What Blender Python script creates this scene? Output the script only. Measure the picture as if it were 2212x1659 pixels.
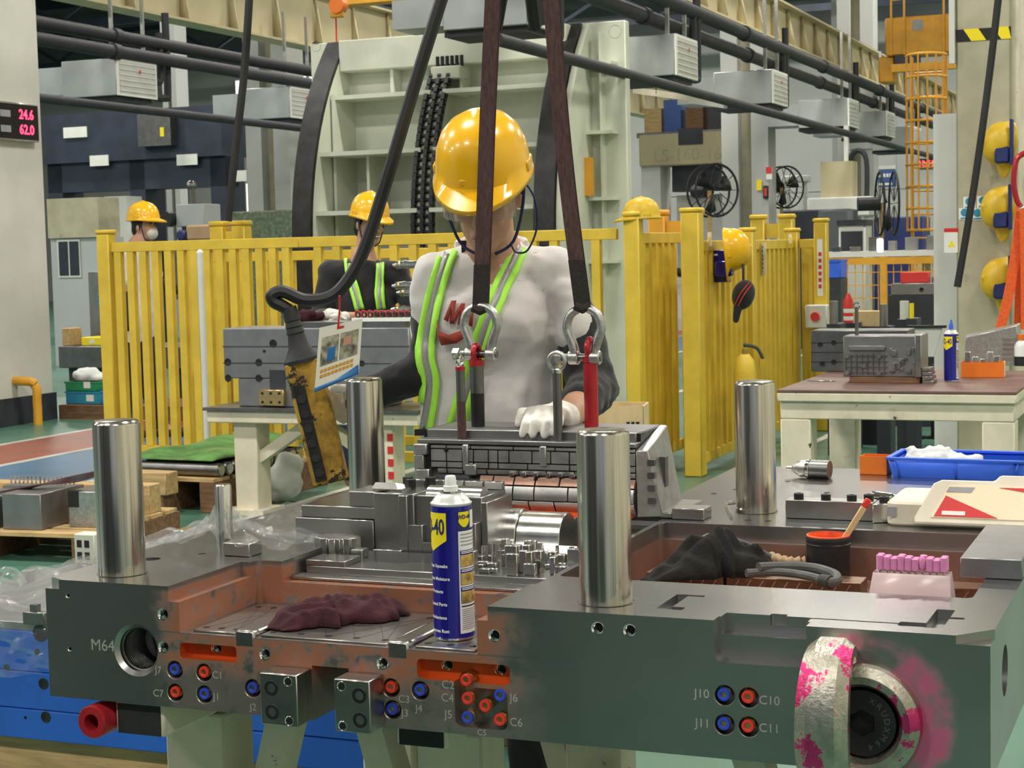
import bpy, bmesh, math, random
from mathutils import Vector, Matrix
random.seed(11)
for _o in list(bpy.data.objects): bpy.data.objects.remove(_o)
scene = bpy.context.scene
COL = scene.collection
PI = math.pi
# ------------------------------------------------------------ camera
IW, IH, FPX = 2212, 1659, 3702.7
PT, RL, CAMH = .078, -.0237, 1.47
_U = Vector((0, math.sin(PT), math.cos(PT))); CF = Vector((0, math.cos(PT), -math.sin(PT)))
CR = Vector((1, 0, 0))*math.cos(RL) + _U*math.sin(RL)
CU = Vector((1, 0, 0))*-math.sin(RL) + _U*math.cos(RL)
CC = Vector((0, 0, CAMH))
cd = bpy.data.cameras.new('camera'); cam = bpy.data.objects.new('camera', cd); COL.objects.link(cam)
cd.sensor_width = 36; cd.lens = 36*FPX/IW; cd.clip_start = .05; cd.clip_end = 300
_m = Matrix((CR, CU, -CF)).transposed().to_4x4(); _m.translation = CC
cam.matrix_world = _m
scene.camera = cam
cd.dof.use_dof = True; cd.dof.focus_distance = 3.1; cd.dof.aperture_fstop = 26
# ------------------------------------------------------------ world, lights, exposure
scene.view_settings.view_transform = 'Standard'; scene.view_settings.look = 'None'
scene.view_settings.exposure = 0.15; scene.view_settings.gamma = 1; scene.view_settings.use_curve_mapping = False
w = bpy.data.worlds.new('world'); scene.world = w; w.use_nodes = True
w.node_tree.nodes['Background'].inputs[0].default_value = (.86, .93, 1, 1)
w.node_tree.nodes['Background'].inputs[1].default_value = .36
BY = -.3914
E1 = Vector((math.cos(BY), math.sin(BY), 0)); E2 = Vector((-math.sin(BY), math.cos(BY), 0))
def area(loc, sx, sy, power, col=(1, .95, .86)):
    l = bpy.data.lights.new('high_bay_light', 'AREA'); l.shape = 'RECTANGLE'; l.size = sx; l.size_y = sy
    l.energy = power; l.color = col
    o = bpy.data.objects.new('high_bay_light', l); COL.objects.link(o); o.location = loc
    o.rotation_euler = (0, 0, BY); return o
LAMPS = []
for a_ in (-25, -18, -11, -4.5, 3):
    for b_ in (-5, 4, 13, 23, 33, 44):
        p = E1*a_ + E2*b_ + Vector((0, 0, 9.2)); LAMPS.append(p); area(p, 1.8, .6, 430)
# ------------------------------------------------------------ helpers
def V(*a): return Vector(a)
def ray(px, py): return CF + CR*((px-IW/2)/FPX) - CU*((py-IH/2)/FPX)
def at(px, py, Y):
    d = ray(px, py); return CC + d*(Y/d.y)
def onz(px, py, z):
    d = ray(px, py); return CC + d*((z-CAMH)/d.z)
def rotz(a): return Matrix.Rotation(a, 4, 'Z')
def frame(loc, rz=0): return Matrix.Translation(Vector(loc)) @ rotz(rz)
WM = {}
def tag(o, label=None, cat=None, group=None, kind=None):
    if label: o['label'] = label
    if cat: o['category'] = cat
    if group: o['group'] = group
    if kind: o['kind'] = kind
    return o
def thing(name, label, cat, loc=(0, 0, 0), rz=0, group=None):
    o = bpy.data.objects.new(name, None); COL.objects.link(o); o.empty_display_size = .05
    o.location = Vector(loc); o.rotation_euler = (0, 0, rz); WM[o] = frame(loc, rz)
    return tag(o, label, cat, group)
def orient(p, q):
    z = (Vector(q)-Vector(p)); L = z.length; z.normalize()
    x = z.orthogonal().normalized(); y = z.cross(x)
    m = Matrix((x, y, z)).transposed().to_4x4(); m.translation = Vector(p); return m, L
class MB:
    def __init__(s, M=None): s.v = []; s.f = []; s.M = M; s.mi = []; s.cm = 0
    def add(s, vs, fs, M=None):
        n = len(s.v); m = s.M
        if M is not None: m = M if m is None else m @ M
        s.v += [(m @ Vector(p)) if m is not None else Vector(p) for p in vs]
        s.f += [tuple(i+n for i in f) for f in fs]; s.mi += [s.cm]*len(fs); return s
    def box(s, c, d, M=None, rz=0):
        x, y, z = d[0]/2, d[1]/2, d[2]/2
        vs = [(a*x, b*y, e*z) for e in (-1, 1) for b in (-1, 1) for a in (-1, 1)]
        m = Matrix.Translation(Vector(c)) @ rotz(rz)
        if M is not None: m = M @ m
        return s.add(vs, [(0, 2, 3, 1), (4, 5, 7, 6), (0, 1, 5, 4), (1, 3, 7, 5), (3, 2, 6, 7), (2, 0, 4, 6)], m)
    def b2(s, lo, hi, M=None):
        return s.box([(a+b)/2 for a, b in zip(lo, hi)], [abs(b-a) for a, b in zip(lo, hi)], M)
    def bar(s, p, q, w, h=None, up=(0, 0, 1)):
        h = h or w; p = Vector(p); q = Vector(q); y = q-p; L = y.length; y.normalize()
        x = y.cross(Vector(up))
        if x.length < 1e-4: x = y.cross(Vector((0, 1, 0)))
        x.normalize(); z = x.cross(y)
        m = Matrix((x, y, z)).transposed().to_4x4(); m.translation = (p+q)/2
        return s.box((0, 0, 0), (w, L, h), m)
    def cyl(s, p, q, r, r2=None, n=16, cap=True):
        r2 = r if r2 is None else r2; m, L = orient(p, q)
        vs = [(r*math.cos(2*PI*i/n), r*math.sin(2*PI*i/n), 0) for i in range(n)] + [(r2*math.cos(2*PI*i/n), r2*math.sin(2*PI*i/n), L) for i in range(n)]
        fs = [(i, (i+1) % n, n+(i+1) % n, n+i) for i in range(n)]
        if cap: fs += [tuple(range(n-1, -1, -1)), tuple(range(n, 2*n))]
        return s.add(vs, fs, m)
    def lathe(s, prof, M=None, n=24, a0=0, a1=2*PI):
        full = abs(a1-a0-2*PI) < 1e-6; k = n if full else n+1; vs = []; fs = []
        for r, h in prof:
            vs += [(max(r, 1e-5)*math.cos(a0+(a1-a0)*i/n), max(r, 1e-5)*math.sin(a0+(a1-a0)*i/n), h) for i in range(k)]
        for j in range(len(prof)-1):
            for i in range(n):
                a = i; b = (i+1) % k; fs.append((j*k+a, j*k+b, (j+1)*k+b, (j+1)*k+a))
        return s.add(vs, fs, M)
    def tube(s, pts, r, n=8, closed=False, flat=1, cap=True):
        P = [Vector(p) for p in pts]; N = len(P); rs = r if isinstance(r, (list, tuple)) else [r]*N
        vs = []; fs = []; up = None
        for i in range(N):
            if closed: t = P[(i+1) % N]-P[i-1]
            else: t = P[min(i+1, N-1)]-P[max(i-1, 0)]
            if t.length < 1e-9: t = Vector((0, 0, 1))
            t.normalize()
            if up is None: up = t.orthogonal().normalized() if abs(t.z) > .95 else (Vector((0, 0, 1))-t*t.z).normalized()
            up = (up-t*up.dot(t)); up = up.normalized() if up.length > 1e-6 else t.orthogonal().normalized()
            sd = t.cross(up)
            vs += [P[i]+(up*math.cos(2*PI*k/n)*flat+sd*math.sin(2*PI*k/n))*rs[i] for k in range(n)]
        M = N if closed else N-1
        for i in range(M):
            j = (i+1) % N
            fs += [(i*n+k, i*n+(k+1) % n, j*n+(k+1) % n, j*n+k) for k in range(n)]
        if not closed and cap: fs += [tuple(range(n-1, -1, -1)), tuple(range((N-1)*n, N*n))]
        return s.add(vs, fs)
    def prism(s, poly, z0, z1, M=None):
        n = len(poly); vs = [(p[0], p[1], z0) for p in poly]+[(p[0], p[1], z1) for p in poly]
        fs = [(i, (i+1) % n, n+(i+1) % n, n+i) for i in range(n)]+[tuple(range(n-1, -1, -1)), tuple(range(n, 2*n))]
        return s.add(vs, fs, M)
    def ell(s, c, r, n=16, k=10, M=None):
        r = r if isinstance(r, (tuple, list)) else (r, r, r); vs = [(0, 0, -r[2])]; fs = []
        for j in range(1, k):
            a = -PI/2+PI*j/k
            vs += [(r[0]*math.cos(a)*math.cos(2*PI*i/n), r[1]*math.cos(a)*math.sin(2*PI*i/n), r[2]*math.sin(a)) for i in range(n)]
        vs.append((0, 0, r[2])); T = len(vs)-1
        for i in range(n):
            fs.append((0, 1+(i+1) % n, 1+i)); fs.append((T, T-n+i, T-n+(i+1) % n))
            for j in range(k-2): fs.append((1+j*n+i, 1+j*n+(i+1) % n, 1+(j+1)*n+(i+1) % n, 1+(j+1)*n+i))
        m = Matrix.Translation(Vector(c))
        if M is not None: m = m @ M
        return s.add(vs, fs, m)
    def grid(s, fn, nu, nv, M=None, closeu=False):
        vs = [fn(i/nu, j/nv) for j in range(nv+1) for i in range(nu+1)]; k = nu+1
        return s.add(vs, [(j*k+i, j*k+i+1, (j+1)*k+i+1, (j+1)*k+i) for j in range(nv) for i in range(nu)], M)
    def build(s, name, mats, parent=None, world=False, bevel=0, ang=35, solid=0, sub=0, kind=None, label=None, seg=1, cat=None, group=None):
        me = bpy.data.meshes.new(name); vs = s.v
        if world and parent is not None:
            r = parent
            while r.parent: r = r.parent
            inv = WM[r].inverted(); vs = [inv @ p for p in vs]
        me.from_pydata([tuple(p) for p in vs], [], s.f)
        bm = bmesh.new(); bm.from_mesh(me); bmesh.ops.recalc_face_normals(bm, faces=bm.faces); bm.to_mesh(me); bm.free()
        for m in (mats if isinstance(mats, (list, tuple)) else [mats]): me.materials.append(m if not isinstance(m, str) else MT[m])
        if any(s.mi):
            for p, i in zip(me.polygons, s.mi): p.material_index = i
        me.polygons.foreach_set('use_smooth', [True]*len(me.polygons)); me.set_sharp_from_angle(angle=math.radians(ang))
        o = bpy.data.objects.new(name, me); COL.objects.link(o)
        if parent is not None: o.parent = parent
        else: WM[o] = Matrix.Identity(4)
        if solid:
            md = o.modifiers.new('thickness', 'SOLIDIFY'); md.thickness = solid; md.offset = 0
        if bevel:
            md = o.modifiers.new('bevel', 'BEVEL'); md.width = bevel; md.segments = seg; md.limit_method = 'ANGLE'; md.angle_limit = math.radians(40)
        if sub:
            md = o.modifiers.new('sub', 'SUBSURF'); md.levels = sub; md.render_levels = sub
        return tag(o, label, cat, group, kind)
def evalmesh(o):
    dg = bpy.context.evaluated_depsgraph_get(); dg.update()
    me = bpy.data.meshes.new_from_object(o.evaluated_get(dg)); old = o.data; o.modifiers.clear(); o.data = me
    return o
def copytree(o, parent=None, label=None):
    c = o.copy(); COL.objects.link(c); c.parent = parent
    if o in WM: WM[c] = WM[o].copy()
    if label: c['label'] = label
    for ch in [x for x in o.children]: copytree(ch, c)
    return c
def place(o, loc, rz=0):
    o.location = Vector(loc); o.rotation_euler = (0, 0, rz); WM[o] = frame(loc, rz)
def rrect(x0, x1, y0, y1, r, n=4):
    P = []
    for cx, cy, a in ((x1-r, y1-r, 0), (x0+r, y1-r, PI/2), (x0+r, y0+r, PI), (x1-r, y0+r, 3*PI/2)):
        P += [(cx+r*math.cos(a+PI/2*i/n), cy+r*math.sin(a+PI/2*i/n)) for i in range(n+1)]
    return P
def spline(pts, k=6):
    P = [Vector(p) for p in pts]; out = []
    for i in range(len(P)-1):
        a = P[max(i-1, 0)]; b = P[i]; c = P[i+1]; d = P[min(i+2, len(P)-1)]
        for j in range(k):
            t = j/k; out.append(.5*((2*b)+(c-a)*t+(2*a-5*b+4*c-d)*t*t+(3*b-a-3*c+d)*t**3))
    out.append(P[-1]); return out
def textmb(txt, size, depth=.0005, bold=0, shear=0, sx=1):
    """text as an extruded mesh: returns (verts, faces), centred, in the xy plane"""
    c = bpy.data.curves.new('t', 'FONT'); c.body = txt; c.size = size; c.extrude = depth; c.offset = bold; c.shear = shear
    c.align_x = 'CENTER'; c.align_y = 'CENTER'; c.resolution_u = 3
    o = bpy.data.objects.new('t', c); COL.objects.link(o)
    dg = bpy.context.evaluated_depsgraph_get(); dg.update(); me = o.evaluated_get(dg).to_mesh()
    r = [(v.co.x*sx, v.co.y, v.co.z) for v in me.vertices], [tuple(p.vertices) for p in me.polygons]
    bpy.data.objects.remove(o); bpy.data.curves.remove(c); return r
# ------------------------------------------------------------ materials
MT = {}
def nodes(name):
    m = bpy.data.materials.new(name); m.use_nodes = True; MT[name] = m; nt = m.node_tree
    return m, nt, nt.nodes['Principled BSDF']
def nd(nt, t, **k):
    n = nt.nodes.new(t)
    for a, b in k.items(): setattr(n, a, b)
    return n
def lk(nt, a, b): nt.links.new(a, b)
def mth(nt, op, a, b=0, c=None, clamp=False):
    n = nd(nt, 'ShaderNodeMath', operation=op); n.use_clamp = clamp
    for i, x in enumerate((a, b) if c is None else (a, b, c)):
        if isinstance(x, (int, float)): n.inputs[i].default_value = x
        else: lk(nt, x, n.inputs[i])
    return n.outputs[0]
def noise(nt, vec, scale, det=4, rough=.6):
    n = nd(nt, 'ShaderNodeTexNoise'); n.inputs['Scale'].default_value = scale; n.inputs['Detail'].default_value = det
    n.inputs['Roughness'].default_value = rough
    if vec is not None: lk(nt, vec, n.inputs['Vector'])
    return n.outputs['Fac']
def mixc(nt, f, a, b):
    n = nd(nt, 'ShaderNodeMix', data_type='RGBA')
    if isinstance(f, (int, float)): n.inputs[0].default_value = f
    else: lk(nt, f, n.inputs[0])
    for s, x in ((6, a), (7, b)):
        if isinstance(x, tuple): n.inputs[s].default_value = (*x[:3], 1)
        else: lk(nt, x, n.inputs[s])
    return n.outputs[2]
def ramp(nt, f, a, b): # smoothstep a..b
    n = nd(nt, 'ShaderNodeMapRange', interpolation_type='SMOOTHSTEP'); lk(nt, f, n.inputs[0])
    n.inputs[1].default_value = a; n.inputs[2].default_value = b; return n.outputs[0]
def mat(name, col, rough=.5, metal=0, var=.12, scale=6, bump=0, bscale=80, chips=None, rv=0, stretch=None, trans=0, alpha=1, coat=0, emit=None, spec=.5, sheen=0, ior=1.45, sss=0, stain=None):
    m, nt, b = nodes(name)
    tc = nd(nt, 'ShaderNodeTexCoord'); vec = tc.outputs['Object']
    if stretch:
        mp = nd(nt, 'ShaderNodeMapping'); mp.inputs['Scale'].default_value = stretch; lk(nt, vec, mp.inputs[0]); vec = mp.outputs[0]
    nz = noise(nt, vec, scale)
    c = mixc(nt, ramp(nt, nz, .3, .7), tuple(x*(1-var) for x in col), tuple(min(1, x*(1+var)) for x in col))
    if stain:
        c = mixc(nt, mth(nt, 'MULTIPLY', ramp(nt, noise(nt, tc.outputs['Object'], stain[1], 5), stain[2], stain[2]+.12), stain[3]), c, stain[0])
    if chips:
        c = mixc(nt, ramp(nt, noise(nt, tc.outputs['Object'], chips[1], 6, .7), chips[2], chips[2]+.03), c, chips[0])
    lk(nt, c, b.inputs['Base Color'])
    b.inputs['Roughness'].default_value = rough; b.inputs['Metallic'].default_value = metal
    if rv: lk(nt, mth(nt, 'ADD', rough-rv/2, mth(nt, 'MULTIPLY', noise(nt, vec, scale*2.3), rv)), b.inputs['Roughness'])
    b.inputs['Specular IOR Level'].default_value = spec; b.inputs['IOR'].default_value = ior
    b.inputs['Transmission Weight'].default_value = trans; b.inputs['Alpha'].default_value = alpha; b.inputs['Coat Weight'].default_value = coat
    b.inputs['Sheen Weight'].default_value = sheen; b.inputs['Subsurface Weight'].default_value = sss
    if sss: b.inputs['Subsurface Radius'].default_value = (.012, .005, .003)
    if emit: b.inputs['Emission Color'].default_value = (*emit[0], 1); b.inputs['Emission Strength'].default_value = emit[1]
    if bump:
        bp = nd(nt, 'ShaderNodeBump'); bp.inputs['Strength'].default_value = bump; bp.inputs['Distance'].default_value = .004
        lk(nt, noise(nt, vec, bscale, 5), bp.inputs['Height']); lk(nt, bp.outputs[0], b.inputs['Normal'])
    return m
mat('steel', (.43, .42, .40), .3, 1, .1, 14, .05, 300, rv=.16, stretch=(1, 14, 1))
mat('steel_dark', (.2, .2, .195), .38, 1, .15, 9, .06, 250, rv=.15)
mat('steel_bright', (.66, .65, .62), .22, 1, .06, 20, .04, 300, rv=.1)
mat('steel_grey', (.27, .27, .275), .42, .85, .1, 8, .05, 200, rv=.1)
mat('pillar_steel', (.60, .565, .50), .2, 1, .22, 4, rv=.1, stretch=(45, 45, .5), stain=((.42, .33, .22), 9, .72, .5))
mat('chrome', (.8, .8, .78), .1, 1, .03)
mat('galvanised', (.52, .52, .5), .36, 1, .16, 60, .25, 120, rv=.2)
mat('brass', (.62, .45, .2), .3, 1, .1, 40)
mat('black_oxide', (.022, .022, .024), .42, .4, .2, 40)
mat('black_plastic', (.018, .018, .02), .45, 0, .2, 30)
mat('black_rubber', (.024, .024, .025), .6, 0, .2, 30, .1)
mat('hose_grey', (.075, .078, .075), .55, 0, .15, 30)
mat('coupling_red', (.72, .045, .03), .4, 0, .08)
mat('coupling_blue', (.03, .07, .55), .4, 0, .08)
mat('paint_yellow', (.68, .475, .05), .45, 0, .1, 5, .05, 60, stain=((.36, .24, .04), 3.5, .62, .5))
mat('paint_amber', (.68, .33, .03), .5, 0, .1, 5)
mat('paint_cream', (.68, .62, .49), .55, 0, .1, 5, .1, 60, chips=((.05, .045, .04), 16, .66), stain=((.35, .3, .2), 4, .6, .4))
mat('paint_green_cream', (.60, .63, .53), .5, 0, .06, 2.5, .04, 60, stain=((.42, .44, .33), 1.6, .62, .35))
mat('beam_cream', (.52, .46, .29), .6, 0, .08, 1.5)
mat('wall_white', (.43, .44, .43), .7, 0, .05, .6)
mat('wall_cream', (.72, .68, .56), .7, 0, .06, .5)
mat('wall_grey', (.42, .44, .45), .7, 0, .06, .5)
mat('column_grey', (.60, .60, .55), .6, 0, .06, 1.6, .1, 40, stain=((.42, .38, .28), 1.3, .6, .35))
mat('concrete', (.43, .40, .29), .8, 0, .14, 3, .2, 40, stain=((.2, .18, .13), 7, .64, .6))
mat('ceiling_dark', (.16, .17, .18), .8, 0, .1, 1)
mat('dark_blue_steel', (.035, .045, .07), .5, .2, .2, 2)
mat('duct', (.40, .43, .43), .42, .7, .1, 2)
mat('insulation', (.025, .027, .032), .65, 0, .2, 4)
mat('grille', (.55, .55, .52), .5, .2, .05)
mat('white_paper', (.78, .78, .74), .7, 0, .03)
mat('black_ink', (.012, .012, .012), .6, 0, .1)
mat('worn_dark', (.03, .03, .032), .5, .3, .3, 8)
mat('navy', (.02, .03, .1), .6, 0, .1)
mat('hat_yellow', (.86, .47, .006), .26, 0, .04, 8, coat=.4)
mat('hat_dusty', (.70, .46, .03), .4, 0, .12, 9)
mat('skin', (.52, .29, .19), .5, 0, .1, 18, .05, 300, sss=.15)
mat('hair', (.012, .01, .01), .5, 0, .3, 60, .3, 200)
mat('lips', (.40, .15, .12), .45, 0, .08)
mat('shirt_white', (.66, .63, .62), .85, 0, .05, 12, .25, 18, sheen=.3)
mat('cloth_black', (.012, .012, .014), .85, 0, .2, 30, .25, 25, sheen=.2)
mat('glove_white', (.74, .71, .66), .9, 0, .08, 40, .3, 400, stain=((.42, .38, .34), 35, .6, .5))
mat('hi_vis', (.42, .9, .08), .55, 0, .05, 30, emit=None)
mat('reflective', (.36, .36, .35), .4, .3, .06, 200)
mat('red_print', (.33, .045, .03), .7, 0, .2, 60)
mat('rag_maroon', (.04, .007, .013), .95, 0, .3, 40, .5, 120, sheen=0)
mat('rag_black', (.010, .009, .0085), .95, 0, .4, 30, .5, 120)
mat('sling', (.085, .045, .045), .9, 0, .25, 200, .6, 260, stretch=(1, 1, .25))
mat('sling_black', (.03, .025, .025), .9, 0, .25, 200, .5, 260)
mat('paint_red', (.42, .02, .03), .3, .2, .1, 20, chips=((.1, .09, .09), 30, .66))
mat('can_blue', (.012, .012, .24), .22, .25, .05, 4, coat=.3)
mat('can_yellow', (.90, .72, .02), .35, 0, .04)
mat('can_white', (.8, .8, .8), .35, 0, .03)
mat('can_top', (.72, .72, .70), .3, .35, .05, 50)
mat('can_photo', (.42, .28, .08), .5, 0, .6, 60)
mat('text_grey', (.32, .32, .34), .6, 0, .1)
mat('engrave', (.33, .33, .31), .6, 0, .1)
mat('wood', (.50, .34, .16), .75, 0, .22, 5, .2, 40, stretch=(1, 8, 8))
mat('wood_dark', (.17, .09, .045), .8, 0, .3, 5, .2, 40, stretch=(1, 8, 8))
mat('wood_pale', (.62, .47, .25), .75, 0, .14, 6, .1, 40)
mat('cardboard', (.42, .30, .18), .8, 0, .08)
mat('floor_green', (.085, .195, .14), .32, 0, .14, .8, .03, 30, rv=.15, stain=((.12, .19, .15), 2.2, .6, .5))
mat('floor_blue', (.055, .16, .30), .35, 0, .14, .8, stain=((.10, .16, .22), 1.5, .55, .5))
mat('floor_red', (.30, .085, .055), .4, 0, .14, 1, stain=((.18, .1, .08), 2, .55, .5))
mat('floor_line', (.52, .52, .47), .5, 0, .15, 3)
mat('blue_paint', (.02, .12, .55), .38, 0, .1, 4, chips=((.35, .5, .75), 12, .68))
mat('tray_blue', (.035, .13, .72), .38, 0, .05)
mat('tray_green', (.02, .25, .10), .4, 0, .1)
mat('orange_plastic', (.80, .19, .02), .45, 0, .06, 10)
mat('orange_strap', (.85, .13, .03), .8, 0, .12, 60, .4, 160)
mat('orange_dye', (.80, .10, .02), .5, 0, .25, 20)
mat('pink_stone', (.72, .27, .52), .8, 0, .1, 60, .2, 300)
mat('pink_clear', (.85, .68, .70), .25, 0, .04, 8, trans=.55, ior=1.2)
mat('ivory', (.70, .64, .52), .5, 0, .12, 6, stain=((.42, .34, .22), 5, .6, .5))
mat('label_cream', (.84, .70, .50), .5, 0, .08, 6)
mat('label_red', (.62, .04, .04), .45, 0, .06)
mat('film', (.9, .92, .92), .07, 0, .05, 8, .7, 22, trans=.8, ior=1.3, alpha=.26, spec=.8)
mat('poly_bag', (.84, .86, .83), .35, 0, .05, 8, .5, 18, trans=.12, ior=1.2, alpha=.88)
mat('clear_plastic', (.9, .92, .95), .08, 0, .02, trans=.85, ior=1.2, alpha=.35)
mat('led_red', (.9, .02, .05), .4, emit=((1, .03, .08), 5))
mat('led_panel', (.012, .008, .01), .3, 0, .1)
mat('lamp', (1, .97, .9), .5, emit=((1, .96, .88), 6))
mat('daylight_pane', (.8, .84, .8), .4, emit=((1, .98, .88), 1.6))
mat('hedge', (.15, .19, .13), .9, 0, .35, 18, .6, 40)
mat('mat_green', (.10, .24, .06), .8, 0, .35, 6, .3, 40, stain=((.3, .24, .1), 4, .55, .7))
mat('machine_white', (.62, .63, .6), .5, 0, .06, 2)
mat('machine_dark', (.03, .035, .045), .5, 0, .3, 3)
mat('machine_navy', (.02, .03, .13), .45, 0, .2, 3)
mat('table_top_brown', (.17, .10, .085), .45, .1, .2, 6, rv=.2)
mat('fan_dark', (.025, .026, .028), .5, .3, .2)
mat('cable_black', (.016, .016, .018), .5, 0, .2)
mat('pendant_yellow', (.38, .22, .03), .7, 0, .45, 22, .2, 60, chips=((.03, .025, .02), 14, .56))
mat('card', (.80, .77, .66), .45, 0, .03)
mat('card_photo', (.30, .28, .2), .6, 0, .8, 40)
mat('card_blue', (.03, .16, .42), .5, 0, .2, 20)
mat('hose_blue', (.04, .26, .62), .4, 0, .1)
mat('stripe_red', (.6, .03, .03), .4, 0, .05)
mat('glass_dark', (.03, .04, .05), .08, 0, .1)
mat('goggle', (.85, .9, .95), .05, 0, .02, trans=.9, ior=1.15, alpha=.4)
mat('bronze', (.42, .3, .13), .35, 1, .2, 20)
mat('sign_blue', (.04, .09, .3), .5, 0, .05)
mat('teal', (.03, .25, .4), .5)
# ------------------------------------------------------------ hall
def along(P0, D, px=None, py=None):
    """point on the line P0+D*t seen in image column px or row py"""
    k = (px-IW/2)/FPX if px is not None else -(py-IH/2)/FPX; A = CR if px is not None else CU
    a = P0-CC; D = Vector(D); t = (k*a.dot(CF)-a.dot(A))/(D.dot(A)-k*D.dot(CF)); return P0+D*t
def bf(P): # world -> building coords
    return Vector((P.dot(E1), P.dot(E2), P.z))
BM = rotz(BY)
def st(mb, name, m, parent=None, **k):
    o = mb.build(name, m, parent, **k); o['kind'] = 'structure'; return o
UZ = Vector((0, 0, 1))
st(MB(BM).b2((-42, -14, -.05), (7.5, 75, 0)), 'floor', 'floor_green')
fl = bpy.data.objects['floor']
def strip(P, w, name, m, z, a0=-20, a1=60, par=fl):
    b = bf(P); MB(BM).b2((b.x-w/2, a0, z-.002), (b.x+w/2, a1, z)).build(name, m, par)
pB = bf(onz(0, 1007, 0)); pR = bf(onz(0, 962, 0)); pE = bf(onz(165, 1048, 0)); pF = bf(onz(640, 1090, 0))
MB(BM).b2((pB.x, -4, -.001), (pE.x, 40, .002)).build('blue_walkway', 'floor_blue', fl)
MB(BM).b2((pR.x, -4, -.001), (pB.x, 40, .0025)).build('red_strip', 'floor_red', fl)
for x in (pB.x, pR.x, pE.x, pF.x): MB(BM).b2((x-.04, -4, -.001), (x+.04, 40, .0045)).build('white_line', 'floor_line', fl)
q = onz(1790, 940, 0); MB().bar(onz(1735, 968, .002), onz(1860, 905, .002), .06, .004).build('white_line', 'floor_line', fl)
# end wall and far side wall
wb = bf(at(1700, 400, 52))
st(MB(BM).b2((-42, wb.y, 0), (7.2, wb.y+.3, 11)), 'wall_back', 'wall_white')
for i in range(-9, 2): MB(BM).b2((i*4.4-.03, wb.y-.02, 0), (i*4.4+.03, wb.y, 9)).build('panel_joint', 'wall_grey', bpy.data.objects['wall_back'])
MB(BM).b2((-42, wb.y-.03, 3.0), (7.2, wb.y, 3.06)).build('panel_joint', 'wall_grey', bpy.data.objects['wall_back'])
st(MB(BM).b2((-42.3, -14, 0), (-42, 75, 11)), 'wall_left', 'wall_grey')
st(MB(BM).b2((7.2, -14, 0), (7.5, 75, 11)), 'wall_right', 'wall_cream')
c = MB(BM).b2((-42, -14, 10.2), (7.5, 75, 10.4)); st(c, 'ceiling', 'ceiling_dark')
ceil = bpy.data.objects['ceiling']
for j in range(9):
    MB(BM).b2((-42, 4+j*7, 9.5), (7.2, 4.25+j*7, 10.2)).build('roof_truss', 'dark_blue_steel', ceil)
for i in range(-6, 1): MB(BM).b2((i*7+1, -10, 9.9), (i*7+1.2, 70, 10.2)).build('roof_purlin', 'dark_blue_steel', ceil)
for k, p in enumerate(LAMPS):
    M = frame(p+UZ*.02, BY); o = MB(M).b2((-.95, -.35, .03), (.95, .35, .1)).build('lamp_housing', 'machine_white', ceil)
    for s_ in (-.5, .5): MB(M).cyl((s_, 0, .1), (s_, 0, .98), .012, n=6).build('lamp_hanger', 'steel_dark', o)
# daylight windows in the far left wall, low band
for i in range(6):
    a = wb.y-.05
    x0 = bf(at(150+i*95, 480, 50)).x
    t = MB(BM).b2((x0, a-.05, 2.3), (x0+1.3, a, 4.0)); o = st(t, 'window_%d' % (i+1), 'wall_white')
    MB(BM).b2((x0+.06, a-.07, 2.36), (x0+1.24, a-.045, 3.94)).build('pane', 'daylight_pane', o)
    for s_ in (.42, .84): MB(BM).b2((x0+s_, a-.09, 2.3), (x0+s_+.04, a-.06, 4.0)).build('mullion', 'steel_dark', o)
for i in range(5):
    x0 = bf(at(120+i*105, 300, 50)).x; o = st(MB(BM).b2((x0, wb.y-.1, 6.6), (x0+1.4, wb.y-.05, 7.5)), 'window_%d' % (i+7), 'wall_white')
    MB(BM).b2((x0+.06, wb.y-.12, 6.66), (x0+1.34, wb.y-.095, 7.44)).build('pane', 'daylight_pane', o)
st(MB(BM).b2((-42, wb.y-.04, 7.9), (7.2, wb.y-.01, 10.2)), 'trim_1', 'ceiling_dark')
for j in range(4):
    b_ = 24+j*8; o = MB(BM).b2((-42, b_, 7.9), (7.2, b_+.2, 8.1)).build('roof_truss', 'dark_blue_steel', ceil); MB(BM).b2((-42, b_, 8.9), (7.2, b_+.2, 9.05)).build('roof_truss', 'dark_blue_steel', ceil)
    for k in range(16): MB(BM).bar((-42+k*3, b_+.1, 8.1), (-40.5+k*3, b_+.1, 8.9), .1).build('truss_web', 'dark_blue_steel', ceil); MB(BM).bar((-40.5+k*3, b_+.1, 8.9), (-39+k*3, b_+.1, 8.1), .1).build('truss_web', 'dark_blue_steel', ceil)
# big grey column at the left edge with its guard
c0 = onz(118, 905, 0)
col = thing('hall_column', 'broad pale grey hall column carrying a red digit display at the left edge', 'column', c0, BY)
CLM = WM[col]
MB().b2((-1.2, -2.0, 0), (0, .0, 10.2)).build('shaft', 'column_grey', col, bevel=.01)
MB().b2((-1.22, -2.02, 0), (.02, .02, .25)).build('plinth', 'machine_dark', col)
gd = thing('column_guard', 'amber tubular guard rail round the foot of the left column', 'guard rail', c0, BY)
gp = spline([V(-1.5, -.55, 0), V(-1.5, -.55, .33), V(-1.4, -.55, .4), V(.0, -.55, .4), V(.18, -.5, .36), V(.2, -.5, .2), V(.2, -.5, 0)], 5)
MB().tube(gp, .04, 10).build('hoop', 'paint_amber', gd)
MB().tube(spline([V(-.9, -.55, .4), V(-.9, -.55, .2), V(-.9, -.55, 0)], 3), .04, 10).build('upright', 'paint_amber', gd)
dsp = thing('temperature_display', 'black wall display with glowing red digits 24.6 and 62.0', 'display', along(along(c0+UZ*2.5, E2, px=78)+E1*.005, UZ, py=268), BY+PI/2)
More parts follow.
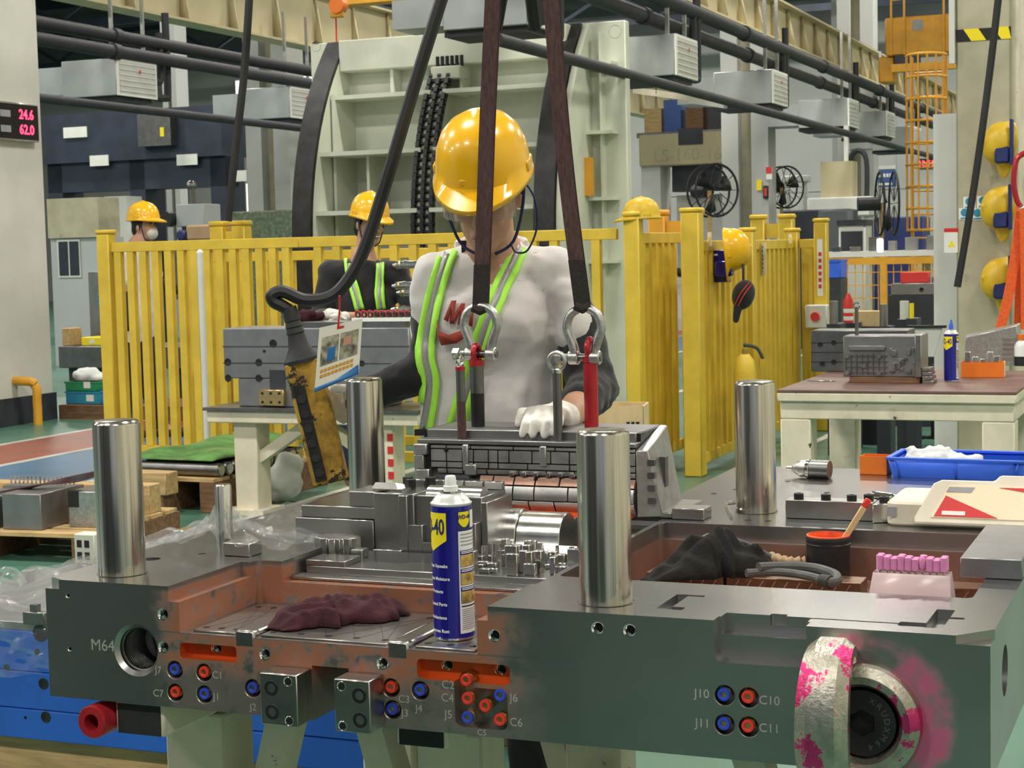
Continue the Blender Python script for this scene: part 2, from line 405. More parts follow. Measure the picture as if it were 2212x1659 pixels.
MB().b2((-.6, -.05, -.17), (-.02, .0, .17)).build('case', 'steel_bright', dsp, bevel=.006)
MB().b2((-.59, -.056, -.155), (-.03, -.049, .155)).build('screen', 'led_panel', dsp)
XZ = Matrix(((1, 0, 0, 0), (0, 0, -1, 0), (0, 1, 0, 0), (0, 0, 0, 1)))
for s_, z in (('24.6', .065), ('62.0', -.07)):
    vs, fs = textmb(s_, .12, .001, .002); MB(Matrix.Translation((-.2, -.058, z)) @ XZ).add(vs, fs).build('digits', 'led_red', dsp, label='red digits ' + s_)
    MB().b2((-.56, -.058, z-.03), (-.42, -.057, z+.03)).build('unit_mark', 'text_grey', dsp)
# concrete column on the right with its hazard stripe
c1 = at(2066, 560, 10.2); c1.z = 0
rc = thing('concrete_column', 'yellowish concrete column with black and yellow hazard stripe on the right', 'column', c1, BY)
MB().b2((0, 0, 0), (.315, .42, 10.2)).build('shaft', 'concrete', rc, bevel=.012)
zs = along(c1, UZ, py=78).z
for i in range(5):
    x0 = -.04+i*.085; M = Matrix(((1, 0, 0, 0), (0, 0, -1, -.002), (0, 1, 0, zs), (0, 0, 0, 1)))
    cl = lambda x: max(0, min(.315, x))
    MB(M).prism([(cl(x0+.045), -.035), (cl(x0+.13), -.035), (cl(x0+.085), .035), (cl(x0), .035)], 0, .003).build('hazard_stripe', 'black_ink' if i % 2 == 0 else 'can_yellow', rc)
MB().b2((-.035, -.03, zs-.16), (-.002, .02, zs+1.6)).build('tube_lamp', 'machine_white', rc)
MB().b2((.315, .05, 0), (.35, .4, 10.2)).build('corner_strip', 'paint_cream', rc)
MB().b2((-.17, .25, 0), (-.002, .6, along(c1, UZ, py=238).z)).build('cable_duct', 'machine_white', rc)
for px, py in ((2096, 438), (2125, 436), (2086, 462), (2113, 463)):
    p = along(c1-E2*.002, E1, px=px); p = along(p, UZ, py=py); l = WM[rc].inverted() @ p
    MB(Matrix.Translation(l) @ XZ).b2((-.035, -.035, 0), (.035, .035, .002)).build('safety_sheet', 'white_paper', rc)
    MB(Matrix.Translation(l) @ XZ).cyl((0, .008, .002), (0, .008, .003), .024, n=18).build('pictogram', 'teal', rc)
    MB(Matrix.Translation(l) @ XZ).b2((-.025, -.03, .002), (.025, -.021, .003)).build('caption', 'teal', rc)
p = WM[rc].inverted() @ along(along(c1-E2*.002, E1, px=2058), UZ, py=524)
MB(Matrix.Translation(p) @ XZ).b2((-.045, -.06, 0), (.035, .06, .004)).build('warning_sign', 'white_paper', rc)
MB(Matrix.Translation(p) @ XZ).prism([(-.025, -.025), (.02, -.025), (0, .015)], .004, .005).build('triangle', 'can_yellow', rc)
MB(Matrix.Translation(p) @ XZ).b2((-.045, .062, 0), (.035, .085, .004)).build('red_header', 'stripe_red', rc)
# runway girders with pipes and fan-coil units, both running away to the right
def girder(P, name, label, d0, d1, hgt=.55, step=.95):
    """P: point on the bottom edge of the girder web; runs along E2 from d0 to d1"""
    g = thing(name, label, 'girder', P, BY)
    MB().b2((-.02, d0, 0), (.02, d1, hgt)).build('web', 'beam_cream', g)
    MB().b2((-.16, d0, hgt), (.16, d1, hgt+.03)).build('top_flange', 'beam_cream', g)
    MB().b2((-.16, d0, -.03), (.16, d1, 0)).build('bottom_flange', 'beam_cream', g)
    MB().b2((-.05, d0, hgt+.03), (.05, d1, hgt+.10)).build('crane_rail', 'dark_blue_steel', g)
    n = int((d1-d0)/step)
    for i in range(n):
        y = d0+(i+.5)*step
        MB().add([(.02, y, 0), (.155, y, 0), (.155, y, .03), (.06, y, hgt), (.02, y, hgt)], [(0, 1, 2, 3, 4)]).build('stiffener', 'beam_cream', g, solid=.02)
    return g
PR = at(1636, 75, 24.5); PL = at(90, 5, 19.5); PL.z = PR.z
girder(PR, 'runway_girder', 'cream steel crane girder with stiffener plates running back along the right hall', -14, 30)
girder(PL+E1*.25, 'runway_girder', 'cream crane girder with stiffener plates high across the upper left behind the pipes', -12, 24, .75, 1.15)
def pipe(P, r, d0, d1, label, name='insulated_pipe', m='insulation', rings=0):
    t = thing(name, label, 'pipe', P, BY); MB().cyl((0, d0, 0), (0, d1, 0), r, n=14).build('run', m, t)
    for i in range(rings):
        y = d0+(i+.5)*(d1-d0)/rings; MB().cyl((0, y-.06, 0), (0, y+.06, 0), r*1.25, n=14).build('clamp', m, t)
    return t
A1 = at(1726, 122, 23.5); A2 = at(1675, 142, 23.0); A3 = at(1680, 248, 21.5)
pipe(A1, .075, -14, 26, 'upper black insulated pipe hanging below the right crane girder', rings=9)
pipe(A2, .075, -12, 26, 'lower black insulated pipe hanging below the right crane girder', rings=9)
pipe(A3, .05, -9, 26, 'thin black pipe crossing low below the fan coil units on the right', rings=0)
B1 = at(330, 93, 20.5); B2 = at(330, 125, 20.3); B3 = at(330, 240, 20.0)
pipe(B1, .075, -9, 13, 'upper black insulated pipe crossing the upper left of the hall', rings=4)
pipe(B2, .075, -9, 13, 'lower black insulated pipe crossing the upper left of the hall', rings=4)
pipe(B3, .05, -9, 13, 'thin black pipe below the fan coil unit at the upper left')
def fancoil(px, py, line, label, w=.78, h=.42):
    P = along(line, E2, px=px); P = along(P, UZ, py=py)+E1*.1
    t = thing('fan_coil_unit', label, 'air conditioner', P, BY, 'fan coil units below the girders')
    MB().b2((-.75, -w/2, -h/2), (0, w/2, h/2)).build('casing', 'duct', t, bevel=.008)
    MB().b2((-1.25, -w/2+.08, -h/2+.05), (-.75, w/2-.08, h/2-.05)).build('rear_duct', 'duct', t)
    MB().b2((-.76, -w/2+.05, -h/2-.05), (-.03, w/2-.05, -h/2)).build('drip_tray', 'insulation', t)
    MB().b2((0, -w/2, -h/2), (.02, w/2, h/2)).build('grille_frame', 'white_paper', t)
    g = MB().b2((.02, -w/2+.03, -h/2+.03), (.024, w/2-.03, h/2-.03)).build('grille', 'grille', t)
    for i in range(6): MB().b2((.024, -w/2+.03, -h/2+.05+i*.06), (.032, w/2-.03, -h/2+.065+i*.06)).build('slat', 'machine_white', g)
    MB().b2((.033, .02, .06), (.035, .05, .10)).build('red_ribbon', 'label_red', t)
    up = 1.0
    for y in (-w/2+.08, w/2-.08): MB().b2((-.12, y-.015, h/2), (-.08, y+.015, h/2+up)).build('hanger', 'galvanised', t)
    e = MB(); e.tube(spline([V(-.1, w/2, .02), V(-.1, w/2+.2, .02), V(-.1, w/2+.25, .1), V(-.1, w/2+.25, .6)], 4), .045, 8); e.tube(spline([V(-.1, w/2, -.16), V(-.1, w/2+.33, -.16), V(-.1, w/2+.4, -.05), V(-.1, w/2+.4, .85)], 4), .045, 8)
    e.build('feed_pipe', 'insulation', t)
    return t
fancoil(1459, 126, A1, 'large fan coil unit with white grille above the turning machine corner')
fancoil(1665, 192, A1, 'second fan coil unit with white grille right of the first')
fancoil(1827, 246, A1, 'third fan coil unit with small grille below the right pipes')
fancoil(1909, 270, A1, 'fourth fan coil unit with warm lit grille near the caged ladder')
fancoil(1968, 300, A1, 'farthest fan coil unit seen through the caged ladder')
fancoil(275, 172, B1, 'fan coil unit with white grille below the pipes at upper left')
fancoil(640, 225, B1, 'fan coil unit half hidden behind the left rim of the turning machine')
fancoil(1140, 18, along(A1, E2, px=1300), 'fan coil unit just above the top of the turning machine', .6, .34)
# white H columns in the back right
def hcol(px0, px1, Y, label, ztop=9.5, m='wall_white'):
    P = at(px0, 560, Y); P.z = 0; Q = along(P, E1, px=px1); W = (Q-P).length
    t = thing('steel_column', label, 'column', P, BY)
    MB().b2((0, 0, 0), (W*.36, .5, ztop)).build('flange', m, t); MB().b2((W*.64, 0, 0), (W, .5, ztop)).build('flange', m, t)
    MB().b2((W*.36, .2, 0), (W*.64, .3, ztop)).build('web', 'concrete', t)
    MB().b2((-.05, -.1, 0), (W+.05, .6, .5)).build('base', 'wall_grey', t); return t
HC1 = hcol(1562, 1664, 27, 'white column with dark web behind the yellow gate, the wider one')
hcol(1812, 1890, 34, 'narrow white column with dark web left of the blue wall sign')
hcol(1800, 1888, 44, 'white column high behind the right crane girder')
hcol(540, 640, 26, 'pale column between the hanging hoist cable and the turning machine')
hcol(365, 400, 40, 'thin white column behind the masked worker')

def onb_plane(px, py, b): # pixel -> point on the vertical plane at building depth b
    d = ray(px, py); return CC+d*((b-CC.dot(E2))/d.dot(E2))
# ------------------------------------------------------------ mould turning machine behind the fence
TL = at(670, 95, 17.2); TP = Vector((TL.x, TL.y, 0)); TH = TL.z; TW = (along(TL, E1, px=1350)-TL).length
mac = thing('mould_turning_machine', 'tall pale green mould turning machine with dark curved rims behind the yellow fence', 'machine', TP, BY)
MB().b2((0, 0, 0), (TW, .12, TH)).build('back_plate', 'paint_green_cream', mac, bevel=.01)
BUL = .85; CZ = 1.55; HH = TH-CZ
def bulge(z): # protrusion toward the viewer of the rim
    R = (HH*HH+BUL*BUL)/(2*BUL); c = R-BUL; d = z-CZ
    return max(0.02, math.sqrt(max(R*R-d*d, 0))-c)
zz = [max(.02, CZ-HH)+i*(TH-.01-max(.02, CZ-HH))/28 for i in range(29)]
def rim(x, w, name='rim', t=.05, off=0, m='steel_dark'):
    mb = MB()
    for s_, o2 in ((0, 0), (1, -t)):
        mb.add([(x+(w if k else 0), -bulge(z)+off+o2, z) for z in zz for k in (0, 1)], [(2*i, 2*i+1, 2*i+3, 2*i+2) for i in range(28)])
    n = 58
    fs = []
    for i in range(28):
        fs += [(2*i, 2*i+2, n+2*i+2, n+2*i), (2*i+1, n+2*i+1, n+2*i+3, 2*i+3)]
    mb.f += fs; mb.mi += [0]*len(fs)
    return mb.build(name, m, mac)
def webp(x, t=.04, off=.0):
    mb = MB(); n = 29
    v = [(x+s_, -bulge(z)+off, z) for s_ in (0, t) for z in zz]+[(x+s_, 0, z) for s_ in (0, t) for z in zz]
    fs = [(i, i+1, 2*n+i+1, 2*n+i) for i in range(28)]+[(n+i, 3*n+i, 3*n+i+1, n+i+1) for i in range(28)]+[(i, n+i, n+i+1, i+1) for i in range(28)]
    return mb.add(v, fs).build('side_web', 'paint_green_cream', mac)
xl = .33; xr = (along(TL, E1, px=1262)-TL).length
rim(xl-.10, .20, m='worn_dark'); webp(xl+.04, .06); rim(xr-.20, .19, m='worn_dark'); webp(xr, .06); webp(xr-.16, .03)
xs = (along(TL, E1, px=985)-TL).length
webp(xs-.10, .03, .1); rim(xs-.12, .14, 'chain_guide', .03, .14, 'paint_green_cream')
lk_ = []
for i in range(44):
    z = TH-.42-i*.075
    if z < .1: break
    y = -bulge(z)+.09; sl = (bulge(z+.03)-bulge(z-.03))/.06
    M = Matrix.Translation((xs-.05, y, z)) @ Matrix.Rotation(math.atan(sl), 4, 'X')
    c_ = MB(M)
    for k in (-.09, 0, .09): c_.b2((k-.018, -.035, -.036), (k+.018, .035, .036))
    c_.cyl((-.12, 0, .02), (.12, 0, .02), .018, n=8)
    c_.build('chain_link', 'black_oxide', mac)
h_ = MB().b2((xs-.14, -.30, TH-.46), (xs+.16, -.08, TH-.34)).build('chain_bracket', 'paint_green_cream', mac, bevel=.01)
for k in range(6): MB().cyl((xs-.1+k*.05, -.22, TH-.34), (xs-.1+k*.05, -.22, TH-.24), .018, n=8).build('adjusting_bolt', 'black_oxide', h_)
for py, d in ((130, .34), (212, .6), (335, .8), (460, .85), (585, .8)):
    z = along(along(TL, E1, px=860), UZ, py=py).z; dd = bulge(z)-.05
    MB().b2((xl+.06, -dd, z-.02), (xs-.1, 0, z+.02)).build('shelf_rib', 'paint_green_cream', mac)
    MB().b2((xs+.03, -dd, z-.02), (xr-.16, 0, z+.02)).build('shelf_rib', 'paint_green_cream', mac)
for px, a, b in ((862, 130, 212), (1012, 130, 212), (760, 212, 600), (830, 335, 460)):
    P = along(TL, E1, px=px); x = (P-TL).length; z0 = along(P, UZ, py=b).z; z1 = along(P, UZ, py=a).z
    MB().b2((x-.015, -bulge((z0+z1)/2)*.55, z0), (x+.015, 0, z1)).build('upright_rib', 'paint_green_cream', mac)
MB().b2((xl+.1, -.22, TH-.32), (xr-.1, 0, TH-.02)).build('top_box', 'paint_green_cream', mac, bevel=.01)
for py in (140, 288, 430, 565):
    P = along(TL, E1, px=1296); z = along(P, UZ, py=py).z
    MB().b2((xr+.06, -.18, z-.015), (TW-.08, 0, z+.015)).build('side_rib', 'paint_green_cream', mac)
MB().b2((xr+.17, -.10, 0), (xr+.19, 0, TH-.1)).build('side_rib', 'paint_green_cream', mac)
for px, py, r in ((683, 100, .05), (1328, 68, .06), (1250, 205, .08)):
    P = along(along(TL, E1, px=px), UZ, py=py); l = WM[mac].inverted() @ P
    MB().lathe([(0, -.004), (r*.6, -.004), (r*.62, -.012), (r, -.012), (r, 0)], Matrix.Translation((l.x, -.002 if px != 1250 else -.004, l.z)) @ Matrix.Rotation(PI/2, 4, 'X'), 20).build('lifting_hole', 'steel_dark', mac)
MB().b2((xr+.06, -.25, 1.95), (xr+.12, -.15, 2.3)).build('orange_latch', 'paint_amber', mac)
# ------------------------------------------------------------ yellow fences and gates
def fence(P, Q, label, n, h0=.08, h1=1.59, post=.1, sl=.055, posts=(0, 1), name='yellow_fence', rail=.07, ph=1.65, grp=None):
    P = Vector((P.x, P.y, 0)); Q = Vector((Q.x, Q.y, 0)); d = Q-P; L = d.length; a = math.atan2(d.y, d.x)
    t = thing(name, label, 'fence', P, a)
    if grp: t['group'] = grp
    for k in posts:
        MB().b2((k*L-post/2, -post/2, 0), (k*L+post/2, post/2, ph)).build('post', 'paint_yellow', t, bevel=.008)
        MB().b2((k*L-post/2-.008, -post/2-.008, ph), (k*L+post/2+.008, post/2+.008, ph+.03)).build('post_cap', 'paint_yellow', t, bevel=.01)
    MB().b2((0, -.022, h1-rail), (L, .022, h1)).build('top_rail', 'paint_yellow', t, bevel=.004)
    MB().b2((0, -.022, h0), (L, .022, h0+rail)).build('bottom_rail', 'paint_yellow', t, bevel=.004)
    for i in range(n):
        x = L*(i+1)/(n+1); MB().b2((x-sl/2, -sl/2+.004, h0+rail), (x+sl/2, sl/2-.004, h1-rail)).build('slat', 'paint_yellow', t)
    return t
F0 = onz(262, 1000, 0); F0 = along(at(245, 900, 12.2), UZ, py=900); F0.z = 0
F1 = at(1368, 900, 10.75); F1.z = 0
FM = F0+(F1-F0)*.40
fence(F0, FM, 'yellow slatted fence panel nearest the left grey column', 14, posts=(0,))
fence(FM, FM+(F1-FM)*.965, 'yellow slatted fence panel behind the main worker up to the gate', 15, posts=())
G0 = F0+E2*.9+E1*.12; fence(G0, G0+(F1-F0)*.55, 'second yellow slatted fence standing right behind the left fence panel', 9, h1=1.5, posts=(0,), ph=1.56)
# short hinge frames rising above the rail
def hframe(px0, px1, py, Y, label, m='paint_yellow'):
    P = at(px0, 560, Y); z1 = along(P, UZ, py=py).z; P.z = 0; Q = along(P, E1, px=px1); L = (Q-P).length
    t = thing('gate_post_frame', label, 'gate frame', P, BY)
    for x in (0, L): MB().b2((x-.06, -.06, 0), (x+.06, .06, z1)).build('post', m, t, bevel=.01); MB().b2((x-.068, -.068, z1), (x+.068, .068, z1+.04)).build('post_cap', m, t, bevel=.012)
    MB().b2((.06, -.03, z1-.16), (L-.06, .03, z1-.04)).build('cross_bar', m, t)
hframe(477, 538, 489, 13.4, 'yellow post frame rising above the left fence beside the cardboard box')
hframe(1424, 1505, 466, 12.0, 'amber topped post frame at the gate left of the hung helmet', 'paint_amber')
hframe(1640, 1704, 474, 14.5, 'yellow post frame at the far end of the gate')
g0 = at(1378, 1040, 10.7); g0.z = 0; gd_ = E2
g1 = along(g0, E2, px=1472)
fence(g0, g1, 'left yellow gate leaf with closely seen slats', 6, h0=.10, h1=1.56, posts=(0,), name='yellow_gate', ph=1.66)
k0 = onz(1503, 1028, 0); k1 = along(k0, E2, px=1716); km = k0+(k1-k0)*.5
fence(k0, km, 'right yellow gate leaf carrying the hung yellow helmet', 9, h0=.06, h1=1.50, posts=(0,), name='yellow_gate', post=.12, ph=1.68)
fence(km, k1, 'farther yellow gate leaf right of the hung cap', 9, h0=.06, h1=1.50, posts=(0, 1), name='yellow_gate', ph=1.56)
k2 = along(k1+E1*.05, E1, px=1778); fence(k1+E1*.06, k2, 'short yellow fence panel with an emergency switch box near the blue crate', 3, h1=1.5, posts=(1,), ph=1.63)
t = thing('switch_box', 'small white switch box on the last yellow fence post', 'switch box', along(k2, UZ, py=682)-E2*.1, BY)
MB().b2((-.1, -.05, -.09), (.07, .05, .09)).build('box', 'machine_white', t, bevel=.008); MB().cyl((-.02, -.05, 0), (-.02, -.07, 0), .035, n=14).build('rotary_knob', 'label_red', t)
t = thing('post_notice', 'narrow white notice strip stuck on the last yellow post', 'notice', along(k2, UZ, py=578)-E2*.052, BY)
MB().b2((-.022, -.004, -.22), (.022, 0, .22)).build('strip', 'white_paper', t)
for i in range(6): MB().b2((-.012, -.006, -.16+i*.05), (.012, -.004, -.13+i*.05)).build('character', 'label_red', t)
t = MB(frame(at(433, 560, 11.4))); zt = along(at(433, 560, 11.4), UZ, py=520).z; p = at(433, 560, 11.4); p.z = 0
t = thing('white_pole', 'thin white pole leaning against the left yellow fence', 'pole', p, 0)
MB().cyl((0, .0, 0), (-.02, .10, 1.50), .022, n=12).build('tube', 'machine_white', t); MB().ell((-.02, .1, 1.50), .024, 10, 6).build('end_cap', 'white_paper', t)
# ------------------------------------------------------------ the big mould base in the foreground
YAW = -.3914; MO = Vector((-.6694, 2.8804, CAMH-.5318)); MM = frame(MO, YAW); MI = MM.inverted()
FV = -.0787
def mtop(px, py, h=0): return MI @ onz(px, py, MO.z+h)
def mpl(px, py, v=FV):
    d = MI.to_3x3() @ ray(px, py); c = MI @ CC; return c + d*((v-c.y)/d.y)
def mould_material():
    m, nt, b = nodes('mould_steel'); tc = nd(nt, 'ShaderNodeTexCoord'); ob = tc.outputs['Object']
    sp = nd(nt, 'ShaderNodeSeparateXYZ'); lk(nt, ob, sp.inputs[0]); u, v, z = sp.outputs
    n1 = noise(nt, ob, 9, 6, .65); n2 = noise(nt, ob, 26, 5); n3 = noise(nt, ob, 3.2, 3)
    mp = nd(nt, 'ShaderNodeMapping'); mp.inputs['Scale'].default_value = (4, 90, 40); lk(nt, ob, mp.inputs[0])
    gr = noise(nt, mp.outputs[0], 3, 4)
    base = mixc(nt, ramp(nt, n3, .3, .7), (.33, .33, .325), (.42, .415, .40))
    uj = mth(nt, 'ADD', u, mth(nt, 'MULTIPLY', mth(nt, 'SUBTRACT', n1, .5), .16))
    band = mth(nt, 'MULTIPLY', ramp(nt, uj, .10, .16), mth(nt, 'SUBTRACT', 1, ramp(nt, uj, .72, .80)))
    low = mth(nt, 'SUBTRACT', 1, ramp(nt, z, -.012, -.004))
    vf = mth(nt, 'SUBTRACT', 1, ramp(nt, v, .20, .24))
    zj = mth(nt, 'ADD', z, mth(nt, 'MULTIPLY', mth(nt, 'SUBTRACT', n1, .5), .14))
    upper = mth(nt, 'ADD', .25, mth(nt, 'MULTIPLY', ramp(nt, zj, -.165, -.11), .75))
    mk1 = mth(nt, 'MULTIPLY', mth(nt, 'MULTIPLY', band, low), mth(nt, 'MULTIPLY', vf, upper))
    mk1 = mth(nt, 'MULTIPLY', mk1, ramp(nt, n2, .3, .52))
    fl = mth(nt, 'SUBTRACT', 1, mth(nt, 'MULTIPLY', mth(nt, 'SUBTRACT', 1, ramp(nt, mth(nt, 'ABSOLUTE', mth(nt, 'ADD', z, .075)), .0008, .0016)), .75))
    mk1 = mth(nt, 'MULTIPLY', mk1, fl)
    p2 = mth(nt, 'MULTIPLY', mth(nt, 'MULTIPLY', ramp(nt, u, .70, .71), mth(nt, 'SUBTRACT', 1, ramp(nt, u, 1.385, 1.39))), mth(nt, 'MULTIPLY', ramp(nt, v, .15, .16), mth(nt, 'SUBTRACT', 1, ramp(nt, v, .75, .76))))
    p2 = mth(nt, 'MULTIPLY', mth(nt, 'MULTIPLY', p2, low), ramp(nt, mth(nt, 'MULTIPLY', z, -1), .024, .034))
    mk2 = mth(nt, 'MULTIPLY', p2, mth(nt, 'ADD', .55, mth(nt, 'MULTIPLY', n2, .4)))
    c = mixc(nt, mth(nt, 'MULTIPLY', mk1, .85), base, mixc(nt, n2, (.46, .12, .03), (.30, .12, .06)))
    c = mixc(nt, mk2, c, mixc(nt, n1, (.40, .12, .05), (.27, .15, .10)))
    # bright orange paint inside the two sprue slots
    so = mth(nt, 'MULTIPLY', ramp(nt, v, FV+.001, FV+.002), mth(nt, 'SUBTRACT', 1, ramp(nt, v, -.052, -.05)))
    so = mth(nt, 'MULTIPLY', so, mth(nt, 'MULTIPLY', ramp(nt, z, -.1225, -.1215), mth(nt, 'SUBTRACT', 1, ramp(nt, z, -.084, -.083))))
    so = mth(nt, 'MULTIPLY', so, mth(nt, 'MULTIPLY', ramp(nt, u, .15, .152), mth(nt, 'SUBTRACT', 1, ramp(nt, u, .755, .757))))
    c = mixc(nt, so, c, (.62, .10, .015))
    # pink marker sprayed round the lifting eye
    du = mth(nt, 'SUBTRACT', u, 1.285); dz = mth(nt, 'ADD', z, .12)
    rr = mth(nt, 'SQRT', mth(nt, 'ADD', mth(nt, 'MULTIPLY', du, du), mth(nt, 'MULTIPLY', dz, dz)))
    rj = mth(nt, 'ADD', rr, mth(nt, 'MULTIPLY', mth(nt, 'SUBTRACT', n2, .5), .03))
    pk = mth(nt, 'MULTIPLY', mth(nt, 'SUBTRACT', 1, ramp(nt, rj, .095, .118)), mth(nt, 'SUBTRACT', 1, ramp(nt, v, FV+.002, FV+.004)))
    pk = mth(nt, 'MULTIPLY', pk, ramp(nt, n1, .38, .6))
    c = mixc(nt, mth(nt, 'MULTIPLY', pk, .8), c, (.65, .07, .24))
    lk(nt, c, b.inputs['Base Color'])
    dye = mth(nt, 'MAXIMUM', mth(nt, 'MAXIMUM', mk1, mth(nt, 'MULTIPLY', mk2, .8)), mth(nt, 'MAXIMUM', so, pk))
    lk(nt, mth(nt, 'SUBTRACT', 1, mth(nt, 'MULTIPLY', dye, .7)), b.inputs['Metallic'])
    sn = nd(nt, 'ShaderNodeSeparateXYZ'); lk(nt, tc.outputs['Normal'], sn.inputs[0]); flat_ = ramp(nt, sn.outputs[2], .6, .9)
    lk(nt, mth(nt, 'ADD', mth(nt, 'SUBTRACT', .33, mth(nt, 'MULTIPLY', flat_, .09)), mth(nt, 'MULTIPLY', gr, .025)), b.inputs['Roughness'])
    bp = nd(nt, 'ShaderNodeBump'); bp.inputs['Strength'].default_value = .006; bp.inputs['Distance'].default_value = .002
    lk(nt, gr, bp.inputs['Height'])
mould_material()
mat('bronze_brown', (.25, .14, .09), .4, .9, .2, 20)
mat('forged', (.47, .45, .38), .38, 1, .2, 40, .3, 160, rv=.25, chips=((.70, .06, .22), 20, .535), stain=((.3, .24, .15), 30, .6, .5))
mould = thing('mould', 'huge grey steel mould base with four guide pillars and orange dyed pockets in the foreground', 'mould', MO, YAW)
bm_ = MB()
bm_.prism([(-.1, FV), (1.44, FV), (1.44, 1.06), (1.265, 1.06), (1.265, 1.60), (.65, 1.60), (.65, 1.06), (-.1, 1.06)], -.2, 0)
body = bm_.build('body', 'mould_steel', mould)
CUT = []
def cut(mb): CUT.append(mb)
def cbox(u0, u1, v0, v1, z0, z1): cut(MB().b2((u0, v0, z0), (u1, v1, z1)))
def cpocket(u0, u1, v0, v1, z, r=.012): cut(MB().prism(rrect(u0, u1, v0, v1, r), z, .05))
def face_M(u, z, v=FV): # local frame on the front face: x->u, y->z up, z-> out of the face
    return Matrix(((1, 0, 0, u), (0, 0, -1, v), (0, 1, 0, z), (0, 0, 0, 1)))
def chole(u, z, r, d=.04, n=20, ch=.0018):
    cut(MB().lathe([(0, -d), (r, -d), (r, -ch), (r+ch, 0), (r+ch, .01), (0, .01)], face_M(u, z), n))
def cslot(u0, u1, z0, z1, d, r): cut(MB().prism(rrect(u0, u1, z0, z1, r), -d, .02, face_M(0, 0)))
cut(MB().prism([(-.2, FV-.05), (-.072, FV-.05), (-.072, FV+.004), (-.108, FV+.022), (-.2, FV+.022)], -.016, .05))
cbox(.163, .69, -.2, .05, -.075, .05); cpocket(.163, .69, -.05, .17, -.075)
cbox(.143, .2, -.2, .148, -.025, .05); cbox(.66, .708, -.2, .21, -.022, .05)
cpocket(.212, .716, .15, 1.0, -.036, .008); cbox(.3, .716, .1, .3, -.036, .05)
cpocket(.727, 1.384, .172, .72, -.088); cbox(.735, 1.335, .60, .738, -.03, .05)
cbox(1.33, 1.375, .66, .75, -.018, .05)
cbox(1.062, 1.187, -.2, -.024, -.026, .05); cut(MB().prism(rrect(1.058, 1.191, -.060, .05, .012), -.028, .02, face_M(0, 0)))
for u0, u1, v0, v1 in ((.955, .975, -.022, .085), (.97, 1.0, .074, .084), (.97, .995, -.025, -.006), (1.126, 1.15, -.03, -.012), (1.149, 1.345, -.03, -.024), (1.31, 1.35, -.040, -.014), (1.346, 1.372, -.042, .082), (1.36, 1.392, .022, .034)):
    cut(MB().prism(rrect(u0, u1, v0, v1, min(.0028, (u1-u0)/2.2, (v1-v0)/2.2)), -.014, .02))
cbox(.405, .47, -.2, .4, -.3, -.112)
chole(.077, -.110, .037, .09, 32, .007)
HOLES = [(352, 1327), (353, 1398), (572, 1413), (826, 1433), (1068, 1373), (1291, 1357), (1360, 1362)]
for px, py in HOLES: p = mpl(px, py); chole(p.x, p.z, .0085)
for px, py in ((146, 1287), (150, 1402)): p = mpl(px, py); chole(p.x, p.z, .0025)
cslot(.162, .268, -.117, -.091, .02, .006); cslot(.588, .742, -.119, -.088, .02, .008)
for px, py in ((468, 1400), (967, 1437), (1082, 1447)): p = mpl(px, py, FV+.02); cut(MB().cyl((p.x, FV+.01, p.z), (p.x, FV+.05, p.z), .0085, n=18))
cslot(.650, .737, -.188, -.126, .028, .012); cslot(.650, .682, -.150, -.108, .028, .012)
CPL = [(375, 1447, 1), (438, 1453, 0), (376, 1496, 0), (439, 1500, 1), (543, 1487, 1), (842, 1486, 0), (905, 1492, 1), (845, 1533, 1), (1562, 1502, 1), (1614, 1507, 0), (1562, 1565, 1), (1614, 1570, 0)]
CPR = [(1005, 1470, 0), (1008, 1510, 0), (1046, 1526, 0), (1078, 1503, 1), (1008, 1551, 1), (1078, 1556, 0)]
for px, py, k in CPL: p = mpl(px, py); chole(p.x+.002, p.z, .0148, .03, 24, .001)
for u, v in ((-.03, .13), (.03, .2), (.79, .155), (.88, .80), (.92, .80), (.75, 1.2), (.79, 1.3), (.83, 1.35), (.9, 1.15), (.95, 1.2), (1.0, 1.12), (1.05, 1.2), (.72, 1.13), (1.1, 1.3), (1.41, .52), (1.42, .60), (.05, .30), (.12, .24)):
    r = .016 if (u, v) in ((.79, .155), (-.03, .13)) else .007
    cut(MB().cyl((u, v, -.03), (u, v, .02), r, n=18))
# right end face: a deep slotted bore and the white chamfered corner
cut(MB().cyl((1.36, .09, -.085), (1.5, .09, -.085), .037, n=28))
cut(MB().prism([(1.395, FV-.05), (1.50, FV-.05), (1.50, -.02), (1.446, -.02), (1.395, FV)], -.012, .05))
for i, c in enumerate(CUT):
    co = c.build('cutter', 'mould_steel', mould); md = body.modifiers.new('cut', 'BOOLEAN'); md.object = co; md.operation = 'DIFFERENCE'; md.solver = 'EXACT'
    CUT[i] = co
evalmesh(body)
for co in CUT:
    me = co.data; bpy.data.objects.remove(co); bpy.data.meshes.remove(me)
body.data.materials.clear(); body.data.materials.append(MT['mould_steel'])
body.data.polygons.foreach_set('use_smooth', [True]*len(body.data.polygons)); body.data.set_sharp_from_angle(angle=.6)
md = body.modifiers.new('bevel', 'BEVEL'); md.width = .0011; md.segments = 1; md.limit_method = 'ANGLE'; md.angle_limit = .7
# guide pillars
for i, (u, v) in enumerate(((0, 0), (.869, 0), (0, .911), (.869, .911))):
    p = MB(frame((u, v, 0))); r = .040; H = .2617
    p.lathe([(0, -.03), (r, -.03), (r, H-.007), (r-.0005, H-.005), (r-.004, H-.0005), (r-.006, H), (0, H)], None, 64)
    o = p.build('guide_pillar', 'pillar_steel', mould, ang=30)
    MB(frame((u, v, 0))).lathe([(r+.0005, -.002), (r+.0025, .0006), (r+.003, -.002)], None, 48).build('bore_edge', 'black_oxide', o)
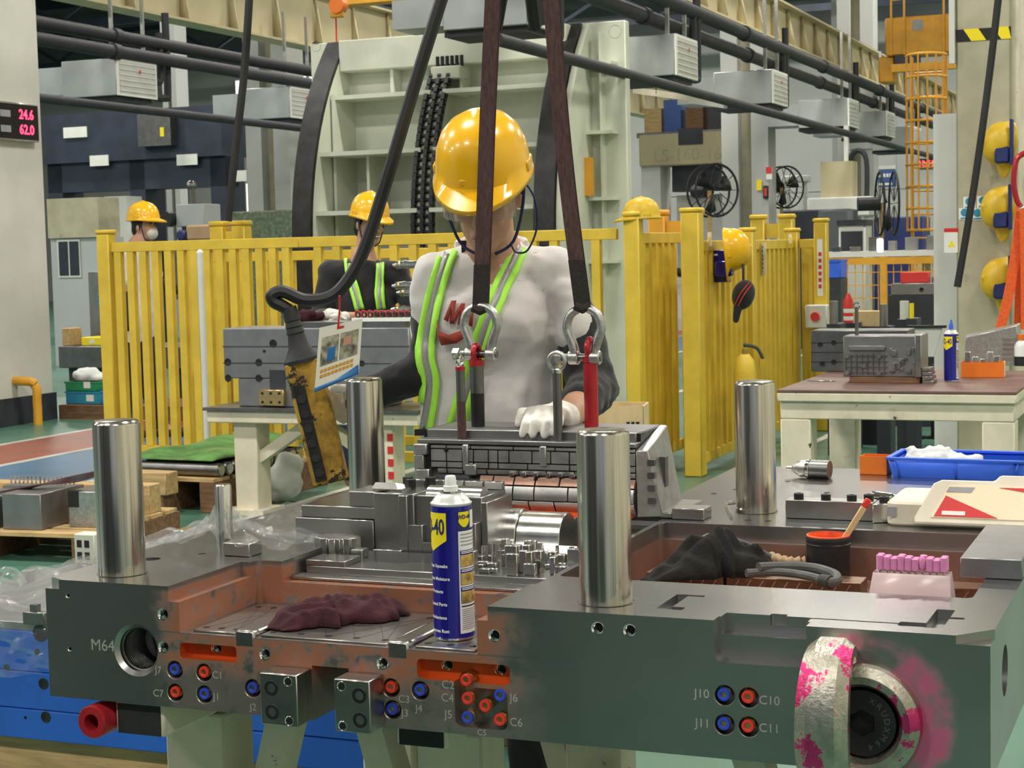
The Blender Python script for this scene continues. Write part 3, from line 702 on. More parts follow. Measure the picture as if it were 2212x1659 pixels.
# thread in the big M64 bore
t = MB(); hp = [(.077+.0365*math.cos(a), FV+.012+a*.0052/(2*PI), -.110+.0365*math.sin(a)) for a in [2*PI*i/28 for i in range(28*13)]]
t.tube(hp, .0017, 5); t.build('thread', 'steel_dark', mould)
# couplings
def coupling(u, z, v, k, d):
    c = MB(); c.cyl((u, v+d, z), (u, v+d-.012, z), .0105, n=6); c.cyl((u, v+d-.012, z), (u, v+d-.018, z), .0085, n=18)
    o = c.build('water_coupling', 'brass', mould)
    M = Matrix(((1, 0, 0, u), (0, 0, -1, v+d-.018), (0, 1, 0, z), (0, 0, 0, 1)))
    MB(M).lathe([(.0045, -.006), (.0045, .0025), (.0055, .0035), (.0085, .0035), (.0095, .002), (.0095, -.001), (.006, -.002)], None, 22).build('release_ring', 'coupling_blue' if k else 'coupling_red', o)
    MB(M).lathe([(0, -.004), (.0047, -.004)], None, 16).build('bore', 'black_plastic', o)
for px, py, k in CPL: p = mpl(px, py, FV-.0); coupling(p.x, p.z, FV, k, .023)
for px, py, k in CPR: p = mpl(px, py, FV-.008); coupling(p.x, p.z, FV, k, .0145)
# stamped lettering on the front face
def stamp(txt, px, py, size, v=FV):
    p = mpl(px, py, v); vs, fs = textmb(txt, size, .0003); M = face_M(p.x, p.z, v-.0002)
    MB(M).add(vs, fs).build('stamped_text', 'engrave', mould, label='stamped lettering ' + txt)
for txt, px, py, s in (('M64', 222, 1395, .027), ('J7', 342, 1448, .017), ('C1', 470, 1459, .017), ('C7', 342, 1498, .017), ('J1', 468, 1506, .017), ('J2', 547, 1528, .016), ('C3', 873, 1511, .017), ('J3', 875, 1541, .017), ('J4', 905, 1531, .016), ('C2', 968, 1480, .018), ('C4', 967, 1508, .018), ('J5', 969, 1544, .018), ('J6', 1110, 1508, .018), ('C6', 1115, 1561, .018), ('C5', 1041, 1583, .013), ('J10', 1516, 1499, .018), ('C10', 1662, 1514, .018), ('J11', 1518, 1563, .018), ('C11', 1662, 1574, .018)):
    stamp(txt, px, py, s)
# the two small clamp blocks bolted on the front
for u0, u1, sc in ((.339, .405, .014), (.470, .531, -.014)):
    o = MB().b2((u0, -.128, -.198), (u1, FV-.0005, -.116)).build('clamp_block', 'steel', mould, bevel=.0015)
    uc = (u0+u1)/2
    for z in (-.139, -.177):
        M = face_M(uc-sc*.9, z, -.1282)
        MB(M).lathe([(0, -.006), (.0075, -.006), (.0125, 0), (.0115, .0008), (.0075, .0008), (.0055, -.003), (0, -.003)], None, 20).build('cap_screw', 'black_oxide', o)
        M = face_M(uc+sc*1.25, z+.012 if z > -.15 else z-.012, -.1283)
        MB(M).lathe([(0, -.001), (.0055, -.001), (.0075, .0005), (.0078, .0003)], None, 18).build('tapped_hole', 'chrome', o)
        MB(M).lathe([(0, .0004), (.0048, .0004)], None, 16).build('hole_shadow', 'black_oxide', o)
# wear plates, keys and rails in the pockets
def part(name, m, u0, u1, v0, v1, z0, z1, bevel=.001, par=None):
    return MB().b2((u0, v0, z0), (u1, v1, z1)).build(name, m, par or mould, bevel=bevel)
for uc, w in ((.284, .03), (.556, .03)):
    part('guide_rail', 'steel', uc-w/2, uc+w/2, FV+.001, .14, -.0748, -.066, .003)
    part('rail_key', 'steel', uc-w/2-.003, uc+w/2+.003, FV-.0006, FV+.02, -.092, -.064, .003)
for u0, u1 in ((.18, .262), (.306, .53), (.58, .68)):
    pl = part('wear_plate', 'steel', u0, u1, FV+.012, .15, -.0749, -.0715)
    n = max(2, int((u1-u0)/.05))
    for i in range(n):
        for d in (1, -1):
            a = (u0+.01+(u1-u0-.02)*i/n, -.05 if d > 0 else .13, -.0714); b = (min(u1-.008, a[0]+.10), .13 if d > 0 else -.05, -.0714)
            MB().bar(a, b, .0016, .0006).build('oil_groove', 'steel_dark', pl)
    for i in range(n+1):
        for v in (-.045, .12):
            uu = u0+.012+(u1-u0-.024)*i/n; MB().cyl((uu, v, -.0716), (uu, v, -.0711), .006, n=14).build('screw_hole', 'black_oxide', pl)
for u0, u1 in ((.76, .905), (.91, 1.15), (1.22, 1.36)):
    o = part('slide_plate', 'bronze_brown', u0, u1, .53, .59, -.0878, -.058)
    k = int((u1-u0)/.022)
    for i in range(k):
        uu = u0+.01+i*.022; MB().bar((uu, .5293, -.084), (uu+.014, .5293, -.062), .0008, .0014).build('oil_groove', 'steel_bright', o)
part('floor_plate', 'steel', .78, 1.33, .20, .29, -.0879, -.082)
part('stop_block', 'steel_grey', 1.345, 1.4395, .33, .66, .0002, .032, .0015)
part('locating_block', 'steel', .735, .80, .775, .83, .0002, .022, .0015)
part('locating_block', 'steel', .08, .135, .19, .235, .0002, .024, .0015)
part('locating_block', 'steel', .78, .835, .165, .22, .0002, .024, .0015)
# ---- cavity inserts in the middle
ins = thing('cavity_insert', 'tall stepped steel cavity insert standing in the middle of the mould base', 'mould insert', MM @ V(.22, .42, -.036), YAW)
IO = Vector((.22, .42, -.036)); IM = Matrix.Translation(-IO)
def ip(name, m, u0, u1, v0, v1, z0, z1, bevel=.0012): return MB(IM).b2((u0, v0, z0), (u1, v1, z1)).build(name, m, ins, bevel=bevel)
ip('lower_step', 'mould_steel', .095, .262, .425, .60, -.036, .034)
ip('upper_step', 'mould_steel', .105, .262, .432, .60, .034, .057)
ip('corner_block', 'mould_steel', .213, .262, .424, .60, -.036, .034)
ip('corner_tower', 'mould_steel', .206, .284, .437, .52, .057, .086)
ip('wall_block', 'mould_steel', .262, .345, .428, .55, -.036, .086)
ip('wall_block', 'mould_steel', .345, .479, .436, .55, -.036, .083)
ip('pilaster', 'mould_steel', .318, .336, .418, .44, -.036, .084)
ip('rib', 'mould_steel', .335, .365, .420, .44, -.036, .030)
ip('rib', 'mould_steel', .365, .452, .418, .44, -.036, -.001)
ip('rib', 'mould_steel', .395, .416, .410, .44, -.036, .016)
ip('rib', 'mould_steel', .452, .479, .405, .45, -.036, .040)
ip('foot', 'mould_steel', .268, .325, .408, .43, -.036, -.017)
ip('side_flange', 'mould_steel', .479, .492, .43, .55, -.036, .075)
for u in (.30, .34, .38, .42, .46): ip('top_tile', 'mould_steel', u-.018, u+.018, .535, .55, .083, .098)
s = MB(IM)
s.cyl((.36, .47, .076), (.470, .47, .076), .022, n=28)
s.build('half_round', 'steel_bright', ins)
s = MB(IM); s.prism([(.25, .45), (.31, .45), (.31, .50), (.25, .50)], .086, .09); s.add([(.245, .455, .09), (.30, .455, .09), (.31, .50, .09), (.255, .50, .09), (.25, .462, .101), (.292, .462, .101)], [(0, 1, 5, 4), (1, 2, 5), (2, 3, 4, 5), (3, 0, 4)])
s.build('chamfer_tile', 'steel_bright', ins)
for i, (u, v) in enumerate(((.215, .49), (.285, .53), (.305, .50), (.33, .535))):
    MB(IM).cyl((u, v, .06 if i == 0 else .086), (u, v, .083 if i == 0 else .103), .010, n=18).build('socket_screw', 'black_oxide', ins)
plate = thing('cavity_plate', 'bright stepped steel plate with toothed boss in front of the tall cavity insert', 'mould insert', MM @ V(.45, .30, -.036), YAW)
PM = Matrix.Translation(-Vector((.45, .30, -.036)))
def pp(name, m, u0, u1, v0, v1, z0, z1, bevel=.001): return MB(PM).b2((u0, v0, z0), (u1, v1, z1)).build(name, m, plate, bevel=bevel)
pp('base_plate', 'mould_steel', .225, .705, .232, .402, -.0355, -.018)
pp('front_rail', 'steel', .215, .705, .192, .230, -.0355, -.030)
pp('edge_step', 'mould_steel', .222, .30, .236, .30, -.018, -.008)
g = MB(PM); pts = []
for i in range(28):
    a = 2*PI*i/28; r = .037 if i % 2 else .030; pts.append((.228+r*math.cos(a)*1.25, .345+r*math.sin(a)*.9))
g.prism(pts, -.018, .016); g.build('toothed_boss', 'steel', plate, bevel=.0008)
pp('boss_stub', 'steel', .268, .292, .318, .345, -.018, -.002)
pp('zigzag_bar', 'steel_dark', .12, .225, .42, .44, -.0355, -.002)
pp('zigzag_bar', 'steel', .10, .23, .452, .48, -.0355, .004)
random.seed(5)
for i in range(95):
    u = random.uniform(.495, .705); v = random.uniform(.24, .50)
    z0 = -.018 if v < .40 else -.036
    h = random.choice((.008, .012, .02, .03, .038)); a = random.uniform(.008, .024); b = random.uniform(.006, .02)
    if v+b/2 > .398 and v-b/2 < .406: continue
    if i % 4 == 0: MB(PM).cyl((u, v, z0), (u, v, z0+h), a*.4, n=14).build('core_pin', 'steel_bright', plate)
    else: MB(PM).b2((u-a/2, v-b/2, z0), (u+a/2, v+b/2, z0+h)).build('core_lug', random.choice(('steel', 'steel_bright', 'mould_steel')), plate, bevel=.0012)
# half-round saddle insert
sad = thing('saddle_insert', 'small half-round steel saddle block shining in front of the hanging core', 'mould insert', MM @ V(.535, .53, -.036), YAW)
s = MB(Matrix.Translation(-Vector((.535, .53, -.036)))); prof = [(.50, -.036), (.60, -.036), (.60, .03)] + [(.60-.045+.05*math.cos(a), -.004+.05*math.sin(a)) for a in [PI*.22+i*PI*.78/10 for i in range(11)]] + [(.50, -.01)]
def extr(mb, prof, u0, u1): # profile in (v,z) extruded along u
    M = Matrix(((0, 0, 1, 0), (1, 0, 0, 0), (0, 1, 0, 0), (0, 0, 0, 1))); return mb.prism(prof, u0, u1, M)
extr(s, prof, .487, .513); s.build('saddle_rib', 'steel_bright', sad, bevel=.001)
s = MB(Matrix.Translation(-Vector((.535, .53, -.036)))); extr(s, [(p[0]+.003, p[1]-.005) for p in prof], .5135, .60); s.build('saddle_body', 'steel_bright', sad, bevel=.001)
s = MB(Matrix.Translation(-Vector((.535, .53, -.036)))); extr(s, [(.47, -.036), (.50, -.036), (.50, -.010)], .46, .64); s.build('saddle_wedge', 'steel', sad, bevel=.001)
# ---- lifting eye screwed in the front face
le = thing('lifting_eye', 'forged steel lifting eye with worn pink paint bolted to the right of the mould front', 'lifting eye', MM @ V(1.272, FV, -.125), YAW)
LM = face_M(0, 0, 0)
MB(LM).lathe([(.050, .0005), (.076, .0005), (.080, .008), (.078, .020), (.066, .030), (.056, .030), (.050, .02)], None, 48).build('base_ring', 'forged', le)
MB(LM).lathe([(0, .0005), (.0495, .0005), (.0495, .008)], None, 32).build('bolt_seat', 'black_oxide', le)
h = MB(LM); n = 48; out = [(.046*math.cos(2*PI*i/n), .046*math.sin(2*PI*i/n), .022) for i in range(n)]; inn = []
for i in range(n):
    a = 2*PI*i/n; k = (a+PI/6) % (PI/3)-PI/6; r = .0195*math.cos(PI/6)/math.cos(k); inn.append((r*math.cos(a), r*math.sin(a), .022))
low = [(x, y, .008) for x, y, z in inn]; side = [(x*1.02, y*1.02, .002) for x, y, z in out]
h.add(out+inn+low+side, [(i, (i+1) % n, n+(i+1) % n, n+i) for i in range(n)]+[(n+i, n+(i+1) % n, 2*n+(i+1) % n, 2*n+i) for i in range(n)]+[tuple(range(2*n, 3*n))]+[(3*n+i, 3*n+(i+1) % n, (i+1) % n, i) for i in range(n)])
hb = h.build('socket_bolt', 'black_oxide', le)
def arc_text(txt, a0, da, R, size, parent, m, z):
    for i, ch in enumerate(txt):
        if ch == ' ': continue
        a = a0-da*i; vs, fs = textmb(ch, size, .0002)
        M = LM @ Matrix.Translation((R*math.cos(a), R*math.sin(a), z)) @ rotz(a-PI/2)
        MB(M).add(vs, fs).build('bolt_lettering', m, parent, label='raised lettering on the bolt head')
arc_text('XRUDX', 1.15, .34, .034, .0125, hb, 'steel_dark', .0223); arc_text('M64', -.55, .34, .034, .0125, hb, 'steel_dark', .0223)
bp_ = spline([V(0, -.012, .088), V(0, -.035, .103), V(0, -.065, .088), V(0, -.088, .045), V(0, -.094, 0), V(0, -.088, -.045), V(0, -.065, -.088), V(0, -.035, -.103), V(0, -.012, -.088)], 5)
mb = MB(); vs = []; n = len(bp_)
for i, p in enumerate(bp_):
    t_ = (bp_[min(i+1, n-1)]-bp_[max(i-1, 0)]).normalized(); nn = V(0, t_.z, -t_.y); f = i/(n-1); cx0 = -.034-.006*math.sin(PI*f)
    w_ = .026+.010*math.sin(PI*f); th = .017
    for a, b in ((-w_, -th*.4), (-w_*.55, -th), (w_*.55, -th), (w_, -th*.4), (w_, th*.4), (w_*.55, th), (-w_*.55, th), (-w_, th*.4)): vs.append(p+V(cx0+a, 0, 0)+nn*b)
mb.add(vs, [(8*i+k, 8*i+(k+1) % 8, 8*i+8+(k+1) % 8, 8*i+8+k) for i in range(n-1) for k in range(8)]+[tuple(range(8)), tuple(range(8*n-8, 8*n))])
mb.build('bail', 'forged', le, ang=30, bevel=.002)
# metal linings of the tapped holes
for (px, py), v in [(h, FV) for h in HOLES]+[((468, 1400), FV+.02), ((967, 1437), FV+.02), ((1082, 1447), FV+.02)]:
    p = mpl(px, py, v)
    o = MB(face_M(p.x, p.z, v)).lathe([(.0101, .0003), (.0084, -.0012), (.0072, -.003), (.0083, -.005), (.0072, -.007), (.0083, -.009), (.0072, -.011), (.0083, -.013), (.0072, -.015)], None, 18).build('tapped_hole', 'chrome', mould)
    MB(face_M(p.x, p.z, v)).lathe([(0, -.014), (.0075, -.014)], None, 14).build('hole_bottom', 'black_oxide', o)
# clear film pulled over the rear left of the mould, tented on a pin
MB().lathe([(.0155, 0), (.0155, .118), (.0135, .122), (0, .122)], frame((.056, .237, 0)), 24).build('return_pin', 'steel_bright', mould)
fm = thing('clear_film', 'crumpled clear plastic film tented over a pin on the rear left of the mould', 'film', MM @ V(.05, .5, .002), YAW)
def fzm(u, v):
    d = math.hypot(u-.056, v-.237); h = .085*math.exp(-(d/.035)**1.0)+.02*math.exp(-(d/.16)**2)
    a = math.atan2(v-.237, u-.056); h += .010*math.exp(-d/.25)*math.sin(a*11)+.004*math.sin(u*90+v*40)*math.sin(v*60-u*30)+.012*math.exp(-((v-.62)/.12)**2)*abs(math.sin(u*50+v*21))
    return .004+max(0, h)
MB(Matrix.Translation((-.05, -.5, -.002))).grid(lambda a, b: (-.095+a*.29, .185+b*.70, fzm(-.095+a*.29, .185+b*.70)), 70, 110).build('sheet', 'film', fm, ang=20)
# ------------------------------------------------------------ hanging core, slings
CV = .76
core = thing('core_insert', 'dark tiled steel core insert hanging from slings in front of the main worker', 'mould insert', MM @ V(.43, CV+.1, .004), YAW)
CO = Vector((.43, CV+.1, .004)); CM = Matrix.Translation(-CO)
pf = [(CV, .147), (CV, .118), (CV, .088), (CV+.004, .080), (CV-.006, .066), (CV-.013, .052), (CV-.016, .038), (CV-.012, .024), (CV-.002, .010), (CV+.006, .003)]
seglen = [0]
for a, b in zip(pf, pf[1:]): seglen.append(seglen[-1]+math.hypot(a[0]-b[0], a[1]-b[1]))
def prof_at(s, off=0):
    s = max(0, min(seglen[-1]-1e-6, s))
    for i in range(len(pf)-1):
        if seglen[i+1] >= s:
            t = (s-seglen[i])/(seglen[i+1]-seglen[i]); a, b = pf[i], pf[i+1]
            dv, dz = b[0]-a[0], b[1]-a[1]; L = math.hypot(dv, dz)
            return (a[0]+dv*t+dz/L*off, a[1]+dz*t-dv/L*off)
back = [(CV+.19, .003), (CV+.19, .165), (CV+.035, .165), (CV+.035, .147)]
bod = MB(CM); extr(bod, [prof_at(s*seglen[-1]/24, -.004) for s in range(25)]+[(p[0], p[1]) for p in back], .196, .668)
bod.build('body', 'black_oxide', core)
MB(CM).b2((.205, CV+.03, .147), (.66, CV+.19, .167)).build('top_plate', 'steel_grey', core, bevel=.002)
MB(CM).b2((.196, CV-.001, .140), (.668, CV+.04, .149)).build('top_ledge', 'steel_grey', core, bevel=.0015)
S = seglen[-1]; z2s = lambda z: (.147-z)
def tile(u0, u1, s0, s1, m='core_tile'):
    g = .0013; n = 1 if s1 < .068 else 4; mb = MB(CM); ss = [s0+g+(s1-s0-2*g)*i/n for i in range(n+1)]
    vs = []
    for off in (.001, -.0045):
        for s_ in ss:
            v, z = prof_at(s_, off); vs += [(u0+g, v, z), (u1-g, v, z)]
    k = 2*(n+1); fs = [(2*i, 2*i+1, 2*i+3, 2*i+2) for i in range(n)]+[(2*i, 2*i+2, k+2*i+2, k+2*i) for i in range(n)]+[(2*i+1, k+2*i+1, k+2*i+3, 2*i+3) for i in range(n)]+[(0, k, k+1, 1), (2*n, 2*n+1, k+2*n+1, k+2*n)]
    mb.add(vs, fs).build('tile', m, core, bevel=.0005)
mat('core_tile', (.44, .435, .42), .46, 1, .16, 22, .06, 200, rv=.2)
mat('core_tile_brown', (.33, .20, .15), .4, .8, .16, 22, .06, 200, rv=.2)
rows = [(.009, .017, (.226, .262, .302, .316, .41, .50, .59, .668)), (.017, .043, (.226, .262, .298, .322, .355, .376, .40, .45, .49, .53, .57, .60, .635, .668)),
        (.043, .056, (.226, .262, .298, .322, .355, .376, .44, .53, .60, .668)), (.0565, .069, (.24, .262, .298, .35, .42, .48, .54, .60, .668))]
for s0, s1, br in rows:
    for a, b in zip(br, br[1:]): tile(a, b, s0, s1)
for s0, s1, br, m in ((.0705, .092, (.335, .366, .412, .458, .51, .57, .625, .668), 'core_tile_brown'), (.092, .122, (.345, .366, .412, .458, .53, .60, .668), 'core_tile'), (.122, S-.001, (.345, .39, .445, .50, .56, .62, .668), 'core_tile')):
    for a, b in zip(br, br[1:]): tile(a, b, s0, s1, m)
# moulded bosses and steps on the left end
for u0, u1, z0, z1, d in ((.192, .222, .118, .140, .012), (.192, .214, .088, .118, .010), (.196, .226, .060, .088, .012), (.196, .246, .030, .060, .010), (.300, .312, .085, .140, .007), (.306, .330, .078, .10, .009), (.468, .482, .100, .140, .006), (.20, .33, .004, .03, .006)):
    MB(CM).b2((u0, CV-d, z0), (u1, CV+.02, z1)).build('moulded_step', 'core_tile', core, bevel=.002)
for i in range(9): MB(CM).b2((.40+i*.026, CV-.006, .079), (.412+i*.026, CV+.01, .086)).build('small_lug', 'steel_bright', core, bevel=.001)
for u, z in ((.262, .128), (.458, .072)): MB(CM @ face_M(u, z, CV-.004)).lathe([(0, .0), (.004, .0), (.005, -.003)], None, 12).build('ejector_bore', 'black_oxide', core)
MB(CM).b2((.40, CV-.02, .002), (.66, CV+.03, .010)).build('orange_edge', 'orange_dye', core)
# right end cheek with slot
ck = MB(CM); ck.add([(.668, CV, .003), (.715, CV+.02, .003), (.705, CV+.19, .003), (.668, CV+.19, .003), (.668, CV, .135), (.690, CV+.01, .135), (.684, CV+.16, .170), (.668, CV+.16, .170)], [(0, 1, 5, 4), (1, 2, 6, 5), (2, 3, 7, 6), (4, 5, 6, 7), (3, 2, 1, 0), (0, 4, 7, 3)])
ck.build('end_cheek', 'core_tile', core, bevel=.002)
MB(CM).b2((.688, CV+.07, .055), (.7065, CV+.09, .115)).build('cheek_slot', 'steel_dark', core)
MB(CM).b2((.668, CV+.02, .001), (.745, CV+.20, .012)).build('foot_flange', 'steel', core, bevel=.002)
for z in (.03, .055, .08, .105): MB(CM).b2((.69, CV+.006, z), (.704, CV+.02, z+.012)).build('side_notch', 'steel_dark', core)
# lifting rods
def rod(px, pyb, pyt, v, zb, r, label, mats, ring):
    p = mpl(px, pyb, v); u = p.x; top = mpl(px, pyt, v).z
    t = thing('lifting_rod', label, 'lifting rod', MM @ V(u, v, zb), YAW); h = top-zb
    MB().cyl((0, 0, 0), (0, 0, h*.55), r, n=20).build('lower_shaft', mats[0], t)
    MB().cyl((0, 0, h*.55), (0, 0, h), r, n=20).build('upper_shaft', mats[1], t)
    MB().lathe([(0, h), (r*1.12, h), (r*1.12, h+r*.8), (r*.6, h+r*1.0), (0, h+r)], None, 20).build('collar', mats[2], t)
    R = r*ring; pts = [(R*math.cos(a), 0, h+r*.7+R+R*math.sin(a)) for a in [2*PI*i/24 for i in range(24)]]
    if px in (1033, 1278, 998): pts = [(0, x, z) for x, y, z in pts]
    MB().tube(pts, r*.42, 8, closed=True).build('eye', mats[3], t); return t, MM @ V(u, v, top)
rod(998, 944, 800, CV+.018, .1492, .0092, 'thin red brown lifting rod with eye at the core front, leftmost', ('sling', 'steel_dark', 'paint_red', 'chrome'), 1.25)
_, TA = rod(1033, 924, 790, CV+.09, .1672, .0142, 'thick dark lifting rod with red collar under the left shackle', ('black_oxide', 'steel_dark', 'paint_red', 'paint_red'), 1.15)
rod(1206, 945, 806, CV+.018, .1492, .0092, 'thin bare steel lifting rod with big ring eye beside the gloved hand', ('steel_dark', 'steel_dark', 'steel_bright', 'galvanised'), 1.9)
_, TB = rod(1278, 917, 782, CV+.09, .1672, .0145, 'thick bright red lifting rod under the right shackle', ('paint_red', 'paint_red', 'paint_red', 'paint_red'), 1.25)
def shackle(px, py, Y, label, s=1.0, flip=1):
    P = at(px, py, Y); t = thing('bow_shackle', label, 'shackle', P, YAW)
    pts = spline([V(-.021, 0, -.052), V(-.0225, 0, -.03), V(-.030, 0, -.008), V(-.037, 0, .014), V(-.030, 0, .038), V(-.014, 0, .050), V(0, 0, .053), V(.014, 0, .050), V(.030, 0, .038), V(.037, 0, .014), V(.030, 0, -.008), V(.0225, 0, -.03), V(.021, 0, -.052)], 4)
    n = len(pts); r = [.0085+.002*abs(i-n/2)/(n/2) for i in range(n)]
    MB().tube([p*s for p in pts], [x*s for x in r], 12).build('bow', 'galvanised', t)
    for k in (-1, 1): MB().cyl((k*.012*s, 0, -.047*s), (k*.034*s, 0, -.047*s), .0145*s, n=16).build('ear', 'galvanised', t, bevel=.002)
    MB().cyl((-.052*s, 0, -.047*s), (.036*s, 0, -.047*s), .0078*s, n=14).build('pin', 'steel_dark', t)
    MB().cyl((-.062*s, 0, -.047*s), (-.048*s, 0, -.047*s), .013*s, n=6).build('pin_nut', 'galvanised', t); return t
YA = TA.y; YB = TB.y
shackle(1038, 716, YA, 'galvanised bow shackle hanging in front of the red shirt print')
shackle(1262, 722, YB, 'galvanised bow shackle in front of the right shirt sleeve')
def sling(pts, w, label, th=.006, dark=.12, name='web_sling'):
    P = [at(*p) for p in pts]; base = P[-1]
    t = thing(name, label, 'sling', base, 0); P = [p-base for p in P]
    def rib(Q, m, nm, wd):
        mb = MB(); vs = []
        for i, p in enumerate(Q):
            for a, b in ((-wd/2, -th/2), (wd/2, -th/2), (wd/2, th/2), (-wd/2, th/2)): vs.append((p.x+a, p.y+b, p.z))
        n = len(Q); fs = [(4*i+k, 4*i+(k+1) % 4, 4*i+4+(k+1) % 4, 4*i+4+k) for i in range(n-1) for k in range(4)]+[(0, 1, 2, 3), (4*n-4, 4*n-3, 4*n-2, 4*n-1)]
        mb.add(vs, fs).build(nm, m, t)
    C = spline(P, 8); rib(C, 'sling', 'webbing', w)
    rib([p+V(.004, .012, .0) for p in C], 'sling', 'rear_ply', w*.95)
    e = [p for p in C if p.z < dark]; rib([p+V(0, -.0035, 0) for p in e], 'sling_black', 'worn_sleeve', w*1.06)
    rr = MB(); z0 = e[-1]; rr.tube([z0+V(-w*.5, -.004, .004), z0+V(0, -.006, -.004), z0+V(w*.5, -.004, .004)], .009, 8); rr.build('eye_fold', 'sling_black', t)
sling([(1066, -60, YA), (1052, 250, YA), (1045, 450, YA), (1037, 668, YA)], .0305, 'brown web sling running down to the left shackle in front of the helmet')
sling([(1186, -60, YB), (1205, 200, YB), (1228, 430, YB), (1258, 664, YB)], .0305, 'brown web sling running down slanted to the right shackle')
def cable(pts, r, label, m='cable_black', name='hanging_cable', k=7):
    P = [at(*p) for p in pts]; t = thing(name, label, 'cable', P[-1], 0)
    MB().tube(spline([p-P[-1] for p in P], k), r, 8).build('core', m, t); return t
cable([(1085, -40, 6), (1068, 60, 6.2)], .03, 'dark hoist rope stub at the top left of the brown slings', 'sling_black', 'hoist_rope')
cable([(1145, -40, 6), (1156, 55, 6.2)], .025, 'dark hoist rope stub at the top between the brown slings', 'sling_black', 'hoist_rope')
cable([(1160, -40, 6.6), (1176, 52, 6.6)], .03, 'second dark hoist rope stub at the top beside the right sling', 'sling_black', 'hoist_rope')
# pendant control
PY = 3.86
cb = cable([(972, -60, PY), (900, 170, PY), (838, 380, PY), (790, 530, PY), (755, 600, PY), (715, 640, PY), (660, 648, PY), (612, 630, PY), (588, 638, PY), (592, 652, PY), (608, 660, PY), (626, 671, PY)], .0145, 'thick black pendant cable hanging in a curl from the top to the hand control', 'cable_black', 'pendant_cable', 8)
pd0 = at(652, 775, PY); pd1 = at(716, 1040, PY)
pen = thing('pendant_control', 'worn yellow and black crane pendant control held in the gloved hand', 'pendant control', pd1, 0)
ax = (pd0-pd1); L = ax.length; az = ax.normalized(); axx = V(0, 1, 0).cross(az).normalized(); ay = az.cross(axx)
PMx = Matrix((axx, ay, az)).transposed().to_4x4()
MB(PMx).prism(rrect(-.040, .040, -.032, .032, .012), 0, L*.98).build('housing', 'pendant_yellow', pen, bevel=.003)
MB(PMx).prism(rrect(-.030, -.004, -.037, -.030, .003), .01, L*.8).build('button_strip', 'black_plastic', pen)
for i in range(6): MB(PMx).cyl((-.017, -.037, .03+i*.034), (-.017, -.041, .03+i*.034), .010, n=14).build('button', 'black_rubber', pen)
MB(PMx).lathe([(.043, L*.97), (.043, L*1.0), (.034, L*1.04), (.024, L*1.1), (.019, L*1.2), (.021, L*1.21), (.018, L*1.25), (.020, L*1.26), (.017, L*1.3), (.019, L*1.31), (.016, L*1.42), (0, L*1.42)], None, 18).build('boot', 'black_rubber', pen)
cd_ = thing('safety_card', 'white safety card with two photos hanging on the pendant control', 'card', at(728, 845, 3.79), 0)
q = [at(690, 708, 3.80), at(783, 688, 3.76), at(775, 808, 3.76), at(679, 848, 3.80)]; b0 = at(728, 845, 3.79); q = [p-b0 for p in q]
def card_pt(a, b, d=0):
    n = (q[1]-q[0]).cross(q[3]-q[0]).normalized(); n = -n if n.y > 0 else n
    return (q[0]*(1-a)+q[1]*a)*(1-b)+(q[3]*(1-a)+q[2]*a)*b+n*d
def card_patch(a0, a1, b0_, b1, d, nm, m, par=None):
    v = [card_pt(a, b, d) for a, b in ((a0, b0_), (a1, b0_), (a1, b1), (a0, b1))]; w_ = [card_pt(a, b, d-.0006) for a, b in ((a0, b0_), (a1, b0_), (a1, b1), (a0, b1))]
    MB().add(v+w_, [(0, 1, 2, 3), (7, 6, 5, 4), (0, 4, 5, 1), (1, 5, 6, 2), (2, 6, 7, 3), (3, 7, 4, 0)]).build(nm, m, cd_)
card_patch(0, 1, 0, 1, 0, 'sheet', 'card'); card_patch(.08, .48, .17, .62, .0008, 'photo', 'card_photo'); card_patch(.52, .93, .17, .62, .0008, 'photo', 'card_photo')
card_patch(.24, .42, .36, .58, .0014, 'photo_patch', 'card_blue'); card_patch(.6, .78, .25, .4, .0014, 'photo_patch', 'skin'); card_patch(.42, .58, .05, .09, .0008, 'punch_slot', 'label_red')
for j, b in enumerate((.68, .76)):
    for i in range(9): card_patch(.1+i*.085, .165+i*.085, b, b+.05, .0008, 'character', 'paint_amber')
v = [card_pt(0, 1, .0008), card_pt(0, .93, .0008), card_pt(.5, .93, .0008), card_pt(.98, .82, .0008), card_pt(1, 1, .0008)]; MB().add(v, [(0, 1, 2, 3, 4)]).build('blue_corner', 'card_blue', cd_, solid=.0004)
MB().tube([card_pt(.45, .05, .002), card_pt(.5, -.25, .01), card_pt(.52, -.45, .02)], .0022, 6).build('red_cord', 'label_red', cd_)
# ------------------------------------------------------------ people
from mathutils.bvhtree import BVHTree
def blob(name, m, parent, prims, vox=.009, smooth=6, disp=None, world=True):
    mb = MB()
    for p in prims:
        if p[0] == 'c':
            _, a, b, r1, r2 = p; a = Vector(a); b = Vector(b); mb.cyl(a, b, r1, r2, 14); mb.ell(a, r1, 14, 8); mb.ell(b, r2, 14, 8)
        else:
            _, c, r = p[:3]; mb.ell(c, r, 16, 10, p[3] if len(p) > 3 else None)
    o = mb.build(name, m, parent, world=world)
    md = o.modifiers.new('r', 'REMESH'); md.mode = 'VOXEL'; md.voxel_size = vox; md.use_smooth_shade = True
    md = o.modifiers.new('s', 'SMOOTH'); md.iterations = smooth; md.factor = .5
    if disp:
        tx = bpy.data.textures.new('folds', 'CLOUDS'); tx.noise_scale = disp[1]; tx.noise_depth = 2
        md = o.modifiers.new('d', 'DISPLACE'); md.texture = tx; md.strength = disp[0]; md.mid_level = .5; md.texture_coords = 'LOCAL'
    evalmesh(o); o.data.materials.clear(); o.data.materials.append(MT[m]); o.data.polygons.foreach_set('use_smooth', [True]*len(o.data.polygons))
    return o
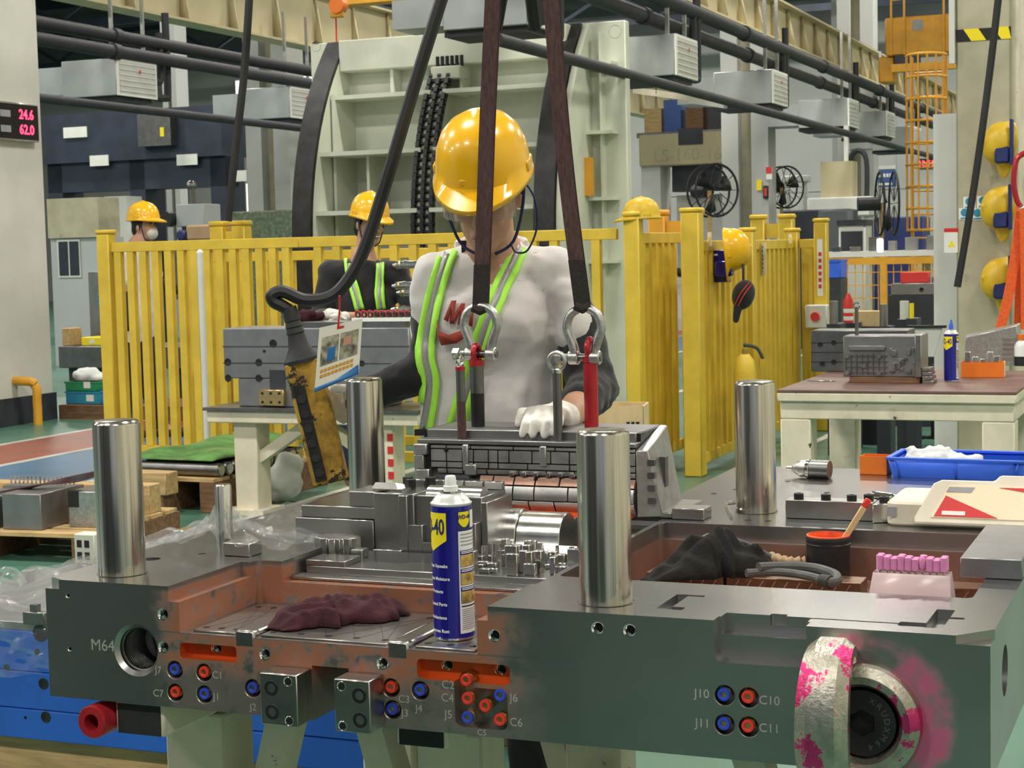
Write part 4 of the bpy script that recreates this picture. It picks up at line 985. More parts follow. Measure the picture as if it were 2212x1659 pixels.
def bvh(objs, root):
    vs = []; fs = []; M = WM[root]
    for o in objs:
        n = len(vs); vs += [M @ v.co for v in o.data.vertices]; fs += [tuple(i+n for i in p.vertices) for p in o.data.polygons]
    return BVHTree.FromPolygons(vs, fs)
def surf(tree, px, py, off, fallback):
    d = ray(px, py).normalized(); h = tree.ray_cast(CC, d)
    if h[0] is None: return at(px, py, fallback) if fallback else None
    n = h[1] if h[1].dot(d) < 0 else -h[1]; return h[0]+n*off-d*off*.5
def ribbon(tree, pts, wpx, off, name, m, parent, k=5, fb=4.0, lat=None):
    """band lying on a surface: pts (px,py) centre line, wpx half width"""
    c = spline([V(p[0], p[1], 0) for p in pts], k); L = []; 
    for i, p in enumerate(c):
        t = (c[min(i+1, len(c)-1)]-c[max(i-1, 0)]).normalized(); n = V(-t.y, t.x, 0)
        row = [surf(tree, *(p+n*(w*wpx+(lat or 0)))[:2], off, None) for w in (-1, 0, 1)]
        if None not in row: L.append(row)
    vs = [q for r in L for q in r]; fs = [(3*i+k, 3*i+k+1, 3*i+k+4, 3*i+k+3) for i in range(len(L)-1) for k in (0, 1)]
    return MB().add(vs, fs).build(name, m, parent, world=True, solid=.002, ang=60)
def hard_hat(parent, c, up, fwd, s=1.0, name='hard_hat', m='hat_yellow', straps=True, world=True):
    """c: centre of the head band plane"""
    up = Vector(up).normalized(); f = Vector(fwd); f = (f-up*f.dot(up)).normalized(); r = f.cross(up)
    M = Matrix((r, f, up)).transposed().to_4x4(); M.translation = Vector(c); M = M @ Matrix.Scale(s, 4)
    n = 40; prof = [(.118, -.004), (.1175, .006), (.112, .012), (.110, .035), (.104, .068), (.090, .098), (.068, .120), (.040, .134), (.015, .139), (0, .1395)]
    mb = MB(M); vs = []; fs = []
    for j, (rr, h) in enumerate(prof):
        for i in range(n):
            a = 2*PI*i/n; sx = math.cos(a)*rr*.92; sy = math.sin(a)*rr*1.12
            if j < 3: # rim flares into a peak at the front
                k = max(0, math.sin(a))**1.5; sy += k*(.055 if j < 2 else .0); hh = h-k*(.018 if j < 2 else 0)
            else: hh = h
            vs.append((sx, sy, hh))
    for j in range(len(prof)-1):
        for i in range(n): fs.append((j*n+i, j*n+(i+1) % n, (j+1)*n+(i+1) % n, (j+1)*n+i))
    mb.add(vs, fs); hat = mb.build(name, m, parent, world=world, solid=.003*s, ang=50)
    rg = MB(M); rg.tube([(0, -.10, .075), (0, -.06, .118), (0, 0, .142), (0, .06, .122), (0, .105, .075)], [.004, .012, .014, .012, .004], 8, flat=.5); rg.build('ridge', m, hat, world=world)
    for k in (-1, 1):
        g = MB(M); g.tube([(k*.038, -.10, .07), (k*.036, -.05, .116), (k*.034, 0, .130), (k*.034, .05, .118), (k*.036, .105, .066)], [.003, .008, .009, .008, .003], 6, flat=.45); g.build('ridge', m, hat, world=world)
        MB(M).b2((k*.100-.006, -.028, .010), (k*.100+.006, .028, .034)).build('side_slot', m, hat, world=world, bevel=.003)
    MB(M).b2((-.03, .118, .02), (.03, .124, .034)).build('front_boss', m, hat, world=world, bevel=.002)
    return hat, M
# ---- main worker
WY = 3.90
wk = thing('person', 'worker in white t-shirt, hi-vis braces and yellow helmet guiding the hanging core', 'person', V(at(1050, 900, 3.98).x, 3.98, 0), 0)
neck = at(1062, 545, 3.88); hc = at(1047, 420, 3.78)
shL = at(948, 598, 3.89); shR = at(1196, 592, 3.89); elL = at(935, 790, 3.93); wrL = at(775, 865, 3.93)
elR = at(1282, 838, 3.82); wrR = at(1222, 905, 3.56); hip = at(1055, 980, 3.98); hipL = at(985, 1000, 3.98); hipR = at(1125, 1000, 3.98)
knL = V(hipL.x-.01, 3.97, .50); knR = V(hipR.x+.01, 3.97, .50); anL = V(hipL.x-.02, 4.0, .09); anR = V(hipR.x+.02, 4.0, .09)
chest = at(1065, 690, 3.92); waist = at(1050, 860, 3.97)
hd_up = V(-.07, -.44, 1).normalized(); hd_f = V(-.18, -1, -.44).normalized(); hd_r = hd_f.cross(hd_up)
HM = Matrix((hd_r, hd_f, hd_up)).transposed()
def H(r, f, u): return hc+hd_r*r+hd_f*f+hd_up*u
H4 = HM.to_4x4()
face = [('e', H(0, -.01, .01), (.074, .092, .105), H4), ('e', H(0, .015, -.055), (.058, .068, .062), H4), ('e', H(0, .055, -.095), (.032, .028, .022), H4),
        ('c', H(0, .082, .0), H(0, .104, -.028), .009, .013), ('e', H(0, .098, -.030), (.017, .012, .010), H4), ('e', H(-.036, .06, -.02), (.024, .02, .02), H4), ('e', H(.036, .06, -.02), (.024, .02, .02), H4),
        ('e', H(0, .083, -.062), (.024, .012, .011), H4), ('e', H(-.077, -.012, -.01), (.010, .02, .032), H4), ('e', H(.077, -.012, -.01), (.010, .02, .032), H4)]
body = blob('body', 'skin', wk, face+[('c', H(0, -.03, -.05), neck+V(0, 0, -.02), .052, .058), ('c', neck, chest, .07, .10), ('c', chest, waist, .10, .09), ('c', waist, hip, .09, .1),
    ('c', neck+V(0, .01, -.03), shL, .05, .05), ('c', neck+V(0, .01, -.03), shR, .05, .05), ('c', shL, elL, .045, .036), ('c', elL, wrL, .038, .027), ('c', shR, elR, .045, .036), ('c', elR, wrR, .042, .030),
    ('c', hipL, knL, .075, .05), ('c', knL, anL, .05, .035), ('c', hipR, knR, .075, .05), ('c', knR, anR, .05, .035), ('c', anL, anL+V(0, -.13, -.05), .035, .03), ('c', anR, anR+V(0, -.13, -.05), .035, .03)], .007, 4)
lp_ = MB(); lp_.ell(H(0, .094, -.064), (.021, .006, .004), 14, 6, H4); lp_.ell(H(0, .092, -.072), (.018, .006, .0045), 14, 6, H4); lp_.build('lips', 'lips', wk, world=True)
for k in (-1, 1):
    MB().ell(H(k*.033, .074, .018), (.012, .008, .007), 12, 8, H4).build('eye', 'white_paper', wk, world=True)
    MB().tube([H(k*.016, .090, .033), H(k*.033, .088, .038), H(k*.052, .076, .034)], .0035, 6).build('eyebrow', 'hair', wk, world=True)
blob('hair', 'hair', wk, [('e', H(0, -.035, .03), (.083, .082, .09), H4), ('e', H(0, -.06, -.03), (.07, .055, .06), H4), ('c', H(.078, .005, .02), H(.076, -.01, -.02), .01, .007), ('c', H(-.078, .005, .02), H(-.076, -.01, -.02), .01, .007)], .008, 4)
shirt = blob('t_shirt', 'shirt_white', wk, [('c', neck+V(-.02, .015, -.03), shL, .064, .058), ('c', neck+V(.02, .015, -.03), shR, .064, .058), ('c', shL+V(.035, 0, -.01), at(985, 760, 3.92), .066, .092), ('c', shR+V(-.035, 0, -.01), at(1125, 760, 3.92), .066, .098), ('c', chest+V(-.04, -.02, 0), chest+V(.05, -.02, 0), .115, .115),
    ('c', at(1000, 760, 3.93), at(1000, 965, 3.95), .09, .098), ('c', at(1110, 760, 3.93), at(1105, 985, 3.95), .105, .12), ('c', neck+V(-.03, .02, -.05), chest, .08, .1), ('c', neck+V(.03, .02, -.05), chest, .08, .1), ('c', neck+V(0, .02, -.03), neck+V(0, .01, -.06), .062, .07),
    ('c', shL, at(937, 718, 3.92), .058, .054), ('c', shR, at(1232, 705, 3.87), .062, .060), ('c', at(1215, 640, 3.86), at(1240, 712, 3.85), .054, .056)], .009, 5, (.034, .11))
trs = blob('trousers', 'cloth_black', wk, [('c', hipL, hipR, .10, .10), ('c', waist+V(0, 0, -.08), hip, .10, .105), ('c', hipL, knL, .098, .07), ('c', knL, anL+V(0, 0, .03), .072, .058), ('c', hipR, knR, .098, .07), ('c', knR, anR+V(0, 0, .03), .072, .058)], .014, 5, (.012, .08))
for a in (anL, anR): blob('shoe', 'black_plastic', wk, [('c', a+V(0, .03, -.045), a+V(0, -.16, -.05), .042, .04), ('c', a+V(0, .0, .0), a+V(0, 0, -.05), .045, .045)], .009, 3)
sleeves = [blob('arm_sleeve', 'cloth_black', wk, [('c', at(932, 690, 3.92), elL, .050, .050), ('c', elL, wrL, .052, .040)], .009, 4, (.012, .035)),
           blob('arm_sleeve', 'cloth_black', wk, [('c', at(1242, 690, 3.87), elR, .054, .058), ('c', elR, elR*.5+wrR*.5, .058, .046)], .009, 4, (.014, .035))]
# gloves: palm, four fingers and thumb each
def glove(wrist, kn, tips, mids, thumb, rp=.030):
    pr = [('c', wrist, wrist*.75+kn[1]*.25, .031, .033)]
    for a, b in zip(kn, kn[1:]): pr.append(('c', a, b, .0145, .0145)); pr.append(('c', wrist*.6+a*.4, b, .022, .014))
    pr.append(('c', wrist*.5+kn[0]*.5, kn[0], .024, .015)); pr.append(('c', wrist*.5+kn[-1]*.5, kn[-1], .022, .014))
    for k, m_, t in zip(kn, mids, tips): pr += [('c', k, m_, .0118, .0105), ('c', m_, t, .0105, .0088)]
    pr += [('c', wrist*.65+kn[0]*.35, thumb[0], .017, .013), ('c', thumb[0], thumb[1], .013, .010)]
    return blob('glove', 'glove_white', wk, pr, .0042, 3)
kn = [at(1147, 893, 3.50), at(1167, 889, 3.48), at(1187, 892, 3.47), at(1208, 898, 3.46)]
md_ = [at(1136, 915, 3.455), at(1158, 912, 3.440), at(1183, 914, 3.43), at(1206, 917, 3.43)]
tp = [at(1129, 938, 3.452), at(1151, 939, 3.437), at(1176, 940, 3.427), at(1199, 936, 3.425)]
glove(wrR+V(0, -.005, .005), kn, tp, md_, (at(1128, 893, 3.53), at(1121, 915, 3.50)))
# other hand: fingers wrapped round the pendant
kn2 = [at(738, 850, 3.925), at(738, 868, 3.93), at(740, 886, 3.93), at(742, 903, 3.93)]
md2 = [at(690+4*i, 836+18*i, 3.945) for i in range(4)]; tp2 = [at(650+4*i, 842+18*i, 3.90) for i in range(4)]
glove(wrL+V(-.005, 0, 0), kn2, tp2, md2, (at(748, 842, 3.89), at(722, 838, 3.812)))
tree = bvh([shirt, trs], wk)
for pts in ([(998, 497), (968, 550), (945, 620), (926, 720), (922, 770), (932, 830), (917, 930)], [(1140, 492), (1115, 550), (1075, 640), (1040, 730), (1010, 830), (985, 925)]):
    for lat, m_, nm in ((-13, 'hi_vis', 'hi_vis_band'), (0, 'reflective', 'reflective_band'), (13, 'hi_vis', 'hi_vis_band')):
        ribbon(tree, pts, 6.6, .006, nm, m_, wk, lat=lat)
for px, py in ((985, 918), (920, 932)): MB().box(surf(tree, px, py, .012, 3.9), (.03, .012, .014)).build('buckle', 'black_plastic', wk, world=True)
# shirt print: red block letters above a white tick on red
def print_poly(poly, m, off=.007):
    v = [surf(tree, x, y, off, 3.9) for x, y in poly]; MB().add(v, [tuple(range(len(v)))]).build('shirt_print', m, wk, world=True, solid=.001)
print_poly([(962, 690), (978, 653), (988, 653), (983, 680), (996, 657), (1004, 657), (1000, 700), (991, 700), (993, 676), (982, 699), (973, 697), (977, 672), (970, 694)], 'red_print')
print_poly([(1008, 700), (1012, 660), (1024, 668), (1020, 706)], 'red_print')
print_poly([(949, 690), (954, 716), (972, 722), (1002, 710), (1008, 726), (990, 738), (958, 743), (951, 722)], 'red_print')
hat, HTM = hard_hat(wk, H(0, -.012, .045), hd_up, hd_f, 1.0)
gg = MB(H4); gm = []
for k in range(13):
    a = -1.25+2.5*k/12; gm.append((a, .084*math.sin(a), .058+.050*math.cos(a)))
vs = [H(x, y, u) for u in (-.022, .030) for a, x, y in gm]; MB().add(vs, [(i, i+1, 14+i, 13+i) for i in range(12)]).build('safety_glasses', 'goggle', wk, world=True, solid=.002)
MB().tube([H(x*1.01, y, .031) for a, x, y in gm], .004, 6).build('glasses_frame', 'navy', wk, world=True)
for k in (-1, 1):
    MB().tube([H(k*.083, .05, .02), H(k*.088, 0, .015), H(k*.085, -.05, .0)], .0035, 6).build('glasses_arm', 'navy', wk, world=True)
    MB().tube(spline([H(k*.092, .01, .05), H(k*.086, .02, -.02), H(k*.06, .03, -.10), H(k*.02, .05, -.122)], 5), .0035, 6).build('chin_strap', 'navy', wk, world=True)
MB().tube(spline([at(1135, 395, 3.72), at(1155, 430, 3.72), at(1160, 490, 3.74), at(1140, 540, 3.74), at(1115, 545, 3.75), at(1105, 530, 3.75)], 6), .0022, 6).build('loose_cord', 'navy', wk, world=True)
c_ = MB(); c_.prism([(0, 0), (.016, 0), (.014, -.045), (.006, -.055), (.001, -.05)], 0, .004, Matrix.Translation(surf(tree, 996, 520, .012, 3.85)) @ XZ); c_.build('mask_flap', 'cloth_black', wk, world=True)
col_ = [neck+V(.078*math.cos(a), .012+.07*math.sin(a), .012*math.sin(a)+(-.02 if math.sin(a) < 0 else .02)) for a in [2*PI*i/28 for i in range(28)]]
MB().tube(col_, .007, 8, closed=True, flat=1.4).build('collar', 'shirt_white', wk, world=True)
# ------------------------------------------------------------ things lying on the mould
def mloc(u, v, z=0): return MM @ V(u, v, z)
def wd_can(loc, label, a_off=0, H=.2475, R=.0325, simple=False):
    t = thing('spray_can', label, 'spray can', loc, a_off)
    k = H/.2475
    MB().lathe([(0, .0), (R*.9, 0), (R*1.0, .002), (R*1.0, .004), (R*.985, .0055), (R*.985, .206*k), (R*.96, .2115*k), (0, .2115*k)], None, 48).build('body', 'can_blue', t)
    MB().lathe([(R*.93, -.0001), (R*1.005, .0015), (R*1.005, .004), (R*.99, .005)], None, 40).build('bottom_rim', 'chrome', t)
    MB().lathe([(R*.965, .2105*k), (R*1.0, .2125*k), (R*1.0, .214*k), (R*.96, .2145*k), (R*.86, .219*k), (R*.68, .2265*k), (R*.5, .229*k), (R*.46, .2295*k)], None, 40).build('dome', 'can_top', t)
    MB().lathe([(R*.46, .2285*k), (R*.53, .2300*k), (R*.53, .232*k), (R*.42, .233*k), (0, .233*k)], None, 32).build('valve_cup', 'chrome', t)
    if simple: MB().lathe([(R*.3, .232*k), (R*.3, .25*k), (R*.16, .262*k), (R*.12, .275*k), (0, .275*k)], None, 16).build('cap_nozzle', 'tray_blue', t)
    else: MB().lathe([(R*.36, .232*k), (R*.36, .2395*k), (R*.29, .2405*k), (R*.26, .2535*k), (R*.22, .2555*k), (0, .2557*k)], None, 28).build('spray_head', 'can_white', t)
    def wrap(th, z, off): return (R*.985+off)*math.sin(th), -(R*.985+off)*math.cos(th), z
    def cp(t0, t1, z0, z1, off, nm, m, par=t, shape=None):
        n = max(2, int(abs(t1-t0)/.12)); vs = []; rows = 6 if shape else 1
        for j in range(rows+1):
            for i in range(n+1):
                f = i/n; th = math.radians(t0+(t1-t0)*f) if abs(t0) > 4 or abs(t1) > 4 else t0+(t1-t0)*f
                zb = z0 if not shape else z0+shape(f)*(z1-z0); vs.append(wrap(th, zb+(z1-zb)*j/rows, off))
        return MB().add(vs, [(j*(n+1)+i, j*(n+1)+i+1, (j+1)*(n+1)+i+1, (j+1)*(n+1)+i) for j in range(rows) for i in range(n)]).build(nm, m, par)
    def wt(txt, th, z, size, m, par, off=.0007, bold=0, sx=1):
        vs, fs = textmb(txt, size, 0, bold, 0, sx); MB().add([wrap(math.radians(th)+x/R, z+y, off) for x, y, _ in vs], fs).build('lettering', m, par, label='printed text ' + txt)
    sh = cp(-125, -25, .140*k, .201*k, .0003, 'yellow_shield', 'can_yellow', t, lambda f: .30-.30*(1-abs(2*f-1))**1.0)
    wt('WD-40', -86, .178*k, .034*k, 'navy', sh, .0008, .0008, .6)
    wp = cp(8, 88, .012*k, .172*k, .0003, 'white_panel', 'can_white')
    bl = cp(8, 60, .172*k, .203*k, .0003, 'dark_header', 'navy'); y2 = cp(10, 46, .178*k, .202*k, .0006, 'small_shield', 'can_yellow', t, lambda f: .35-.35*(1-(2*f-1)**2)); wt('WD-40', 28, .194*k, .0088*k, 'navy', y2, .0012, .0003, .9)
    cp(50, 88, .176*k, .203*k, .0006, 'white_tab', 'can_white')
    for i in range(4): cp(14, 80, (.166-.0055*i)*k, (.1678-.0055*i)*k, .0006, 'print_line', 'text_grey', wp)
    for i in range(3):
        z1 = (.142-.0285*i)*k; f = cp(12, 86, z1-.026*k, z1, .0006, 'photo_frame', 'can_blue', wp); cp(13, 86, z1-.0255*k, z1-.007*k, .0009, 'photo', 'can_photo', f)
        for j in range(2): cp(15, 74-10*j, z1-(.0025+.0024*j)*k, z1-(.0012+.0024*j)*k, .0009, 'print_line', 'can_white', f)
    cp(13, 84, .0535*k, .0555*k, .0006, 'rule', 'black_ink', wp)
    for i in range(11): cp(14, 76-(i*7) % 17, (.049-.0031*i)*k, (.0502-.0031*i)*k, .0006, 'print_line', 'text_grey', wp)
    if not simple:
        for txt, z in (('Stops Squeaks', .118), ('Drives Moisture', .098), ('Protects', .078), ('Rusted Parts', .058), ('Mechanisms', .037), ('Removes Rust', .016)): wt(txt, -60, z*k, .0072*k, 'can_white', t, .0006, .0002)
    return t
ca = mloc(.615, .004, -.0714); wd_can(ca, 'tall blue spray can standing in the front pocket of the mould', .20)
def rag(label, m, base, prims, vox=.006, disp=(.02, .03), name='rag', sm=3):
    t = thing(name, label, 'rag', base, 0); o = blob('cloth', m, t, prims, vox, sm, disp); return t
zf = MO.z-.0712
def fp(px, py, dz=.01): return onz(px, py, zf+dz)
def cloth(label, m, path, wid, hgt, plane, seed=1, nu=80, nv=36, folds=5.0):
    """crumpled cloth lying on a level plane: path of pixels, half widths and heights along it"""
    random.seed(seed); P = spline([onz(x, y, plane) for x, y in path], 8); N = len(P)-1; base = P[N//2]
    def itp(L, t): k = t*(len(L)-1); i = min(int(k), len(L)-2); f = k-i; f = f*f*(3-2*f); return L[i]*(1-f)+L[i+1]*f
    ph = [random.uniform(0, 6.28) for _ in range(8)]
    def fn(a, b):
        k = min(int(a*N), N-1); f = a*N-k; p = P[k]*(1-f)+P[k+1]*f; t = (P[min(k+1, N)]-P[max(k-1, 0)]); t.z = 0; t.normalize(); n = V(-t.y, t.x, 0); c = 2*b-1
        w_ = itp(wid, a)*(1+.16*math.sin(a*19+ph[0]+(2 if c > 0 else 0))+.08*math.sin(a*43+ph[1]))
        x = c*folds+1.3*math.sin(a*7+ph[2])+.7*math.sin(a*15+ph[3]+c*2); cr = (1-abs(math.sin(x)))*.6+.2*(1+math.cos(2*x)); x2 = (c*2.2+a*9)*1.7+1.1*math.sin(a*21+ph[4]); cr2 = .5+.5*math.cos(2*x2+ph[5])
        env = max(0, 1-abs(c)**3.5)**.7*min(1, a*9)**.6*min(1, (1-a)*9)**.6; z = itp(hgt, a)*env*(.60+.26*cr+.14*cr2)+.0015
        return p+n*(c*w_)+UZ*z-base
    t = thing('rag', label, 'rag', base, 0); MB().grid(fn, nu, nv).build('cloth', m, t, ang=70, solid=.0012); return t
cloth('crumpled maroon cloth rag lying in the front left pocket of the mould', 'rag_maroon', [(592, 1362), (640, 1350), (700, 1340), (760, 1334), (810, 1325), (850, 1318)], [.02, .05, .062, .06, .07, .05], [.012, .030, .040, .036, .032, .03], MO.z-.0712)
# right pocket: black rag, hoses, jar, brush, grinding points
zp = MO.z-.0575
def gp_(px, py, dz=.01): return onz(px, py, zp+dz)
cloth('black cloth wrapped over a hand grinder in the right pocket', 'rag_black', [(1392, 1258), (1450, 1250), (1510, 1240), (1560, 1236), (1610, 1234), (1655, 1226)], [.015, .04, .06, .065, .05, .02], [.012, .03, .075, .088, .055, .03], MO.z-.0575, 4, folds=3.6)
def hose(pts, r, label, m='hose_grey', name='air_hose', k=7, base=None):
    P = pts; b = P[0]; t = thing(name, label, 'hose', b, 0); MB().tube(spline([p-b for p in P], k), r, 10).build('tube', m, t); return t, b
t, b = hose([gp_(1638, 1226, .024), gp_(1700, 1224, .020), gp_(1760, 1228, .018), gp_(1800, 1240, .016), gp_(1808, 1252, .014), gp_(1795, 1258, .013), gp_(1770, 1252, .013)], .0092, 'thick grey air hose bending round beside the black jar')
MB().cyl(gp_(1775, 1254, .013)-b, gp_(1795, 1258, .013)-b, .0115, n=14).build('sleeve', 'black_rubber', t)
hose([gp_(1612, 1238, .016), gp_(1680, 1236, .014), gp_(1740, 1243, .013), gp_(1778, 1253, .012)], .0075, 'second grey hose length lying in front of the first')
t, b = hose([gp_(1513, 1200, .03), gp_(1510, 1180, .05), gp_(1525, 1160, .06), gp_(1560, 1158, .055), gp_(1610, 1175, .04), gp_(1650, 1195, .02), gp_(1668, 1204, .012)], .0055, 'thin dark hose arching out of the black cloth to a taped joint')
MB().tube(spline([gp_(1664, 1202, .012)-b, gp_(1700, 1212, .012)-b, gp_(1738, 1212, .012)-b], 8), [.008+.0025*math.sin(i*2.1) for i in range(17)], 10).build('taped_joint', 'cardboard', t)
t = thing('white_bar', 'flat white plastic bar lying behind the grey hose', 'bar', mloc(.90, .64, -.0875), YAW); MB().b2((-.045, -.008, 0), (.045, .008, .008)).build('bar', 'white_paper', t, bevel=.002)
jb = mloc(1.065, .665, -.0879)
t = thing('paint_jar', 'round black jar with orange paint smeared round its mouth', 'jar', jb, YAW)
jr = .0395; jh = .089
MB().lathe([(0, 0), (jr*.96, 0), (jr, .003), (jr, jh*.80), (jr*1.03, jh*.81), (jr*1.03, jh*.84), (jr, jh*.85), (jr, jh*.9), (jr*1.02, jh*.91), (jr*1.02, jh*.94), (jr*.98, jh), (jr*.90, jh), (jr*.90, jh*.5)], None, 36).build('pot', 'black_plastic', t)
MB().lathe([(jr*.99, jh*.985), (jr*.985, jh*1.01), (jr*.92, jh*1.015), (jr*.895, jh*.99), (jr*.89, jh*.7), (0, jh*.68)], None, 36).build('paint', 'orange_dye', t)
bt = thing('paint_brush', 'wooden brush handle with red tip leaning out of the orange jar', 'brush', jb+V(.01, 0, .05), 0)
p0 = V(0, 0, 0); p1 = at(1877, 1078, jb.y-.0)-(jb+V(.01, 0, .05)); pm = p0+(p1-p0)*.86
MB().bar(p0, pm, .011, .005, (0, 1, 0)).build('handle', 'wood_pale', bt, bevel=.001); MB().bar(pm, p1, .0125, .006, (0, 1, 0)).build('red_tip', 'coupling_red', bt, bevel=.002)
part('raised_seat', 'mould_steel', 1.19, 1.37, .2, .292, -.0819, -.047)
kb = mloc(1.283, .245, -.0468)
t = thing('grinding_point_box', 'clear pinkish plastic rack box for grinding points in the right pocket', 'box', kb, YAW)
W2, D2 = .066, .028
rk = MB(); rk.add([(-W2, -D2, 0), (W2, -D2, 0), (W2*.86, -D2*.3, .066), (-W2*.86, -D2*.3, .066), (-W2, D2, 0), (W2, D2, 0), (W2*.86, D2, .066), (-W2*.86, D2, .066)], [(0, 1, 2, 3), (1, 5, 6, 2), (5, 4, 7, 6), (4, 0, 3, 7), (0, 4, 5, 1)]); rk.build('shell', 'pink_clear', t, solid=.0018)
MB().b2((-W2*.84, -D2*.28, .058), (W2*.84, D2*.95, .062)).build('peg_shelf', 'pink_clear', t)
MB().b2((-.02, -D2-.002, .012), (.016, -D2+.004, .030)).build('latch', 'ivory', t, bevel=.003)
for r_ in range(2):
    for i in range(10):
        u = -W2*.74+i*W2*1.48/9; v = .004+r_*.014
        g = thing('grinding_point', 'small pink cylindrical grinding stone on a pin in the rack box', 'grinding stone', kb+BM.to_3x3() @ V(u, v, .062), YAW, 'pink grinding stones in the rack')
        MB().cyl((0, 0, -.02), (0, 0, .008), .0013, n=8).build('pin', 'chrome', g)
        if i == 6 and r_ == 0: MB().ell((0, 0, .020), (.0052, .0052, .012), 12, 8).build('stone', 'pink_stone', g)
        else: MB().cyl((0, 0, .008), (0, 0, .030-.002*(i % 3)), .0056, n=14).build('stone', 'pink_stone', g, bevel=.0006)
# on the rear top face
sb = mloc(.945, .84, .0004)
t = thing('bolted_block', 'long grey steel block with black cap screws standing behind the right pocket', 'steel block', sb, YAW)
MB().b2((0, 0, 0), (.17, .045, .036)).build('bar', 'steel', t, bevel=.0012); MB().prism([(.172, -.02), (.205, -.005), (.205, .05), (.172, .06)], 0, .036).build('end_block', 'steel_bright', t, bevel=.0012)
for u, v in ((.022, .02), (.075, .02), (.125, .02), (.155, .034), (.188, .015)):
    MB().lathe([(0, 0), (.0095, 0), (.0095, .010), (.0088, .0108), (.005, .0108), (.005, .006), (0, .006)], frame((u, v, .0362)), 18).build('cap_screw', 'black_oxide', t)
t = thing('hex_key', 'small bent hex key lying left of the rear right guide pillar', 'hex key', onz(1580, 1118, MO.z+.0035), 0)
b = onz(1580, 1118, MO.z+.0035); P = [onz(1580, 1118, MO.z+.0035), onz(1568, 1090, MO.z+.0035), onz(1569, 1086, MO.z+.0035), onz(1588, 1084, MO.z+.0035)]
MB().tube([p-b for p in P], .0033, 6).build('key', 'steel_bright', t)
t = thing('drill_chuck', 'steel drill chuck lying on its side on the rear of the mould', 'chuck', mloc(.862, 1.42, .021), YAW-.12)
M = Matrix.Rotation(PI/2, 4, 'Y')
MB(M).lathe([(0, -.052), (.004, -.052), (.005, -.040), (.008, -.038), (.017, -.024), (.0195, -.018), (.0195, -.004), (.016, -.003)], None, 28).build('nose', 'galvanised', t)
MB(M).lathe([(.016, -.004), (.0215, -.003), (.0215, .004), (.0205, .005)], None, 28).build('ring', 'chrome', t)
sl_ = MB(M); pts = [((.0208 if i % 2 else .0202)*math.cos(2*PI*i/48), (.0208 if i % 2 else .0202)*math.sin(2*PI*i/48)) for i in range(48)]; sl_.prism(pts, .005, .050).build('knurled_sleeve', 'steel_dark', t, bevel=.001)
t = thing('orange_carton', 'small orange open carton left of the blue tray', 'carton', mloc(.962, 1.50, .0004), YAW-.05)
def opencarton(t, w, d, h, m, th=.0015, inm='cardboard'):
    for lo, hi in (((0, 0, 0), (w, th, h)), ((0, d-th, 0), (w, d, h)), ((0, th, 0), (th, d-th, h)), ((w-th, th, 0), (w, d-th, h)), ((0, 0, 0), (w, d, th))): MB().b2(lo, hi).build('panel', m, t)
opencarton(t, .062, .05, .042, 'orange_plastic')
def tray(loc, rz, w, d, h, label, m='tray_blue', name='parts_tray', ribs=3):
    t = thing(name, label, 'tray', loc, rz); k = .93
    fr = MB(); o = [(-w*k/2, -d*k/2, 0), (w*k/2, -d*k/2, 0), (w*k/2, d*k/2, 0), (-w*k/2, d*k/2, 0), (-w/2, -d/2, h), (w/2, -d/2, h), (w/2, d/2, h), (-w/2, d/2, h)]
    fr.add(o, [(3, 2, 1, 0), (0, 1, 5, 4), (1, 2, 6, 5), (2, 3, 7, 6), (3, 0, 4, 7)]).build('shell', m, t, solid=.003)
    rp = [(-w/2, -d/2, h), (w/2, -d/2, h), (w/2, d/2, h), (-w/2, d/2, h)]
    for a, b in zip(rp, rp[1:]+rp[:1]): MB().bar(a, b, .012, .006).build('rim', m, t, bevel=.001)
    for i in range(ribs):
        x = -w/2*.9+w*.9*i/(ribs-1) if ribs > 1 else 0; MB().add([(x*k-.002, -d*k/2-.003, 0), (x*k+.002, -d*k/2-.003, 0), (x+.002, -d/2-.003, h-.004), (x-.002, -d/2-.003, h-.004)], [(0, 1, 2, 3)]).build('rib', m, t, solid=.003)
    return t
tray(mloc(1.185, 1.55, .0005), YAW-.04, .30, .17, .042, 'blue plastic parts tray holding a clear plastic bag on the mould rear')
t = thing('plastic_bag', 'crumpled clear plastic bag of small parts lying in the blue tray', 'bag', mloc(1.15, 1.54, .012), YAW)
blob('film', 'poly_bag', t, [('c', mloc(1.08, 1.54, .03), mloc(1.22, 1.54, .03), .022, .016), ('c', mloc(1.09, 1.55, .045), mloc(1.15, 1.55, .05), .012, .016), ('c', mloc(1.13, 1.56, .06), mloc(1.16, 1.56, .045), .008, .012), ('c', mloc(1.075, 1.55, .05), mloc(1.06, 1.56, .055), .012, .006)], .005, 2, (.02, .02))
